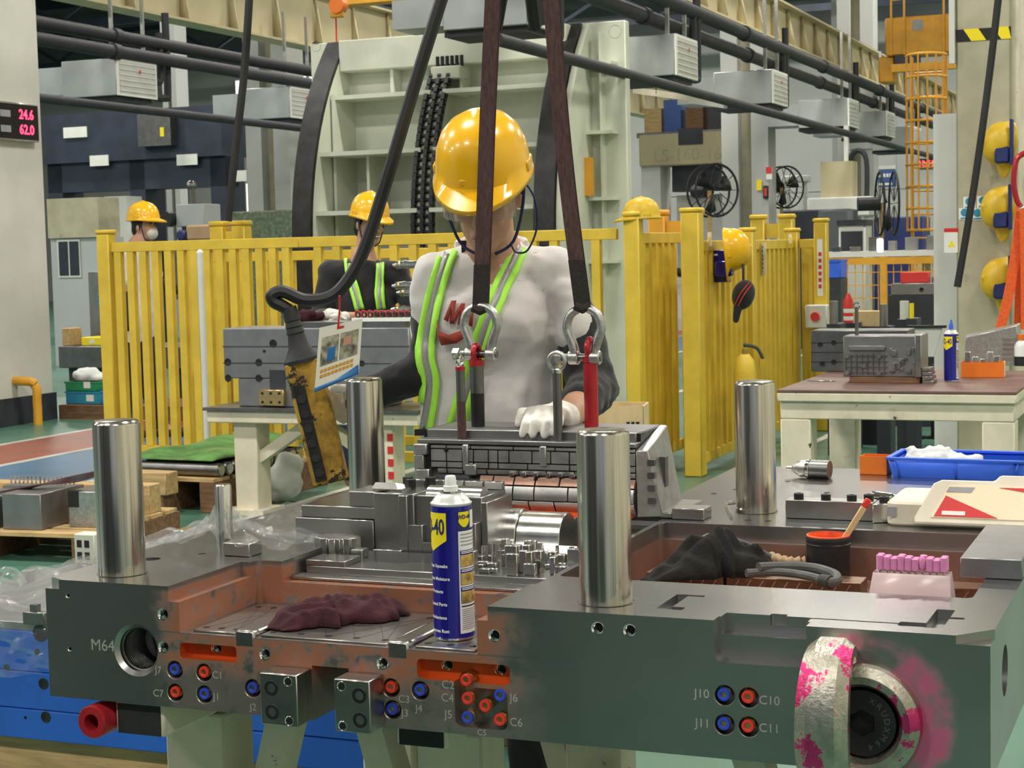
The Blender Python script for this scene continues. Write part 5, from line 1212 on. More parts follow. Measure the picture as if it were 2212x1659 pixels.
# ivory case with red label, lid leaning open
cb_ = mloc(1.145, .80, .0004)
t = thing('plastic_case', 'grubby ivory plastic tool case with red and cream label at the right', 'case', cb_, YAW)
cx = MB(); cx.prism(rrect(0, .36, 0, .20, .02), 0, .045).build('lower_shell', 'ivory', t, bevel=.004)
MB().b2((.004, -.003, .018), (.02, .0, .036)).build('hinge_tab', 'text_grey', t)
LM2 = Matrix.Translation((.055, -.01, .004)) @ Matrix.Rotation(math.radians(58), 4, 'X')
lid = MB(LM2).prism([(.0, 0), (.34, 0), (.34, .09), (.23, .09), (.22, .102), (.15, .102), (.14, .09), (.045, .09), (.03, .082), (0, .012)], 0, .012).build('lid', 'ivory', t, bevel=.003)
MB(LM2).prism([(.03, .012), (.33, .012), (.33, .078), (.06, .078)], .012, .0135).build('label_panel', 'label_cream', lid)
MB(LM2).prism([(.036, .014), (.15, .014), (.055, .056)], .0135, .0145).build('red_wedge', 'label_red', lid); MB(LM2).prism([(.15, .075), (.33, .075), (.33, .045)], .0135, .0145).build('red_wedge', 'label_red', lid)
MB(LM2).prism([(.055, .064), (.10, .064), (.106, .074), (.06, .074)], .0135, .0145).build('grey_plate', 'text_grey', lid); MB(LM2).b2((.05, .017, .0145), (.092, .025, .0152)).build('white_caption', 'white_paper', lid)
t = thing('ratchet_driver', 'silver ratchet driver lying behind the ivory case', 'hand tool', onz(1885, 1068, MO.z+.008), 0)
b = onz(1885, 1068, MO.z+.008); e = onz(1972, 1080, MO.z+.006)-b
MB().tube([e*0, e*.15, e*.5, e*.52, e*.6], [.007, .0085, .008, .006, .006], 12).build('handle', 'chrome', t); MB().tube([e*.6+e*i*.04 for i in range(11)], [.0045 if i % 2 else .0065 for i in range(11)], 10).build('spring_end', 'chrome', t)
# ---- trestles carrying the mould
def trestle(u, label, v0=-.02, v1=1.0, w=.075, legs=((.12, 0), (.85, 0)), brace=1):
    zt = -.2004; t = thing('support_trestle', label, 'trestle', MM @ V(u, v0, -MO.z), YAW)
    top = MO.z+zt
    MB().b2((-w/2, 0, top-.058), (w/2, v1-v0, top)).build('top_beam', 'paint_cream', t, bevel=.004)
    MB().b2((-w/2+.006, -.002, top-.056), (w/2-.006, 0, top-.006)).build('beam_end', 'worn_dark', t)
    for v, _ in legs:
        MB().b2((-.06, v, 0), (.06, v+.1, top-.062)).build('leg', 'paint_cream', t, bevel=.004); MB().b2((-.1, v-.04, 0), (.1, v+.14, .02)).build('foot_plate', 'paint_cream', t)
        if brace: MB().bar((.05*brace, v+.05, .28), (.17*brace, v+.05, top-.03), .06, .05).build('brace', 'paint_cream', t)
    return t
tr = trestle(.066, 'cream painted support trestle with dark beam end under the left of the mould', -.062, 1.0, .096, ((.16, 0), (.9, 0)))
trestle(.545, 'cream painted support trestle under the middle of the mould', .02, 1.0, .09, ((.1, 0), (.8, 0)), -1)
trestle(1.2, 'cream painted support trestle under the lifting eye', .02, 1.0, .09, ((.12, 0), (.8, 0)), -1)
t = thing('red_tube', 'short red tube sticking out beside the left trestle beam', 'tube', MM @ V(-.012, .03, -.236), YAW)
M = Matrix.Rotation(PI/2, 4, 'X'); MB(M).lathe([(.014, .0), (.0265, 0), (.028, .003), (.028, .115), (.026, .118), (.014, .118), (.014, .02)], None, 24).build('pipe', 'paint_red', t); MB(M).lathe([(0, .03), (.0142, .03)], None, 16).build('bore', 'black_ink', t)
# ------------------------------------------------------------ middle distance, left
# blue wrapped mould on the floor
zT = .464; lp0 = onz(165, 1215, zT); bl0 = lp0-E2*((lp0.y-4.9)/E2.y); bl0.z = 0; bl0 = bl0-E1*.0
bmz = .13
bmo = thing('wrapped_mould', 'bright blue painted mould wrapped in clear film on wooden bearers at the lower left', 'mould', bl0, BY)
BW, BD = 1.55, 1.75
for i, (z0, z1) in enumerate(((bmz, .215), (.217, .322), (.324, zT-.025))): MB().b2((0, 0, z0), (BW, BD, z1)).build('blue_plate', 'blue_paint', bmo, bevel=.003)
MB().b2((.0, .0, zT-.024), (BW, BD, zT)).build('top_plate', 'steel_grey', bmo, bevel=.002)
BI = WM[bmo].inverted()
def onface(px, py): # point on the blue front face (local y=0)
    d = BI.to_3x3() @ ray(px, py); c = BI @ CC; return c+d*(-c.y/d.y)
for px, py, r in ((87, 1368, .021), (80, 1408, .008), (14, 1441, .008), (94, 1477, .014), (99, 1549, .014), (112, 1385, .008), (55, 1550, .004)):
    p = onface(px, py); M = Matrix.Translation((p.x, 0, p.z)) @ XZ
    MB(M).lathe([(0, .0004), (r, .0004), (r*1.12, .0012), (r*1.2, .0006)], None, 20).build('bore', 'black_oxide', bmo)
p = onface(82, 1328); MB().b2((p.x-.037, -.022, p.z-.024), (p.x+.037, 0, p.z+.012)).build('corner_bracket', 'steel_dark', bmo, bevel=.003); MB().b2((p.x-.011, -.02, p.z+.012), (p.x+.011, 0, p.z+.032)).build('bracket_tab', 'steel_dark', bmo)
def tp_(px, py, z=zT): return BI @ onz(px, py, z)
for px, py, w_, h in ((400, 1160, .05, .03), (360, 1175, .03, .015), (560, 1150, .09, .03)): q_ = tp_(px, py); MB().b2((q_.x-w_/2, q_.y-.04, zT), (q_.x+w_/2, q_.y+.04, zT+h)).build('top_block', 'steel_bright', bmo, bevel=.002)
p = tp_(190, 1215); MB().b2((p.x-.03, p.y-.03, zT), (p.x+.05, p.y+.03, zT+.10)).build('angle_bracket', 'paint_green_cream', bmo, bevel=.003)
for a, b in ((-.01, .03), (.02, .03), (-.01, .07), (.02, .07)): MB().b2((p.x+a-.008, p.y-.032, zT+b-.014), (p.x+a+.010, p.y-.03, zT+b+.010)).build('bracket_slot', 'black_ink', bmo)
p = tp_(62, 1256); MB().cyl((p.x, p.y, zT), (p.x, p.y, zT+.035), .02, n=18).build('spigot', 'steel_bright', bmo)
p = tp_(18, 1275); MB().tube(spline([V(p.x-.05, p.y, zT), V(p.x-.03, p.y, zT+.05), V(p.x+.02, p.y, zT+.06), V(p.x+.06, p.y, zT+.02)], 5), .013, 8).build('white_hose', 'clear_plastic', bmo)
# film
pc = tp_(487, 1188); random.seed(3)
def fz(x, y):
    h = 0
    h += .012*math.sin(x*31+y*17)*math.sin(y*23-x*9)+.008*math.sin(x*67-y*41)+.018*abs(math.sin((x+y)*13))
    return zT+.012+max(0, h)
f_ = MB().grid(lambda a, b: (.02+a*(BW*.72), .02+b*(BD-.25), fz(.02+a*(BW*.72), .02+b*(BD-.25))), 90, 90); f_.build('clear_film', 'film', bmo, ang=25)
MB().grid(lambda a, b: (.0+a*.62, -.006-.008*math.sin(a*22+b*3)*math.sin(b*11)-.004*math.sin(a*50-b*30), zT+.02-b*.16-.03*math.sin(a*4)), 40, 12).build('clear_film', 'film', bmo, ang=25)
for i, v in enumerate((.1, .8, 1.5)):
    w_ = thing('wood_bearer', ['nearest pale timber bearer under the blue mould', 'middle pale timber bearer under the blue mould', 'rear pale timber bearer under the blue mould'][i], 'timber', bl0+E2*v, BY); MB().b2((-.1, -.05, 0), (BW+.1, .05, bmz-.0005)).build('beam', 'wood', w_, bevel=.004)
# pallet with machined blocks
pb = onz(75, 1224, 0); pl0 = pb
def pallet(loc, rz, w, d, label, h=.14, n=6, m='wood'):
    t = thing('pallet', label, 'pallet', loc, rz)
    for i in range(n): MB().b2((0, i*d/n, h-.022), (w, (i+.8)*d/n, h)).build('deck_board', m, t, bevel=.002)
    for x in (0, w/2-.05, w-.1): MB().b2((x, 0, .0), (x+.1, d, h-.0225)).build('bearer', 'wood_dark', t, bevel=.003)
    return t
pA = pb-E1*1.05; pallet(pA, BY+.08, 1.3, .9, 'wooden pallet loaded with machined steel blocks at the far left', .15)
MA = frame(pA, BY+.08)
def blk(name, label, lo, hi, m, M=MA, bev=.003, cat='steel block'):
    c = [(a+b)/2 for a, b in zip(lo, hi)]; t = thing(name, label, cat, M @ V(c[0], c[1], lo[2]), BY+.08)
    MB().b2((lo[0]-c[0], lo[1]-c[1], 0), (hi[0]-c[0], hi[1]-c[1], hi[2]-lo[2])).build('block', m, t, bevel=bev); return t
t = blk('machined_block', 'round edged grey machined block on the left pallet', (.78, .06, .151), (1.0, .4, .33), 'steel_grey')
t2 = blk('machined_block', 'flat pale machined block with cut corner on the left pallet', (1.08, .18, .151), (1.32, .5, .33), 'galvanised')
MB().b2((-.12, -.161, .1), (-.06, -.12, .181)).build('corner_notch', 'black_ink', t2)
t3 = blk('machined_block', 'small grey block at the frame edge on the left pallet', (.55, .06, .151), (.74, .35, .31), 'steel_grey')
blk('timber_beam', 'pale timber beam lying across the back of the left pallet', (.3, .62, .151), (1.28, .74, .30), 'wood', cat='timber')
t = thing('pin_rack', 'row of small bright ejector pins standing on the left pallet', 'pin rack', MA @ V(.82, .5, .151), BY+.08)
MB().b2((-.3, -.05, 0), (.12, .05, .16)).build('bar', 'steel_grey', t)
for i in range(16): MB().cyl((-.28+i*.025, 0, .16), (-.28+i*.025, 0, .205), .006, n=8).build('pin', 'chrome', t)
t = thing('web_sling', 'loose maroon web sling draped across the left pallet blocks', 'sling', MA @ V(.95, .3, .335), BY+.08)
for k in range(4): MB().tube(spline([V(-.28, -.1-.02*k, -.02-.01*k), V(-.05, -.08+.02*k, .02), V(.12, 0, .03+.01*k), V(.3, .05+.03*k, .09)], 5), .012, 6, flat=.35).build('webbing', 'sling', t)
# pallet of rods under green mats
pC = onz(418, 1112, 0)-E1*.58+E2*.1; pallet(pC, BY-.05, .68, 1.25, 'low wooden pallet stacked with steel rods under green cloths', .2)
MC = frame(pC, BY-.05)
for i in range(11):
    t = thing('steel_rod', 'dark round steel rod in the row on the rod pallet', 'rod', MC @ V(.1, .08+i*.085, .242), BY-.05, 'rods stacked on the low pallet'); MB().cyl((0, 0, 0), (.58, 0, 0), .04, n=14).build('rod', 'steel_dark', t); MB().cyl((.58, 0, 0), (.586, 0, 0), .03, n=14).build('end_face', 'steel_bright', t)
t = thing('green_cloth', 'stained green cloth spread over the rods on the low pallet', 'cloth', MC @ V(.35, .55, .285), BY-.05)
MB().grid(lambda a, b: (-.33+a*.62, -.5+b*1.1, .012+.02*math.sin(a*9+b*4)*math.sin(b*7)+.03*b), 30, 20).build('sheet', 'mat_green', t, solid=.006)
t = thing('timber_beam', 'short thick timber beam lying in front of the rod pallet', 'timber', MC @ V(.2, -.12, .0), BY-.05); MB().b2((-.2, -.06, .12), (.28, .06, .25)).build('beam', 'wood', t, bevel=.005); MB().b2((-.15, -.05, 0), (-.05, .05, .12)).build('chock', 'wood_dark', t); MB().b2((.15, -.05, 0), (.25, .05, .12)).build('chock', 'wood_dark', t)
# cream trestle with grey mould half, worker behind
tq = onz(545, 1108, 0); tz = along(at(545, 900, tq.y), UZ, py=905).z
tt = thing('support_trestle', 'chipped cream trestle under the grey drilled mould half in the middle distance', 'trestle', V(tq.x, tq.y, 0), BY)
zt0 = along(V(tq.x, tq.y, 0), UZ, py=884).z
MB().b2((-.22, -.1, zt0-.07), (1.12, .35, zt0)).build('top_beam', 'paint_cream', tt, bevel=.006)
MB().b2((-.23, -.12, zt0), (1.13, .37, zt0+.018)).build('top_plate', 'steel_dark', tt)
for x in (0, .86): MB().b2((x-.075, -.05, 0), (x+.075, .1, zt0-.07)).build('leg', 'paint_cream', tt, bevel=.006); MB().prism([(x-.13, -.1), (x+.13, -.1), (x+.13, .15), (x-.13, .15)], 0, .03).build('foot_plate', 'paint_cream', tt)
MB().bar((.06, .02, .32), (.36, .02, zt0-.09), .07, .06).build('brace', 'paint_cream', tt); MB().bar((.80, .02, .32), (.5, .02, zt0-.09), .07, .06).build('brace', 'paint_cream', tt)
for i in range(5): MB(Matrix.Translation((.925, -.052, .18+i*.07)) @ XZ).b2((-.02, -.02, 0), (.015, .02, .002)).build('red_character', 'stripe_red', tt)
gm = thing('mould_half', 'grey drilled mould half standing on the chipped trestle in front of the smiling worker', 'mould', V(tq.x, tq.y, zt0+.0185)+E1*-.13+E2*-.04, BY)
GH = along(V(tq.x, tq.y, 0)+E1*-.1, UZ, py=708).z-zt0-.02
MB().b2((0, 0, GH*.36), (1.18, .3, GH)).build('upper_plate', 'steel_grey', gm, bevel=.006); MB().b2((.09, 0, 0), (.98, .3, GH*.36)).build('lower_plate', 'steel_grey', gm, bevel=.006)
for z in (.55, .76): MB().b2((-.001, -.002, GH*z), (1.181, .0, GH*z+.006)).build('plate_joint', 'machine_dark', gm)
GI = WM[gm].inverted()
for px, py, r in ((590, 742, .022), (571, 759, .009), (492, 782, .02), (559, 783, .02), (493, 817, .02), (559, 817, .02), (782, 785, .016)):
    d = GI.to_3x3() @ ray(px, py); c = GI @ CC; p = c+d*(-c.y/d.y); MB(Matrix.Translation((p.x, -.001, p.z)) @ XZ).lathe([(0, .0004), (r*.8, .0004), (r, .0014), (r*1.1, .0004)], None, 18).build('bore', 'black_oxide', gm)
MB().b2((.30, -.003, .10), (.40, 0, .21)).build('slot', 'machine_dark', gm); o = MB().b2((.24, -.03, .01), (.40, 0, .10)).build('brass_plate', 'brass', gm, bevel=.003)
for i in range(3):
    for k in (.03, .08): MB().cyl((.265+i*.055, -.03, k), (.265+i*.055, -.033, k), .008, n=10).build('screw_hole', 'black_oxide', o)
MB().b2((.45, .02, GH), (1.15, .28, GH+.03)).build('top_insert', 'steel_dark', gm)
t = thing('terminal_strip', 'row of black coiled connectors with red wires on the grey mould half', 'connector strip', V(gm.location.x, gm.location.y, zt0+.02+GH+.031)+E1*.82+E2*.05, BY)
MB().b2((0, -.03, 0), (.36, .03, .02)).build('base', 'white_paper', t)
for i in range(9):
    MB().tube([(.02+i*.038+.014*math.cos(a), .0+.001*a, .036+.014*math.sin(a)) for a in [2*PI*k/10 for k in range(30)]], .004, 5).build('coil', 'black_plastic', t)
    MB().tube(spline([V(.02+i*.038, -.02, .03), V(.03+i*.038, -.03, .06), V(.045+i*.038, 0, .05)], 4), .0035, 5).build('red_wire', 'label_red', t)
for i, (px, py) in enumerate(((872, 572), (870, 617), (880, 632), (868, 668))):
    P = at(px, py, tq.y+.35); t = thing('hot_nozzle', ['topmost bright hot runner nozzle beside the main worker', 'second bright hot runner nozzle from the top', 'third bright hot runner nozzle from the top', 'lowest bright hot runner nozzle above the red wires'][i], 'nozzle', P, 0)
    M = Matrix.Rotation(PI/2, 4, 'Y'); MB(M).lathe([(0, -.065), (.008, -.065), (.016, -.045), (.022, -.043), (.022, .0), (.026, .002), (.026, .02), (.022, .022), (.022, .16), (0, .16)], None, 16).build('body', 'chrome', t)
    MB(M).lathe([(.0225, -.03), (.0235, -.028), (.0235, -.022), (.0225, -.02)], None, 16).build('ring', 'brass', t)
rag('dark red cloth lying on the grey mould half beside the smiling worker', 'rag_maroon', at(660, 690, tq.y+.05), [('c', at(640, 690, tq.y), at(690, 684, tq.y+.05), .03, .03), ('c', at(655, 678, tq.y+.03), at(675, 678, tq.y), .03, .025)], .012, (.03, .05))
t = thing('white_bag', 'white plastic rubbish bag beside the trestle leg on the floor', 'bag', onz(615, 1085, 0), 0)
P = onz(615, 1085, 0); blob('film', 'poly_bag', t, [('e', P+V(0, 0, .13), (.11, .11, .12)), ('e', P+V(.03, .02, .22), (.08, .08, .08)), ('e', P+V(-.06, 0, .06), (.06, .06, .06))], .02, 2, (.06, .09))
t = thing('white_bag', 'small white plastic bag left of the chipped trestle leg', 'bag', onz(485, 1075, 0), 0)
P = onz(485, 1075, 0); blob('film', 'poly_bag', t, [('e', P+V(0, 0, .1), (.07, .07, .1)), ('e', P+V(-.03, 0, .16), (.05, .05, .06))], .018, 2, (.05, .08))
# ---- smiling worker in black behind the grey mould half
def simple_head(root, hc, up, f, mask=False, hat=True, hs=1.0):
    up = Vector(up).normalized(); f = Vector(f); f = (f-up*f.dot(up)).normalized(); r = f.cross(up); M4 = Matrix((r, f, up)).transposed().to_4x4()
    h = lambda a, b, c: hc+r*a+f*b+up*c
    pr = [('e', h(0, -.01, .01), (.074, .092, .105), M4), ('e', h(0, .015, -.06), (.058, .068, .062), M4), ('e', h(0, .055, -.1), (.03, .028, .022), M4), ('c', h(0, .085, .0), h(0, .106, -.03), .009, .013), ('e', h(.037, .06, -.025), (.024, .02, .02), M4), ('e', h(-.037, .06, -.025), (.024, .02, .02), M4), ('e', h(.077, -.015, -.01), (.01, .02, .032), M4), ('e', h(-.077, -.015, -.01), (.01, .02, .032), M4)]
    def deco():
        MB().ell(h(0, .088, -.062), (.027, .008, .010), 14, 6, M4).build('lips', 'lips', root, world=True)
        if not mask: MB().ell(h(0, .092, -.061), (.022, .006, .0055), 14, 6, M4).build('teeth', 'white_paper', root, world=True)
        for k in (-1, 1):
            MB().ell(h(k*.033, .076, .018), (.012, .008, .006), 10, 6, M4).build('eye', 'black_ink', root, world=True); MB().tube([h(k*.016, .088, .036), h(k*.034, .086, .041), h(k*.054, .074, .036)], .004, 6).build('eyebrow', 'hair', root, world=True)
        blob('hair', 'hair', root, [('e', h(0, -.035, .03), (.084, .082, .09), M4), ('e', h(0, -.065, -.03), (.07, .05, .07), M4), ('c', h(.078, .01, .02), h(.074, -.01, -.04), .012, .008), ('c', h(-.078, .01, .02), h(-.074, -.01, -.04), .012, .008)], .012, 3)
        hard_hat(root, h(0, -.012, .045), up, f, hs)
        for k in (-1, 1): MB().tube(spline([h(k*.09, .01, .05), h(k*.084, .02, -.02), h(k*.06, .03, -.10), h(k*.015, .05, -.125)], 4), .005, 5).build('chin_strap', 'navy', root, world=True)
        if mask: blob('face_mask', 'machine_white', root, [('e', h(0, .066, -.060), (.056, .045, .052), M4)], .01, 2)
        else:
            for k in (-1, 1): MB().tube([h(k*.034+.022*math.cos(a), .098, .016+.018*math.sin(a)) for a in [2*PI*i/14 for i in range(14)]], .0022, 5, closed=True).build('glasses_frame', 'steel_dark', root, world=True)
    return pr, deco, h
WB = tq.y+.75
w2 = thing('person', 'smiling worker in black long sleeves and yellow helmet behind the grey mould half', 'person', V(at(780, 600, WB).x, WB, 0), 0)
hc2 = at(799, 485, WB-.12); up2 = V(.12, -.10, 1); f2 = V(.62, -.78, -.16)
pr, deco, h2 = simple_head(w2, hc2, up2, f2, hs=1.08)
nk = at(786, 555, WB-.06); s1 = at(715, 590, WB-.02); s2 = at(858, 592, WB-.02); e1 = at(690, 690, WB-.1); h1 = at(712, 678, WB-.55); e2 = at(905, 690, WB-.1); hh2 = at(745, 685, WB-.58); wst = at(785, 800, WB); ch2 = at(786, 650, WB-.03)
a1 = V(wst.x-.1, WB, .08); a2 = V(wst.x+.1, WB, .08)
blob('body', 'skin', w2, pr+[('c', h2(0, -.03, -.05), nk, .055, .06), ('c', nk, ch2, .08, .12), ('c', ch2, wst, .12, .11), ('c', s1, e1, .05, .04), ('c', e1, h1, .04, .032), ('c', s2, e2, .05, .04), ('c', e2, hh2, .04, .032), ('c', wst, a1, .1, .045), ('c', wst, a2, .1, .045)], .012, 3)
deco()
sh2 = blob('shirt', 'cloth_black', w2, [('c', s1, s2, .085, .085), ('c', nk+V(0, 0, -.06), ch2, .09, .15), ('c', ch2+V(-.06, 0, 0), wst+V(-.03, 0, 0), .13, .14), ('c', ch2+V(.06, 0, 0), wst+V(.03, 0, 0), .13, .14), ('c', s1, e1, .075, .062), ('c', e1, e1*.35+h1*.65, .062, .045), ('c', s2, e2, .075, .062), ('c', e2, e2*.35+hh2*.65, .062, .045)], .016, 4, (.02, .09))
blob('trousers', 'navy', w2, [('c', wst+V(-.05, 0, -.02), a1+V(0, 0, .05), .13, .07), ('c', wst+V(.05, 0, -.02), a2+V(0, 0, .05), .13, .07)], .018, 3)
for hnd, d in ((h1, 1), (hh2, -1)):
    blob('glove', 'glove_white', w2, [('c', hnd, hnd+V(.05*d, -.05, -.005), .034, .03)]+[('c', hnd+V(.05*d, -.05+.018*(k-1.5), 0), hnd+V(.10*d, -.06+.02*(k-1.5), -.03), .012, .009) for k in range(4)]+[('c', hnd+V(.03*d, -.06, .01), hnd+V(.07*d, -.09, .01), .013, .01)], .006, 2)
tr2 = bvh([sh2], w2)
for pts in ([(752, 540), (755, 580), (768, 630), (778, 668)], [(818, 535), (820, 580), (818, 630), (822, 668)]):
    for lat, m_, nm in ((-6.5, 'hi_vis', 'hi_vis_band'), (0, 'reflective', 'reflective_band'), (6.5, 'hi_vis', 'hi_vis_band')): ribbon(tr2, pts, 3.4, .012, nm, m_, w2, lat=lat, fb=WB-.15)
# ---- masked worker walking behind the left fence
WC = 14.0
w3 = thing('person', 'masked worker in white shirt and yellow helmet walking behind the left fence', 'person', V(at(300, 600, WC).x, WC, 0), 0)
hc3 = at(313, 488, WC); pr, deco, h3 = simple_head(w3, hc3, V(0, 0, 1), V(1, -.35, -.08), mask=True, hs=1.1)
nk = at(300, 530, WC); s1 = at(272, 555, WC-.1); s2 = at(322, 555, WC+.12); wst = at(296, 730, WC); e1 = at(270, 640, WC-.12); n1 = at(275, 705, WC-.2); e2 = at(345, 615, WC+.15); n2 = at(385, 625, WC+.1); a1 = V(wst.x-.15, WC-.08, .09); a2 = V(wst.x+.15, WC+.08, .09)
blob('body', 'skin', w3, pr+[('c', h3(0, -.03, -.05), nk, .055, .06), ('c', nk, wst, .09, .12), ('c', s1, e1, .05, .04), ('c', e1, n1, .04, .035), ('c', s2, e2, .05, .04), ('c', e2, n2, .04, .035), ('c', wst, a1, .1, .045), ('c', wst, a2, .1, .045), ('c', a1, a1+V(.14, 0, -.05), .04, .035), ('c', a2, a2+V(.14, 0, -.05), .04, .035)], .016, 3)
deco()
blob('shirt', 'shirt_white', w3, [('c', s1, s2, .08, .08), ('c', nk+V(0, 0, -.07), wst, .13, .15), ('c', s1, s1*.4+e1*.6, .07, .065), ('c', s2, s2*.4+e2*.6, .07, .065)], .018, 3, (.02, .1))
blob('trousers', 'cloth_black', w3, [('c', wst+V(-.02, 0, -.03), a1+V(0, 0, .04), .14, .075), ('c', wst+V(.02, 0, -.03), a2+V(0, 0, .04), .14, .075)], .02, 3)
for a, b in ((e1, n1), (e2, n2)): blob('arm_sleeve', 'cloth_black', w3, [('c', a, b, .058, .045)], .015, 2)
for a in (a1, a2): blob('shoe', 'black_plastic', w3, [('c', a+V(-.03, 0, -.045), a+V(.18, 0, -.05), .045, .04)], .014, 2)
# ------------------------------------------------------------ work table on the right and the things on it
TZ = .80; tc0 = onz(1678, 842, TZ); tcR = along(tc0, E1, px=2196); TWd = (tcR-tc0).length; TDp = 1.25
tb = thing('work_table', 'heavy chipped cream work table with brown top on the right', 'table', V(tc0.x, tc0.y, 0), BY)
MB().b2((0, 0, TZ-.012), (TWd, TDp, TZ)).build('top_sheet', 'table_top_brown', tb, bevel=.002)
MB().b2((0, 0, TZ-.055), (TWd, TDp, TZ-.0125)).build('top_edge', 'paint_cream', tb, bevel=.006)
MB().b2((.01, .02, TZ-.135), (TWd-.01, TDp-.02, TZ-.056)).build('apron', 'paint_cream', tb, bevel=.004)
for x in (.01, TWd-.15):
    for y in (.02, TDp-.16): MB().b2((x, y, 0), (x+.14, y+.14, TZ-.135)).build('leg', 'paint_cream', tb, bevel=.006)
MB().b2((.15, TDp-.11, .12), (TWd-.15, TDp-.06, .2)).build('stretcher', 'paint_cream', tb)
TM_ = WM[tb]
def tpt(px, py, z=0): return onz(px, py, TZ+.0005+z)
def tl(px, py): return TM_.inverted() @ tpt(px, py)
def mblk(name, label, cat, px, py, w, d, h, m, rz=0, z=0, bev=.004):
    P = tpt(px, py)+UZ*z; t = thing(name, label, cat, P, BY+rz); MB().b2((0, 0, 0), (w, d, h)).build('body', m, t, bevel=bev); return t
s_ = tc0.y/FPX
big = mblk('mould_block', 'dark grey drilled mould block lying at the left of the work table', 'mould insert', 1752, 803, .50, .22, .215, 'steel_dark')
for x, z in ((.06, .04), (.05, .14), (.12, .05), (.12, .15), (.19, .1)): MB(Matrix.Translation((x, -.001, z)) @ XZ).lathe([(0, .0005), (.011, .0005), (.014, .0015)], None, 14).build('bore', 'black_oxide', big)
for z in (.05, .10, .15): MB().b2((0, -.003, z), (.5, 0, z+.003)).build('groove', 'black_oxide', big)
w1 = mblk('wood_board', 'dark wooden board under the detailed mould core on the work table', 'board', 1835, 827, .33, .10, .028, 'wood_dark', bev=.002)
w2b = WM[w1]
cr_ = thing('mould_core', 'finely ribbed grey mould core resting on the wooden board', 'mould insert', w2b @ V(-.03, .005, .0285), BY)
MB().b2((0, 0, 0), (.36, .18, .195)).build('body', 'steel_grey', cr_, bevel=.004)
random.seed(9)
for i in range(8): MB().b2((.01+i*.026, -.008, .012), (.014+i*.026, 0, .108)).build('rib', 'steel_dark', cr_)
for i in range(4): MB().b2((.01, -.007, .02+i*.026), (.21, 0, .024+i*.026)).build('rib', 'steel_dark', cr_)
for x, z in ((.02, .02), (.02, .1), (.17, .02), (.17, .1), (.1, .055)): MB(Matrix.Translation((x, -.008, z)) @ XZ).cyl((0, 0, 0), (0, 0, .006), .012, n=8).build('boss', 'steel', cr_)
for i in range(14):
    x = random.uniform(.22, .34); z = random.uniform(.01, .14); MB().b2((x, -.012, z), (x+random.uniform(.01, .03), 0, z+random.uniform(.01, .03))).build('lug', random.choice(('steel_dark', 'steel', 'steel_grey')), cr_, bevel=.001)
MB().b2((.03, -.015, .125), (.2, .0, .15)).build('shoulder', 'steel_grey', cr_, bevel=.004); MB().b2((.34, -.02, .0), (.37, .19, .20)).build('end_plate', 'steel', cr_, bevel=.003)
MB().cyl((.05, .08, .195), (.05, .08, .33), .009, n=12).build('eye_rod', 'steel_dark', cr_); MB().tube([(.05+.014*math.cos(a), .08, .335+.014*math.sin(a)) for a in [2*PI*i/16 for i in range(16)]], .004, 6, closed=True).build('ring', 'chrome', cr_)
fin = thing('finned_insert', 'small finned steel insert at the right end of the ribbed core', 'mould insert', w2b @ V(.345, -.02, .0), BY)
for i in range(4): MB().b2((.0, .0, .02*i), (.05-.004*i, .12, .02*i+.014)).build('fin', 'steel', fin, bevel=.001)
cn = tpt(2055, 823); wd_can(cn, 'second blue spray can with blue nozzle cap standing on the right work table', .35, H=.262, R=.0345, simple=True)
oc = thing('orange_carton', 'orange carton full of grey steel parts on the right work table', 'carton', tpt(2076, 816), BY+.08); opencarton(oc, .20, .12, .075, 'orange_plastic', .003)
MB().b2((.2005, .004, .002), (.203, .116, .073)).build('side_label', 'label_cream', oc)
for i, (x, h) in enumerate(((.03, .12), (.065, .095), (.1, .085), (.135, .12), (.165, .10))):
    t = thing('steel_part', ['first grey steel part from the left in the orange carton on the table', 'second grey steel part from the left in the orange carton on the table', 'third grey steel part from the left in the orange carton on the table', 'fourth grey steel part from the left in the orange carton on the table', 'rightmost grey steel part in the orange carton on the table'][i], 'steel part', WM[oc] @ V(x, .04, .004), BY+.08)
    MB().b2((-.014, -.02, 0), (.014, .02, h)).build('block', 'galvanised' if i % 2 else 'steel', t, bevel=.002)
an = thing('angled_insert', 'large angled steel insert block behind the orange carton', 'mould insert', tpt(2085, 790)+UZ*.0, BY+.1)
MB().add([(0, 0, 0), (.3, 0, 0), (.3, .12, 0), (0, .12, 0), (0, 0, .15), (.26, 0, .21), (.28, .12, .22), (0, .12, .16)], [(0, 1, 5, 4), (1, 2, 6, 5), (2, 3, 7, 6), (3, 0, 4, 7), (4, 5, 6, 7), (3, 2, 1, 0)]).build('body', 'galvanised', an, bevel=.003)
for i in range(5): MB().b2((.19, -.006, .03+i*.025), (.29, 0, .045+i*.025)).build('groove_rib', 'steel', an)
bt_ = thing('bottle', 'small white bottle with orange cap at the right frame edge on the work table', 'bottle', tpt(2206, 790), 0)
MB().lathe([(0, 0), (.035, 0), (.035, .10), (.028, .12), (.016, .13), (.016, .14), (0, .14)], None, 24).build('body', 'can_white', bt_); MB().lathe([(.018, .135), (.018, .165), (0, .167)], None, 18).build('cap', 'orange_plastic', bt_); MB().lathe([(.0352, .0), (.0355, .0), (.0355, .05), (.0352, .05)], None, 24).build('black_band', 'black_plastic', bt_)
sp = thing('spanner', 'thin steel spanner lying along the front edge of the work table', 'spanner', tpt(1750, 824), BY); MB().b2((0, 0, 0), (.12, .012, .006)).build('shaft', 'steel_bright', sp, bevel=.002); MB().cyl((0, .006, 0), (0, .006, .008), .013, n=12).build('jaw', 'steel_bright', sp)
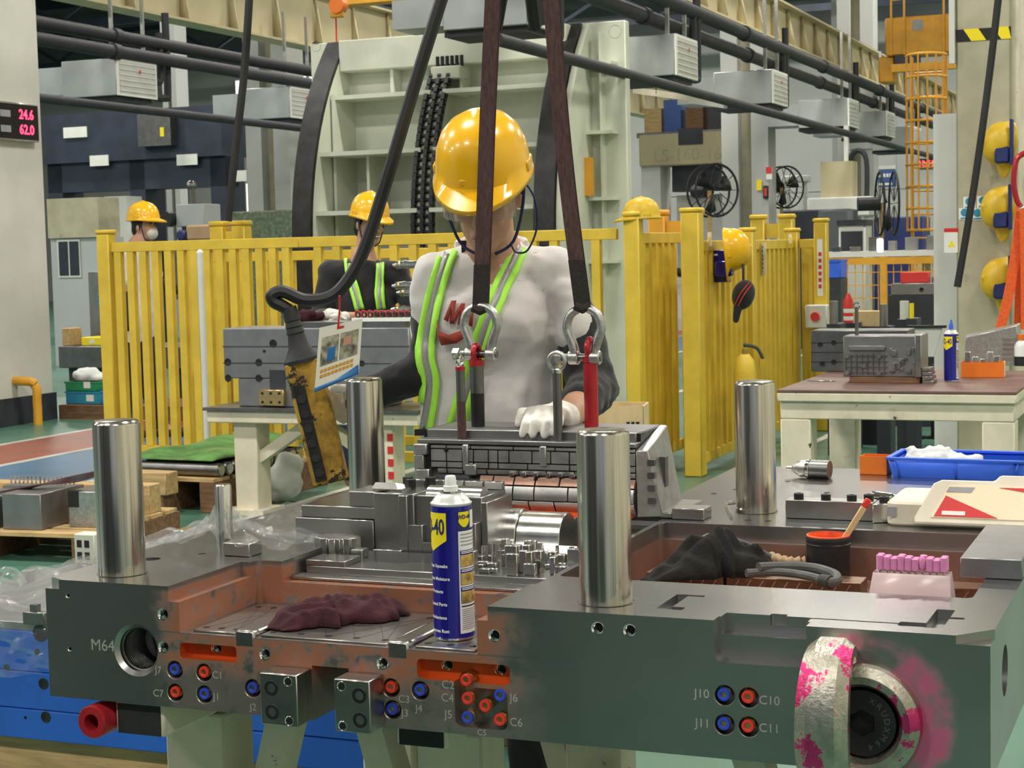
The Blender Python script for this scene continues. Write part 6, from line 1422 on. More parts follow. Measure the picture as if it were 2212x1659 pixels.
mp_ = thing('grey_sheet', 'pale grey covered monitor standing at the rear of the work table', 'monitor', tpt(1965, 770), BY)
MB().prism([(0, 0), (.14, 0), (.19, .17), (0, .17)], 0, .02, Matrix.Translation((-.0, .0, 0)) @ XZ).build('panel', 'grille', mp_); MB().prism([(-.01, .165), (.21, .165), (.21, .18), (-.01, .18)], -.01, .03, XZ).build('top_frame', 'black_plastic', mp_)
# boxes under the table
ub = thing('storage_crate', 'dark blue crate with orange cloth below the work table', 'crate', onz(2060, 985, 0)+E2*.3, BY)
MB().b2((-.1, 0, 0), (.35, .35, .4)).build('body', 'machine_navy', ub, bevel=.01); MB().b2((-.1, -.002, .3), (.1, .0, .36)).build('label', 'teal', ub)
blob('cloth', 'orange_plastic', ub, [('c', WM[ub] @ V(-.05, .15, .42), WM[ub] @ V(.12, .2, .42), .06, .05)], .02, 2, (.05, .08))
for i, (px, lab) in enumerate(((1962, 'left black post below the rear of the work table'), (2003, 'right black post below the rear of the work table'))):
    P = onz(px, 960, 0)+E2*.4; P.z = 0; t = thing('black_post', lab, 'post', P, BY); MB().b2((-.03, -.03, 0), (.03, .03, .55)).build('tube', 'black_plastic', t); MB().b2((-.06, -.06, 0), (.06, .06, .015)).build('foot', 'black_plastic', t)
# ------------------------------------------------------------ helmets, cap, slings hung up
def hung_hat(px, py, Y, label, s=1.0, m='hat_dusty', tilt=0, sg=-1):
    P = at(px, py, Y); t = thing('hard_hat', label, 'helmet', P, 0)
    WM[t] = frame(P); hat_, _ = hard_hat(t, P+V(-.055*sg, .0, 0), V(sg, -.25, .12+tilt), V(.1*sg, .15, -1), s, 'shell', m); return t
hx = 10.02
for px, py, lab in ((2168, 312, 'topmost yellow helmet hung on the concrete column'), (2165, 452, 'middle yellow helmet hung on the concrete column'), (2165, 605, 'lowest yellow helmet hung on the concrete column')):
    hung_hat(px-14, py, hx, lab, 1.02)
    P = at(px+2, py+22, hx-.1); h = thing('helmet_hook', 'blue plastic hook under the ' + lab.split(' hung')[0], 'hook', P, BY)
    MB().b2((-.055, -.02, -.05), (.03, .02, .045)).build('cradle', 'machine_navy', h, bevel=.012); MB().b2((.03, -.03, -.06), (.05, .03, .2)).build('back_plate', 'machine_navy', h, bevel=.004)
P = at(2196, 640, 9.7)
sl_ = thing('orange_sling', 'bright orange lifting slings hanging on a red hook at the right frame edge', 'sling', P, 0)
def ow(pts, w, m='orange_strap'):
    Q = spline([at(*p)-P for p in pts], 6); mb = MB(); vs = []
    for q_ in Q:
        for a, b in ((-w/2, -.006), (w/2, -.006), (w/2, .006), (-w/2, .006)): vs.append(q_+V(a, b, 0))
    n = len(Q); mb.add(vs, [(4*i+k, 4*i+(k+1) % 4, 4*i+4+(k+1) % 4, 4*i+4+k) for i in range(n-1) for k in range(4)]+[(0, 1, 2, 3)]).build('webbing', m, sl_)
ow([(2205, 445, 9.7), (2195, 540, 9.68), (2178, 640, 9.66), (2160, 712, 9.65)], .055); ow([(2208, 450, 9.74), (2204, 560, 9.72), (2200, 712, 9.72)], .05); ow([(2212, 450, 9.62), (2214, 560, 9.62), (2216, 712, 9.62)], .05)
MB().tube(spline([at(2215, 330, 9.7)-P, at(2196, 345, 9.7)-P, at(2190, 390, 9.7)-P, at(2196, 430, 9.7)-P, at(2206, 448, 9.7)-P], 6), .016, 10).build('red_hook', 'paint_red', sl_)
MB().ell(at(2207, 452, 9.66)-P, .02, 12, 8).build('pin', 'chrome', sl_)
cb2 = cable([(2162, -50, 9.2), (2140, 140, 9.2), (2115, 330, 9.2), (2092, 480, 9.2), (2068, 620, 9.2)], .02, 'thick black cable hanging in front of the concrete column')
bx = thing('back_board', 'pale grey box with screws behind the topmost hung helmet', 'box', at(2193, 420, 10.6), BY); MB().b2((0, 0, -.3), (.4, .1, .32)).build('panel', 'column_grey', bx, bevel=.006)
wp_ = thing('framed_window', 'dark blue framed window panel at the upper right edge', 'window panel', at(2185, 225, 14), BY); MB().b2((0, 0, 0), (1.2, .05, 1.2)).build('sheet', 'sign_blue', wp_); MB().b2((0, -.02, 0), (1.2, 0, .04)).build('frame_bar', 'cardboard', wp_); MB().b2((0, -.02, .44), (1.2, 0, .48)).build('frame_bar', 'cardboard', wp_)
# on the gate: helmet on blue hook, black cap, notes
gY = km.y*.35+k0.y*.65
gP = along(k0, E2, px=1560)
hung_hat(1588, 540, gP.y-.28, 'bright yellow helmet hung on the blue hook of the yellow gate', 1.12, 'hat_yellow', 0, 1)
h = thing('helmet_hook', 'bright blue plastic hook plate on the yellow gate', 'hook', at(1556, 560, gP.y-.25), BY-PI/2+PI)
P = at(1560, 580, gP.y-.2); place(h, P, BY)
MB().b2((-.06, -.03, -.09), (.06, .0, .12)).build('plate', 'can_blue', h, bevel=.006); MB().b2((-.02, -.12, -.05), (.09, -.03, .05)).build('cradle', 'can_blue', h, bevel=.012); MB().cyl((-.08, -.03, .09), (-.02, -.03, .09), .007, n=8).build('white_pin', 'white_paper', h)
P = at(1606, 640, gP.y-.35); cp_ = thing('baseball_cap', 'black cap with red piping hanging upside down on the yellow gate', 'cap', P, 0)
blob('crown', 'cloth_black', cp_, [('e', P+V(0, 0, .01), (.075, .085, .10), Matrix.Rotation(.3, 4, 'Y'))], .008, 3); blob('peak', 'cloth_black', cp_, [('c', P+V(-.04, -.02, -.07), P+V(-.055, -.03, -.15), .03, .022), ('c', P+V(-.03, .02, -.07), P+V(-.05, .01, -.14), .03, .02)], .008, 3)
MB().tube(spline([V(-.062, -.055, -.05), V(-.03, -.085, .02), V(.03, -.06, .09)], 5), .003, 6).build('piping', 'label_red', cp_); MB().tube(spline([V(-.045, -.07, -.06), V(-.01, -.092, .01), V(.045, -.06, .075)], 5), .003, 6).build('piping', 'label_red', cp_)
MB().tube([V(.0, 0, .1), V(.0, 0, .2), V(-.02, .05, .26)], .008, 6).build('hanger', 'cable_black', cp_)
for i, (px, py, w_, hgt, lab) in enumerate(((1530, 517, .06, .09, 'small white tag on the yellow gate post left of the helmet'), (1702, 516, .05, .07, 'small white tag near the far end of the yellow gate'), (1645, 560, .075, .24, 'long white paper note hanging on the yellow gate'))):
    gq = along(k0, E2, px=px); P = along(gq, UZ, py=py)-E1*-.05-E2*.06; t = thing('paper_tag', lab, 'paper tag', P, BY-.9); MB().b2((-w_/2, -.003, -hgt/2), (w_/2, 0, hgt/2)).build('sheet', 'white_paper', t)
    if i < 2: MB().b2((-w_/4, -.005, -hgt/4), (w_/4, -.003, hgt/6)).build('mark', 'can_yellow', t)
    else:
        for k in range(6): MB().b2((-.02, -.005, .08-k*.03), (-.008, -.003, .095-k*.03)).build('character', 'sign_blue', t)
P = at(1386, 472, F1.y); hx_ = thing('hard_hat', 'yellow helmet lying on top of the fence corner', 'helmet', P, 0); hard_hat(hx_, P, V(0, 0, 1), V(-1, -.3, 0), .95, 'shell', 'hat_dusty')
cx_ = thing('wooden_crate', 'open pale wooden crate with printed marks beside the gate', 'crate', at(1300, 960, 6.3)-UZ*.3, BY+.2); MB().b2((0, 0, 0), (.32, .004, .45)).build('side', 'wood_pale', cx_)
for lo, hi in (((0, 0, 0), (.01, .3, .45)), ((.31, 0, 0), (.32, .3, .45)), ((0, .29, 0), (.32, .3, .45)), ((0, 0, 0), (.32, .3, .012))): MB().b2(lo, hi).build('side', 'wood_pale', cx_)
place(cx_, V(at(1282, 960, 6.6).x, 6.6, along(at(1290, 960, 6.6), UZ, py=878).z-.45), BY+.2); cx_.scale = (.62, .62, 1); st_ = thing('crate_stand', 'low timber stand under the pale wooden crate', 'stand', V(cx_.location.x, cx_.location.y, 0), BY+.2); MB().b2((0, 0, 0), (.2, .19, cx_.location.z-.001)).build('block', 'wood', st_)
for i in range(3): MB(Matrix.Translation((.21+i*.03, -.001, .36)) @ XZ).b2((0, 0, 0), (.02, .03, .002)).build('printed_mark', 'black_ink', cx_)
vh = thing('vacuum_hose', 'grey hose with yellow nozzle hanging on the inside of the yellow gate', 'hose', at(1640, 760, km.y-.2), 0); b = at(1640, 760, km.y-.2)
MB().tube(spline([at(1605, 745, km.y-.2)-b, at(1635, 752, km.y-.2)-b, at(1650, 780, km.y-.2)-b], 5), .012, 8).build('tube', 'hose_grey', vh); MB().b2((.0, -.02, -.11), (.04, .02, -.05)).build('nozzle', 'paint_yellow', vh)
gq = along(k0+E1*.22, E2, px=1612); gz = along(gq, UZ, py=752).z
gc = thing('gas_cylinder', 'yellow gas cylinder partly hidden behind the right gate leaf', 'cylinder', V(gq.x, gq.y, 0), 0); MB().lathe([(0, 0), (.075, 0), (.075, gz*.8), (.06, gz*.9), (.03, gz*.95), (0, gz*.95)], None, 20).build('tank', 'paint_yellow', gc); MB().cyl((0, 0, gz*.95), (0, 0, gz), .02, n=10).build('valve', 'brass', gc)
# ------------------------------------------------------------ far machinery
def fb(name, label, cat, px, py, Y, rz=0):
    P = at(px, py, Y); return thing(name, label, cat, P, BY+rz), Y/FPX
def ground(name, label, cat, px, Y, rz=0):
    P = at(px, 600, Y); P.z = 0; return thing(name, label, cat, P, BY+rz), Y/FPX
def zrow(t, py): return along(t.location.copy(), UZ, py=py).z-t.location.z
# right: gantry machine with lettering
g, s = ground('gantry_machine', 'cream gantry machine lettered LS-160-1612 behind the yellow gate', 'machine', 1385, 30)
z0, z1 = zrow(g, 360), zrow(g, 292)
MB().b2((0, 0, z0), (2.0, .8, z1)).build('cross_beam', 'beam_cream', g, bevel=.02)
MB().b2((0, .1, 0), (.35, .7, z0)).build('column', 'machine_white', g); MB().b2((1.65, .1, 0), (2.0, .7, z0)).build('column', 'machine_white', g)
MB().b2((.5, .3, z0-.45), (1.5, .6, z0)).build('spindle_carriage', 'machine_dark', g); MB().b2((.35, .0, 0), (1.65, .7, .9)).build('bed', 'machine_white', g)
MB().b2((.45, .72, .9), (1.6, .76, z0-.5)).build('splash_guard', 'machine_white', g)
vs, fs = textmb('LS-160-1612', .3, .003); MB(Matrix.Translation((1.02, -.005, z0+.16)) @ XZ).add(vs, fs).build('lettering', 'concrete', g, label='raised lettering LS-160-1612')
MB().b2((.72, -.02, z0+.34), (1.15, 0, z0+.62)).build('name_plate', 'machine_dark', g)
hz = MB().b2((.3, -.6, .95), (1.4, -.55, 1.1)).build('hazard_bar', 'paint_amber', g)
for i in range(6): MB().add([(.34+i*.17, -.605, .95), (.42+i*.17, -.605, .95), (.38+i*.17, -.605, 1.1), (.30+i*.17, -.605, 1.1)], [(0, 1, 2, 3)]).build('stripe', 'black_ink', hz, solid=.004)
def fan(px, py, Y, label, rz=0, r=.42):
    t, s = ground('pedestal_fan', label, 'fan', px, Y, rz); zc = zrow(t, py)
    MB().cyl((0, 0, 0), (0, 0, zc), .03, n=8).build('pole', 'wood', t); MB().lathe([(0, 0), (.3, 0), (.28, .04), (0, .05)], None, 16).build('base', 'fan_dark', t)
    for dy in (-.16, .02):
        MB().tube([(r*math.cos(a), dy, zc+r*math.sin(a)) for a in [2*PI*i/24 for i in range(24)]], .016, 6, closed=True).build('guard_ring', 'fan_dark', t)
        for i in range(10): MB().cyl((.05*math.cos(i*PI/5), dy, zc+.05*math.sin(i*PI/5)), (r*math.cos(i*PI/5), dy, zc+r*math.sin(i*PI/5)), .006, n=4).build('guard_wire', 'fan_dark', t)
    for i in range(3):
        a = i*2*PI/3+.4; MB().add([(.04*math.cos(a), -.08, zc+.04*math.sin(a)), (r*.85*math.cos(a-.4), -.10, zc+r*.85*math.sin(a-.4)), (r*.9*math.cos(a), -.07, zc+r*.9*math.sin(a)), (r*.8*math.cos(a+.4), -.04, zc+r*.8*math.sin(a+.4))], [(0, 1, 2, 3)]).build('blade', 'fan_dark', t, solid=.01)
    MB().cyl((0, .02, zc), (0, .3, zc), .09, n=12).build('motor', 'fan_dark', t)
fan(1535, 412, 22, 'large dark pedestal fan left of the wide white column', .9, .33)
fan(1690, 405, 30, 'distant dark pedestal fan right of the wide white column', .9, .36)
fan(1905, 440, 22, 'narrow looking dark pedestal fan beside the blue wall sign', 1.9, .40)
def cab(name, label, cat, px, py0, py1, Y, w, d, m, extra=(), rz=0):
    t, s = ground(name, label, cat, px, Y, rz); z1 = zrow(t, py0); zb = 0 if py1 is None else zrow(t, py1)
    MB().b2((0, 0, max(0, zb)), (w, d, z1)).build('body', m, t, bevel=.02)
    if zb > 0: 
        for x in (.05, w-.12): MB().b2((x, .1, 0), (x+.07, d-.1, zb)).build('stand', m, t)
    for nm, lo, hi, mm in extra: MB().b2((w*lo[0], lo[1], z1*lo[2]), (w*hi[0], hi[1], z1*hi[2])).build(nm, mm, t)
    return t
cab('milling_machine', 'white bench milling machine with curved hose in the back right', 'machine', 1745, 428, 470, 26, .95, .6, 'machine_white', (('head', (.2, .1, 1.0), (.7, .5, 1.25), 'beam_cream'), ('spindle', (.55, .2, 1.2), (.62, .3, 1.5), 'machine_white')))
t = bpy.data.objects['milling_machine']; z1 = zrow(t, 400); MB().tube(spline([V(.6, .25, z1), V(.6, .25, z1+.35), V(.72, .25, z1+.5), V(.85, .25, z1+.35), V(.85, .25, z1-.3)], 5), .04, 8).build('hose', 'insulation', t)
cab('dark_cabinet', 'dark cluttered machine cabinet behind the far gate end', 'machine', 1690, 455, None, 24, .95, .6, 'machine_dark')
cab('air_purifier', 'tall pale blue plastic wrapped cabinet behind the gate', 'cabinet', 1768, 455, None, 23, .4, .4, 'clear_plastic')
cab('welding_machine', 'beige wheeled welding machine on the far bench', 'machine', 1812, 485, None, 20.5, .32, .4, 'grille', (('front_panel', (.1, -.01, .75), (.9, 0, .95), 'machine_dark'), ('lid', (-.05, -.02, .99), (1.05, .42, 1.03), 'machine_dark')))
cab('navy_machine', 'dark navy machine cabinet left of the caged ladder', 'machine', 1888, 470, None, 26, .75, .6, 'machine_navy')
cab('small_gauge', 'white bench scale with long arm high in the back right', 'machine', 1690, 380, 395, 32, .5, .3, 'machine_white')
t = thing('wall_sign', 'blue wall sign with a white arrow in the back right', 'sign', onb_plane(1887, 378, wb.y-.035), BY); t.scale = (1.3, 1, 1.3); MB().b2((0, 0, -.28), (.5, .03, .1)).build('board', 'sign_blue', t); MB().b2((.08, -.01, -.24), (.42, 0, -.19)).build('white_arrow', 'white_paper', t)
for i in range(5): MB().b2((.08+i*.07, -.01, -.06), (.13+i*.07, 0, .02)).build('character', 'white_paper', t)
MB().b2((0, 0, .12), (.5, .03, .2)).build('upper_strip', 'machine_white', t)
t = thing('led_clock', 'black wall clock glowing red 13:51 seen through the caged ladder', 'clock', onb_plane(1984, 356, wb.y-.055), BY); t.scale = (1.4, 1, 1.4); MB().b2((-.02, 0, -.08), (.34, .05, .12)).build('case', 'led_panel', t); vs, fs = textmb('13:51', .15, .002, .004); MB(Matrix.Translation((.16, -.01, .02)) @ XZ).add(vs, fs).build('digits', 'led_red', t, label='red digits 13:51')
hb_ = bf(Vector(HC1.location)).y
t = thing('exit_sign', 'small red and white sign on the wide white column', 'sign', onb_plane(1655, 375, hb_-.021), BY); MB().b2((0, 0, -.09), (.09, .02, .1)).build('board', 'white_paper', t); MB().b2((.0, -.005, 0), (.09, 0, .1)).build('red_half', 'label_red', t)
t = thing('column_sign', 'small yellow tag on the wide white column', 'sign', onb_plane(1634, 400, hb_-.021), BY); MB().b2((0, 0, -.08), (.08, .02, .08)).build('board', 'can_yellow', t)
t = thing('phone_box', 'small black and red device hanging on the wide white column', 'device', onb_plane(1648, 415, hb_-.061), BY); MB().b2((0, 0, -.1), (.08, .06, .1)).build('case', 'black_plastic', t, bevel=.01); MB().b2((.02, -.005, -.06), (.06, 0, .06)).build('red_face', 'label_red', t)
# caged ladder
t, s = ground('caged_ladder', 'amber caged access ladder rising at the back right', 'ladder', 2003, 22)
zt_ = zrow(t, 120)
for i in range(8):
    a = PI*i/7; MB().bar((.25*math.cos(a), -.30*math.sin(a), 1.6), (.25*math.cos(a), -.30*math.sin(a), zt_), .022).build('cage_bar', 'paint_amber', t)
for k in range(9):
    z = 1.6+k*(zt_-1.6)/8; MB().tube([(.25*math.cos(PI*i/12), -.30*math.sin(PI*i/12), z) for i in range(13)], .017, 6).build('cage_hoop', 'paint_amber', t)
for x in (-.2, .2): MB().bar((x, .1, 0), (x, .1, zt_), .04).build('stile', 'paint_amber', t)
for k in range(int(zt_/.3)): MB().cyl((-.2, .1, .3+k*.3), (.2, .1, .3+k*.3), .012, n=6).build('rung', 'paint_amber', t)
# yellow overhead crane
t, s = fb('overhead_crane', 'yellow overhead crane carriage with handrail at the upper right', 'crane', 1912, 135, 27)
MB().b2((0, 0, .1), (1.9, .6, .68)).build('girder', 'paint_amber', t, bevel=.02); MB().b2((.1, -.05, -.16), (1.7, .1, -.04)).build('lower_bar', 'paint_amber', t); MB().b2((-.12, .1, -.3), (.12, .5, .1)).build('end_carriage', 'paint_amber', t, bevel=.02); MB().b2((.15, .0, -.05), (.5, .3, .1)).build('motor', 'machine_dark', t)
for x in (.1, .3, .9): MB().bar((x, -.02, .1), (x, -.02, .95), .03).build('rail_post', 'paint_amber', t)
MB().bar((.1, -.02, .95), (.9, -.02, .97), .03).build('handrail', 'paint_amber', t); MB().bar((.9, -.02, .97), (1.9, -.02, 1.4), .03).build('handrail', 'paint_amber', t); MB().b2((.42, -.01, .46), (.58, 0, .62)).build('rating_plate', 'text_grey', t)
t, s = fb('trolley_hook', 'small yellow trolley with red cord hanging high left of the turning machine', 'trolley', 731, 12, 16); MB().cyl((0, -.05, 0), (0, .05, 0), .075, n=18).build('drum', 'orange_plastic', t); MB().b2((-.08, -.03, -.11), (.05, .03, .0)).build('bracket', 'paint_amber', t, bevel=.01); MB().cyl((-.03, 0, -.1), (-.03, 0, -.33), .008, n=6).build('cord', 'label_red', t)
t, s = fb('crane_beam', 'orange crane beam crossing high above the turning machine', 'beam', 880, -12, 19); MB().b2((-.8, 0, -.06), (.95, .2, .14)).build('beam', 'paint_amber', t, bevel=.01); MB().b2((.2, -.02, -.16), (.6, .15, -.06)).build('hanger_box', 'paint_amber', t)
# strip lamp and mezzanine behind the corner of the machine
t, s = fb('tube_lamp', 'long pale strip lamp slanting behind the turning machine corner', 'lamp', 1370, 195, 20); MB().bar((0, 0, 0), (1.15, -.2, -.22), .06, .07).build('housing', 'paint_cream', t); MB().bar((.7, -.13, -.17), (1.15, -.21, -.26), .05, .05).build('tube', 'machine_white', t)
t, s = fb('mezzanine', 'cluttered storage mezzanine behind the gantry machine', 'mezzanine', 1375, 290, 34); MB().b2((0, 0, -.08), (2.0, 1, .02)).build('deck', 'steel_dark', t)
for i, (x, h, m) in enumerate(((.1, .5, 'wood'), (.5, .65, 'sign_blue'), (.95, .55, 'wood_dark'), (1.4, .6, 'machine_dark'))): MB().b2((x, .2, .02), (x+.35, .6, h)).build('stored_box', m, t)
for x in (.02, 1.95): MB().b2((x-.05, .4, -4), (x+.05, .5, -.08)).build('support', 'paint_amber', t)
# far bench and amber mesh fence right of the gate
t, s = ground('amber_mesh_fence', 'amber framed wire mesh fence behind the far bench', 'fence', 1790, 17.5)
zt_ = zrow(t, 556)
for i, x in enumerate((0, .56, 1.12, 1.7)):
    MB().b2((x-.03, -.03, 0), (x+.03, .03, zt_)).build('post', 'paint_amber', t)
for z in (.15, zt_-.08): MB().b2((0, -.025, z), (1.7, .025, z+.07)).build('rail', 'paint_amber', t)
for i in range(22): MB().cyl((.04+i*.077, 0, .15), (.04+i*.077, 0, zt_-.05), .006, n=4).build('mesh_wire', 'paint_amber', t)
for i in range(9): MB().cyl((0, 0, .25+i*.13), (1.7, 0, .25+i*.13), .006, n=4).build('mesh_wire', 'paint_amber', t)
t, s = ground('far_bench', 'long pale bench strewn with parts behind the amber mesh fence', 'bench', 1770, 18.5); zt_ = zrow(t, 545); MB().b2((0, 0, zt_-.06), (2.1, .7, zt_)).build('top', 'machine_white', t)
for x in (.05, 1.0, 1.95): MB().b2((x, .05, 0), (x+.08, .65, zt_-.06)).build('leg', 'wood', t)
random.seed(4)
for i in range(9):
    P = WM[t] @ V(.15+i*.2, .2, zt_); w_ = random.uniform(.06, .14); o = thing('bench_part', 'small grey machined part on the far pale bench', 'part', P, BY, 'parts on the far bench'); MB().b2((-w_/2, -.06, 0), (w_/2, .06, random.uniform(.04, .16))).build('body', random.choice(('steel_dark', 'wood', 'steel_grey', 'machine_dark')), o, bevel=.004)
t, s = fb('signal_lamp', 'glowing white work lamp on the far bench', 'lamp', 1901, 530, 17.8); MB().b2((-.03, -.02, -.07), (.03, .02, .07)).build('lamp_face', 'lamp', t, bevel=.01)
t, s = ground('plastic_crate', 'stack of blue plastic crates right of the last fence post', 'crate', 1752, 15.6); z1 = zrow(t, 562); z0 = zrow(t, 602); MB().b2((0, 0, z0), (.27, .3, z1)).build('crate', 'tray_blue', t, bevel=.008); MB().b2((0, 0, 0), (.27, .3, z0-.002)).build('lower_crates', 'machine_dark', t)
MB().b2((-.005, -.006, z1-.02), (.275, .306, z1)).build('rim', 'tray_blue', t)
t, s = ground('fire_extinguisher', 'red and white striped cylinder standing right of the gate', 'cylinder', 1832, 12.2); z0, z1 = zrow(t, 697), zrow(t, 634); h_ = z1-z0
MB().lathe([(0, z0), (.035, z0), (.035, z0+h_*.75), (.02, z0+h_*.9), (.012, z1), (0, z1)], None, 18).build('body', 'stripe_red', t)
for k in (.08, .34): MB().lathe([(.0355, z0+h_*k), (.0358, z0+h_*(k+.01)), (.0358, z0+h_*(k+.13)), (.0355, z0+h_*(k+.14))], None, 18).build('white_band', 'white_paper', t)
MB().b2((-.08, -.08, 0), (.08, .08, z0)).build('plinth', 'machine_dark', t)
def rt(name, label, cat, px, py0, py1, Y, w, m, round_=False, d=.12, sup=True):
    t, s = ground(name, label, cat, px, Y); z0, z1 = max(.02, zrow(t, py1)), zrow(t, py0)
    if round_: MB().cyl((0, 0, z0), (0, 0, z1), w/2, n=16).build('body', m, t)
    else: MB().b2((-w/2, 0, z0), (w/2, d, z1)).build('body', m, t, bevel=.004)
    if sup: MB().b2((-w/2-.02, -.02, 0), (w/2+.02, d+.05, z0)).build('support', 'machine_dark', t)
    else:
        for c in t.children: c.location.z = -z0
        place(t, t.location+UZ*z0, BY)
    return t
rt('steel_tube', 'upright grey steel tube behind the gate, left of the striped cylinder', 'tube', 1801, 650, 700, 11.8, .055, 'steel_grey', True)
rt('steel_tube', 'upright grey steel tube right of the wooden box behind the table', 'tube', 1908, 657, 705, 11.8, .055, 'steel_grey', True)
rt('wooden_box', 'pale wooden box behind the table between the steel tubes', 'box', 1868, 672, 706, 12.4, .26, 'wood_pale')
rt('oil_can', 'white and yellow oil can behind the right table', 'can', 1953, 650, 690, 11.5, .06, 'machine_white', True)
rt('oil_bottle', 'small yellow bottle beside the white can behind the right table', 'bottle', 1969, 655, 688, 11.4, .03, 'can_yellow', True)
t = rt('grey_fixture', 'long grey drilled fixture block in front of the amber mesh fence', 'fixture', 1985, 612, 637, 13.5, .44, 'steel_grey', d=.2); MB(Matrix.Translation((.02, -.002, zrow(t, 626))) @ XZ).lathe([(0, .0005), (.015, .0005), (.018, .002)], None, 14).build('bore', 'black_oxide', t)
rt('red_toolbox', 'dark red tool box standing on the grey fixture', 'tool box', 1975, 588, 611, 13.6, .22, 'label_red', d=.1, sup=False)
rt('scale_fixture', 'small grey measuring block right of the red tool box', 'fixture', 2032, 598, 611, 13.6, .14, 'steel_grey', d=.1, sup=False)
# ---- left background
t, s = ground('press_machine', 'dark blue grey press frames filling the back left', 'machine', 105, 30); z0, z1 = zrow(t, 355), zrow(t, 250); MB().b2((0, 0, z0), (3.6, .8, z1)).build('cross_head', 'dark_blue_steel', t); MB().b2((.0, .1, z0-.5), (3.6, .5, z0)).build('lower_beam', 'dark_blue_steel', t)
for x in (.0, 1.7, 3.3): MB().b2((x, .1, 0), (x+.3, .7, z0)).build('column', 'dark_blue_steel', t)
for px, py, w_ in ((183, 286, .48), (232, 347, .38), (420, 345, .4), (535, 380, .2)):
    P = WM[t].inverted() @ along(along(t.location.copy(), E1, px=px), UZ, py=py); MB().b2((P.x-w_/2, -.02, P.z-.09), (P.x+w_/2, 0, P.z+.09)).build('white_plate', 'white_paper', t)
cb_ = MB().b2((2.1, -.2, z0+.2), (2.75, 0, z1-.1)).build('control_box', 'steel_dark', t); MB().b2((2.55, -.21, z0+.35), (2.62, -.2, z0+.5)).build('yellow_label', 'can_yellow', cb_)
t, s = ground('wall_unit', 'tan brown wall cladding block behind the left column', 'cladding', 108, 24); z0, z1 = zrow(t, 515), zrow(t, 430); MB().b2((0, 0, z0), (.85, .5, z1)).build('block', 'concrete', t); MB().b2((0, .05, 0), (.9, .5, z0)).build('lower_wall', 'wall_grey', t)
w_ = MB().b2((.12, .03, z0-.55), (.5, .05, z0-.02)).build('window_frame', 'machine_white', t)
for x in (.15, .33): MB().b2((x, .02, z0-.52), (x+.15, .032, z0-.05)).build('pane', 'glass_dark', w_)
t, s = ground('control_cabinet', 'white and blue control cabinet with a red digit left of the masked worker', 'cabinet', 232, 26); z1 = zrow(t, 425); MB().b2((0, 0, 0), (.4, .4, z1)).build('body', 'machine_white', t); MB().b2((.02, -.01, 1.75), (.16, 0, 1.95)).build('display', 'led_panel', t); vs, fs = textmb('8', .16, .001, .002); MB(Matrix.Translation((.09, -.012, 1.85)) @ XZ).add(vs, fs).build('digits', 'led_red', t); MB().b2((.0, -.01, 1.35), (.3, 0, 1.7)).build('blue_front', 'hose_blue', t)
t, s = ground('grey_hopper', 'grey machine hopper right of the masked worker', 'machine', 385, 22); z0, z1 = zrow(t, 490), zrow(t, 442); MB().b2((0, 0, z0), (.42, .4, z1)).build('hopper', 'wall_grey', t, bevel=.01); MB().b2((.05, .05, 0), (.37, .35, z0)).build('stand', 'machine_dark', t); MB().cyl((.12, .2, z1), (.12, .2, z1+.2), .05, n=10).build('valve', 'steel_dark', t); MB().ell((.12, .2, z1+.24), .07, 10, 8).build('gauge', 'steel_dark', t); MB().cyl((-.1, -.1, z0+.1), (-.1, .05, z0+.1), .1, n=16).build('handwheel', 'black_plastic', t)
cab('cardboard_box', 'brown cardboard box on a stand left of the yellow post frame', 'box', 404, 486, 520, 16, .32, .3, 'cardboard'); 
cab('blue_bin', 'dark blue bin left of the cardboard box', 'bin', 383, 497, 520, 16, .09, .2, 'machine_navy')
cab('hedge_screen', 'mottled green screen behind the left fence', 'screen', 492, 458, None, 24, 1.05, .15, 'hedge')
cab('panel_screen', 'tall bluish white panel left of the turning machine', 'panel', 556, 245, None, 28, .72, .1, 'wall_white')
# left shelf with crates behind the fence
t, s = ground('bench_shape', 'dark steel machine bed behind the left fence post', 'workbench', 118, 17.5); z0, z1 = zrow(t, 795), zrow(t, 748)
MB().b2((0, 0, z0), (1.6, .7, z1)).build('bed', 'steel_dark', t, bevel=.01)
for x in (.05, 1.3): MB().b2((x, .1, 0), (x+.2, .6, z0)).build('leg', 'machine_dark', t)
tb2 = t; M2 = WM[t]
def onb(name, label, cat, x, w, h, m, y=.1, d=.3):
    o = thing(name, label, cat, M2 @ V(x, y, z1+.0005), BY); MB().b2((0, 0, 0), (w, d, h)).build('body', m, o, bevel=.006); return o
o = onb('yellow_tray', 'flat yellow tray with white label on the dark machine bed', 'tray', .22, .4, .085, 'can_yellow'); MB().b2((.1, -.004, .02), (.16, 0, .06)).build('label', 'white_paper', o)
onb('wood_box', 'small wooden box at the left end of the dark machine bed', 'box', .02, .1, .18, 'wood', .05, .2)
onb('wood_box', 'long pale wooden box at the back of the dark machine bed', 'box', .32, .34, .22, 'wood_pale', .45, .2)
o = onb('hose_machine', 'grey machine head tangled with blue air hoses behind the left fence', 'machine', .1, .26, .75, 'steel_grey', .42, .25)
random.seed(2)
for i in range(7):
    a = i*.6; MB().tube(spline([V(.2+.05*math.cos(a), -.05, .2+.05*i), V(.33+.05*math.sin(a*2), -.08, .28+.05*i), V(.36, -.04, .15+.04*i), V(.22, -.05, .12+.03*i), V(.18+.03*math.sin(a), -.06, .25+.03*i)], 5), .011, 6).build('blue_hose', 'hose_blue', o)
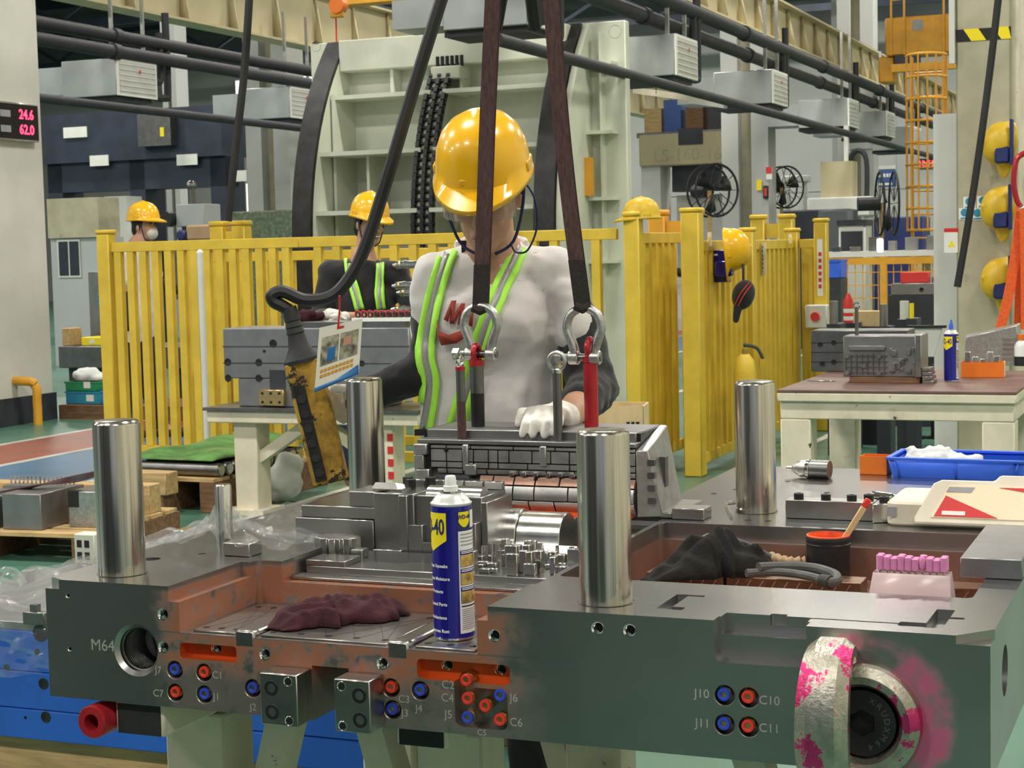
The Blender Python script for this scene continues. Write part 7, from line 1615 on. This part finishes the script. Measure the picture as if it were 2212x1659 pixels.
t, s = ground('brown_carton_stack', 'brown cartons stacked behind the left fence post', 'box', 196, 20); zA = zrow(t, 612); zB = zrow(t, 700); MB().b2((0, 0, zB), (.3, .3, zB+(zA-zB)*.62)).build('carton', 'wood_dark', t); MB().b2((0, 0, zB+(zA-zB)*.63), (.3, .3, zA)).build('carton', 'cardboard', t); MB().b2((0, 0, 0), (.3, .3, zB)).build('stand', 'machine_dark', t)
# crates on the floor behind the fence
t = thing('low_platform', 'low timber platform carrying crates behind the left fence', 'platform', onz(128, 905, 0), BY); MB().b2((0, 0, 0), (1.5, .8, .13)).build('deck', 'wood_dark', t); 
PMm = WM[t]
for i, (x, z, w_, h, m, lab) in enumerate(((.02, .131, .4, .12, 'teal', 'teal blue crate at the left of the low platform'), (.42, .131, .3, .13, 'hose_blue', 'light blue crate beside the teal crate on the platform'), (.02, .253, .36, .09, 'tray_green', 'green crate stacked on the teal crate'))):
    o = thing('plastic_crate', lab, 'crate', PMm @ V(x, .08, z), BY); MB().b2((0, 0, 0), (w_, .4, h)).build('shell', m, o, bevel=.008); MB().b2((-.006, -.006, h-.015), (w_+.006, .406, h)).build('rim', m, o)
    MB().b2((w_*.6, -.008, .03), (w_*.8, 0, .09)).build('label', 'white_paper', o)
o = thing('plastic_wrap', 'crumpled white plastic wrap on top of the green crate', 'wrap', PMm @ V(.2, .25, .345), BY); P = PMm @ V(.2, .25, .345)
blob('film', 'poly_bag', o, [('e', P+V(-.05, 0, .05), (.13, .12, .07)), ('e', P+V(.05, 0, .03), (.12, .1, .05))], .025, 2, (.08, .1))
o = thing('plastic_wrap', 'crumpled grey plastic wrap in the light blue crate', 'wrap', PMm @ V(.58, .25, .262), BY); P = PMm @ V(.58, .25, .262)
blob('film', 'poly_bag', o, [('e', P+V(0, 0, .06), (.15, .12, .09))], .025, 2, (.08, .1))
cable([(540, -30, 13), (528, 150, 13), (508, 330, 13), (492, 478, 13)], .03, 'dark hanging hoist cable in front of the left background pipes')
# unseen blocks added behind and beside the viewer to shape the steel's reflections
for i, (x, y, w_, d, h) in enumerate(((-4.6, -.6, 2.6, 2.6, 2.0), (-2.4, -2.6, 2.2, 1.0, 1.1), (.2, -2.2, 2.0, .9, 1.0), (2.6, -2.4, 1.6, .9, 1.3))):
    t = thing('bench_shape', 'unseen block added for steel reflections behind the viewer, %s from the left' % ('first', 'second', 'third', 'last')[i], 'workbench', V(x, y, 0), 0)
    MB().b2((0, 0, .12), (w_, d, h)).build('cabinet', 'machine_dark' if i < 2 else 'wall_grey', t, bevel=.02); MB().b2((.05, .05, 0), (w_-.05, d-.05, .12)).build('plinth', 'black_plastic', t); MB().b2((-.04, -.04, h), (w_+.04, d+.04, h+.05)).build('block_top', 'steel_dark', t)
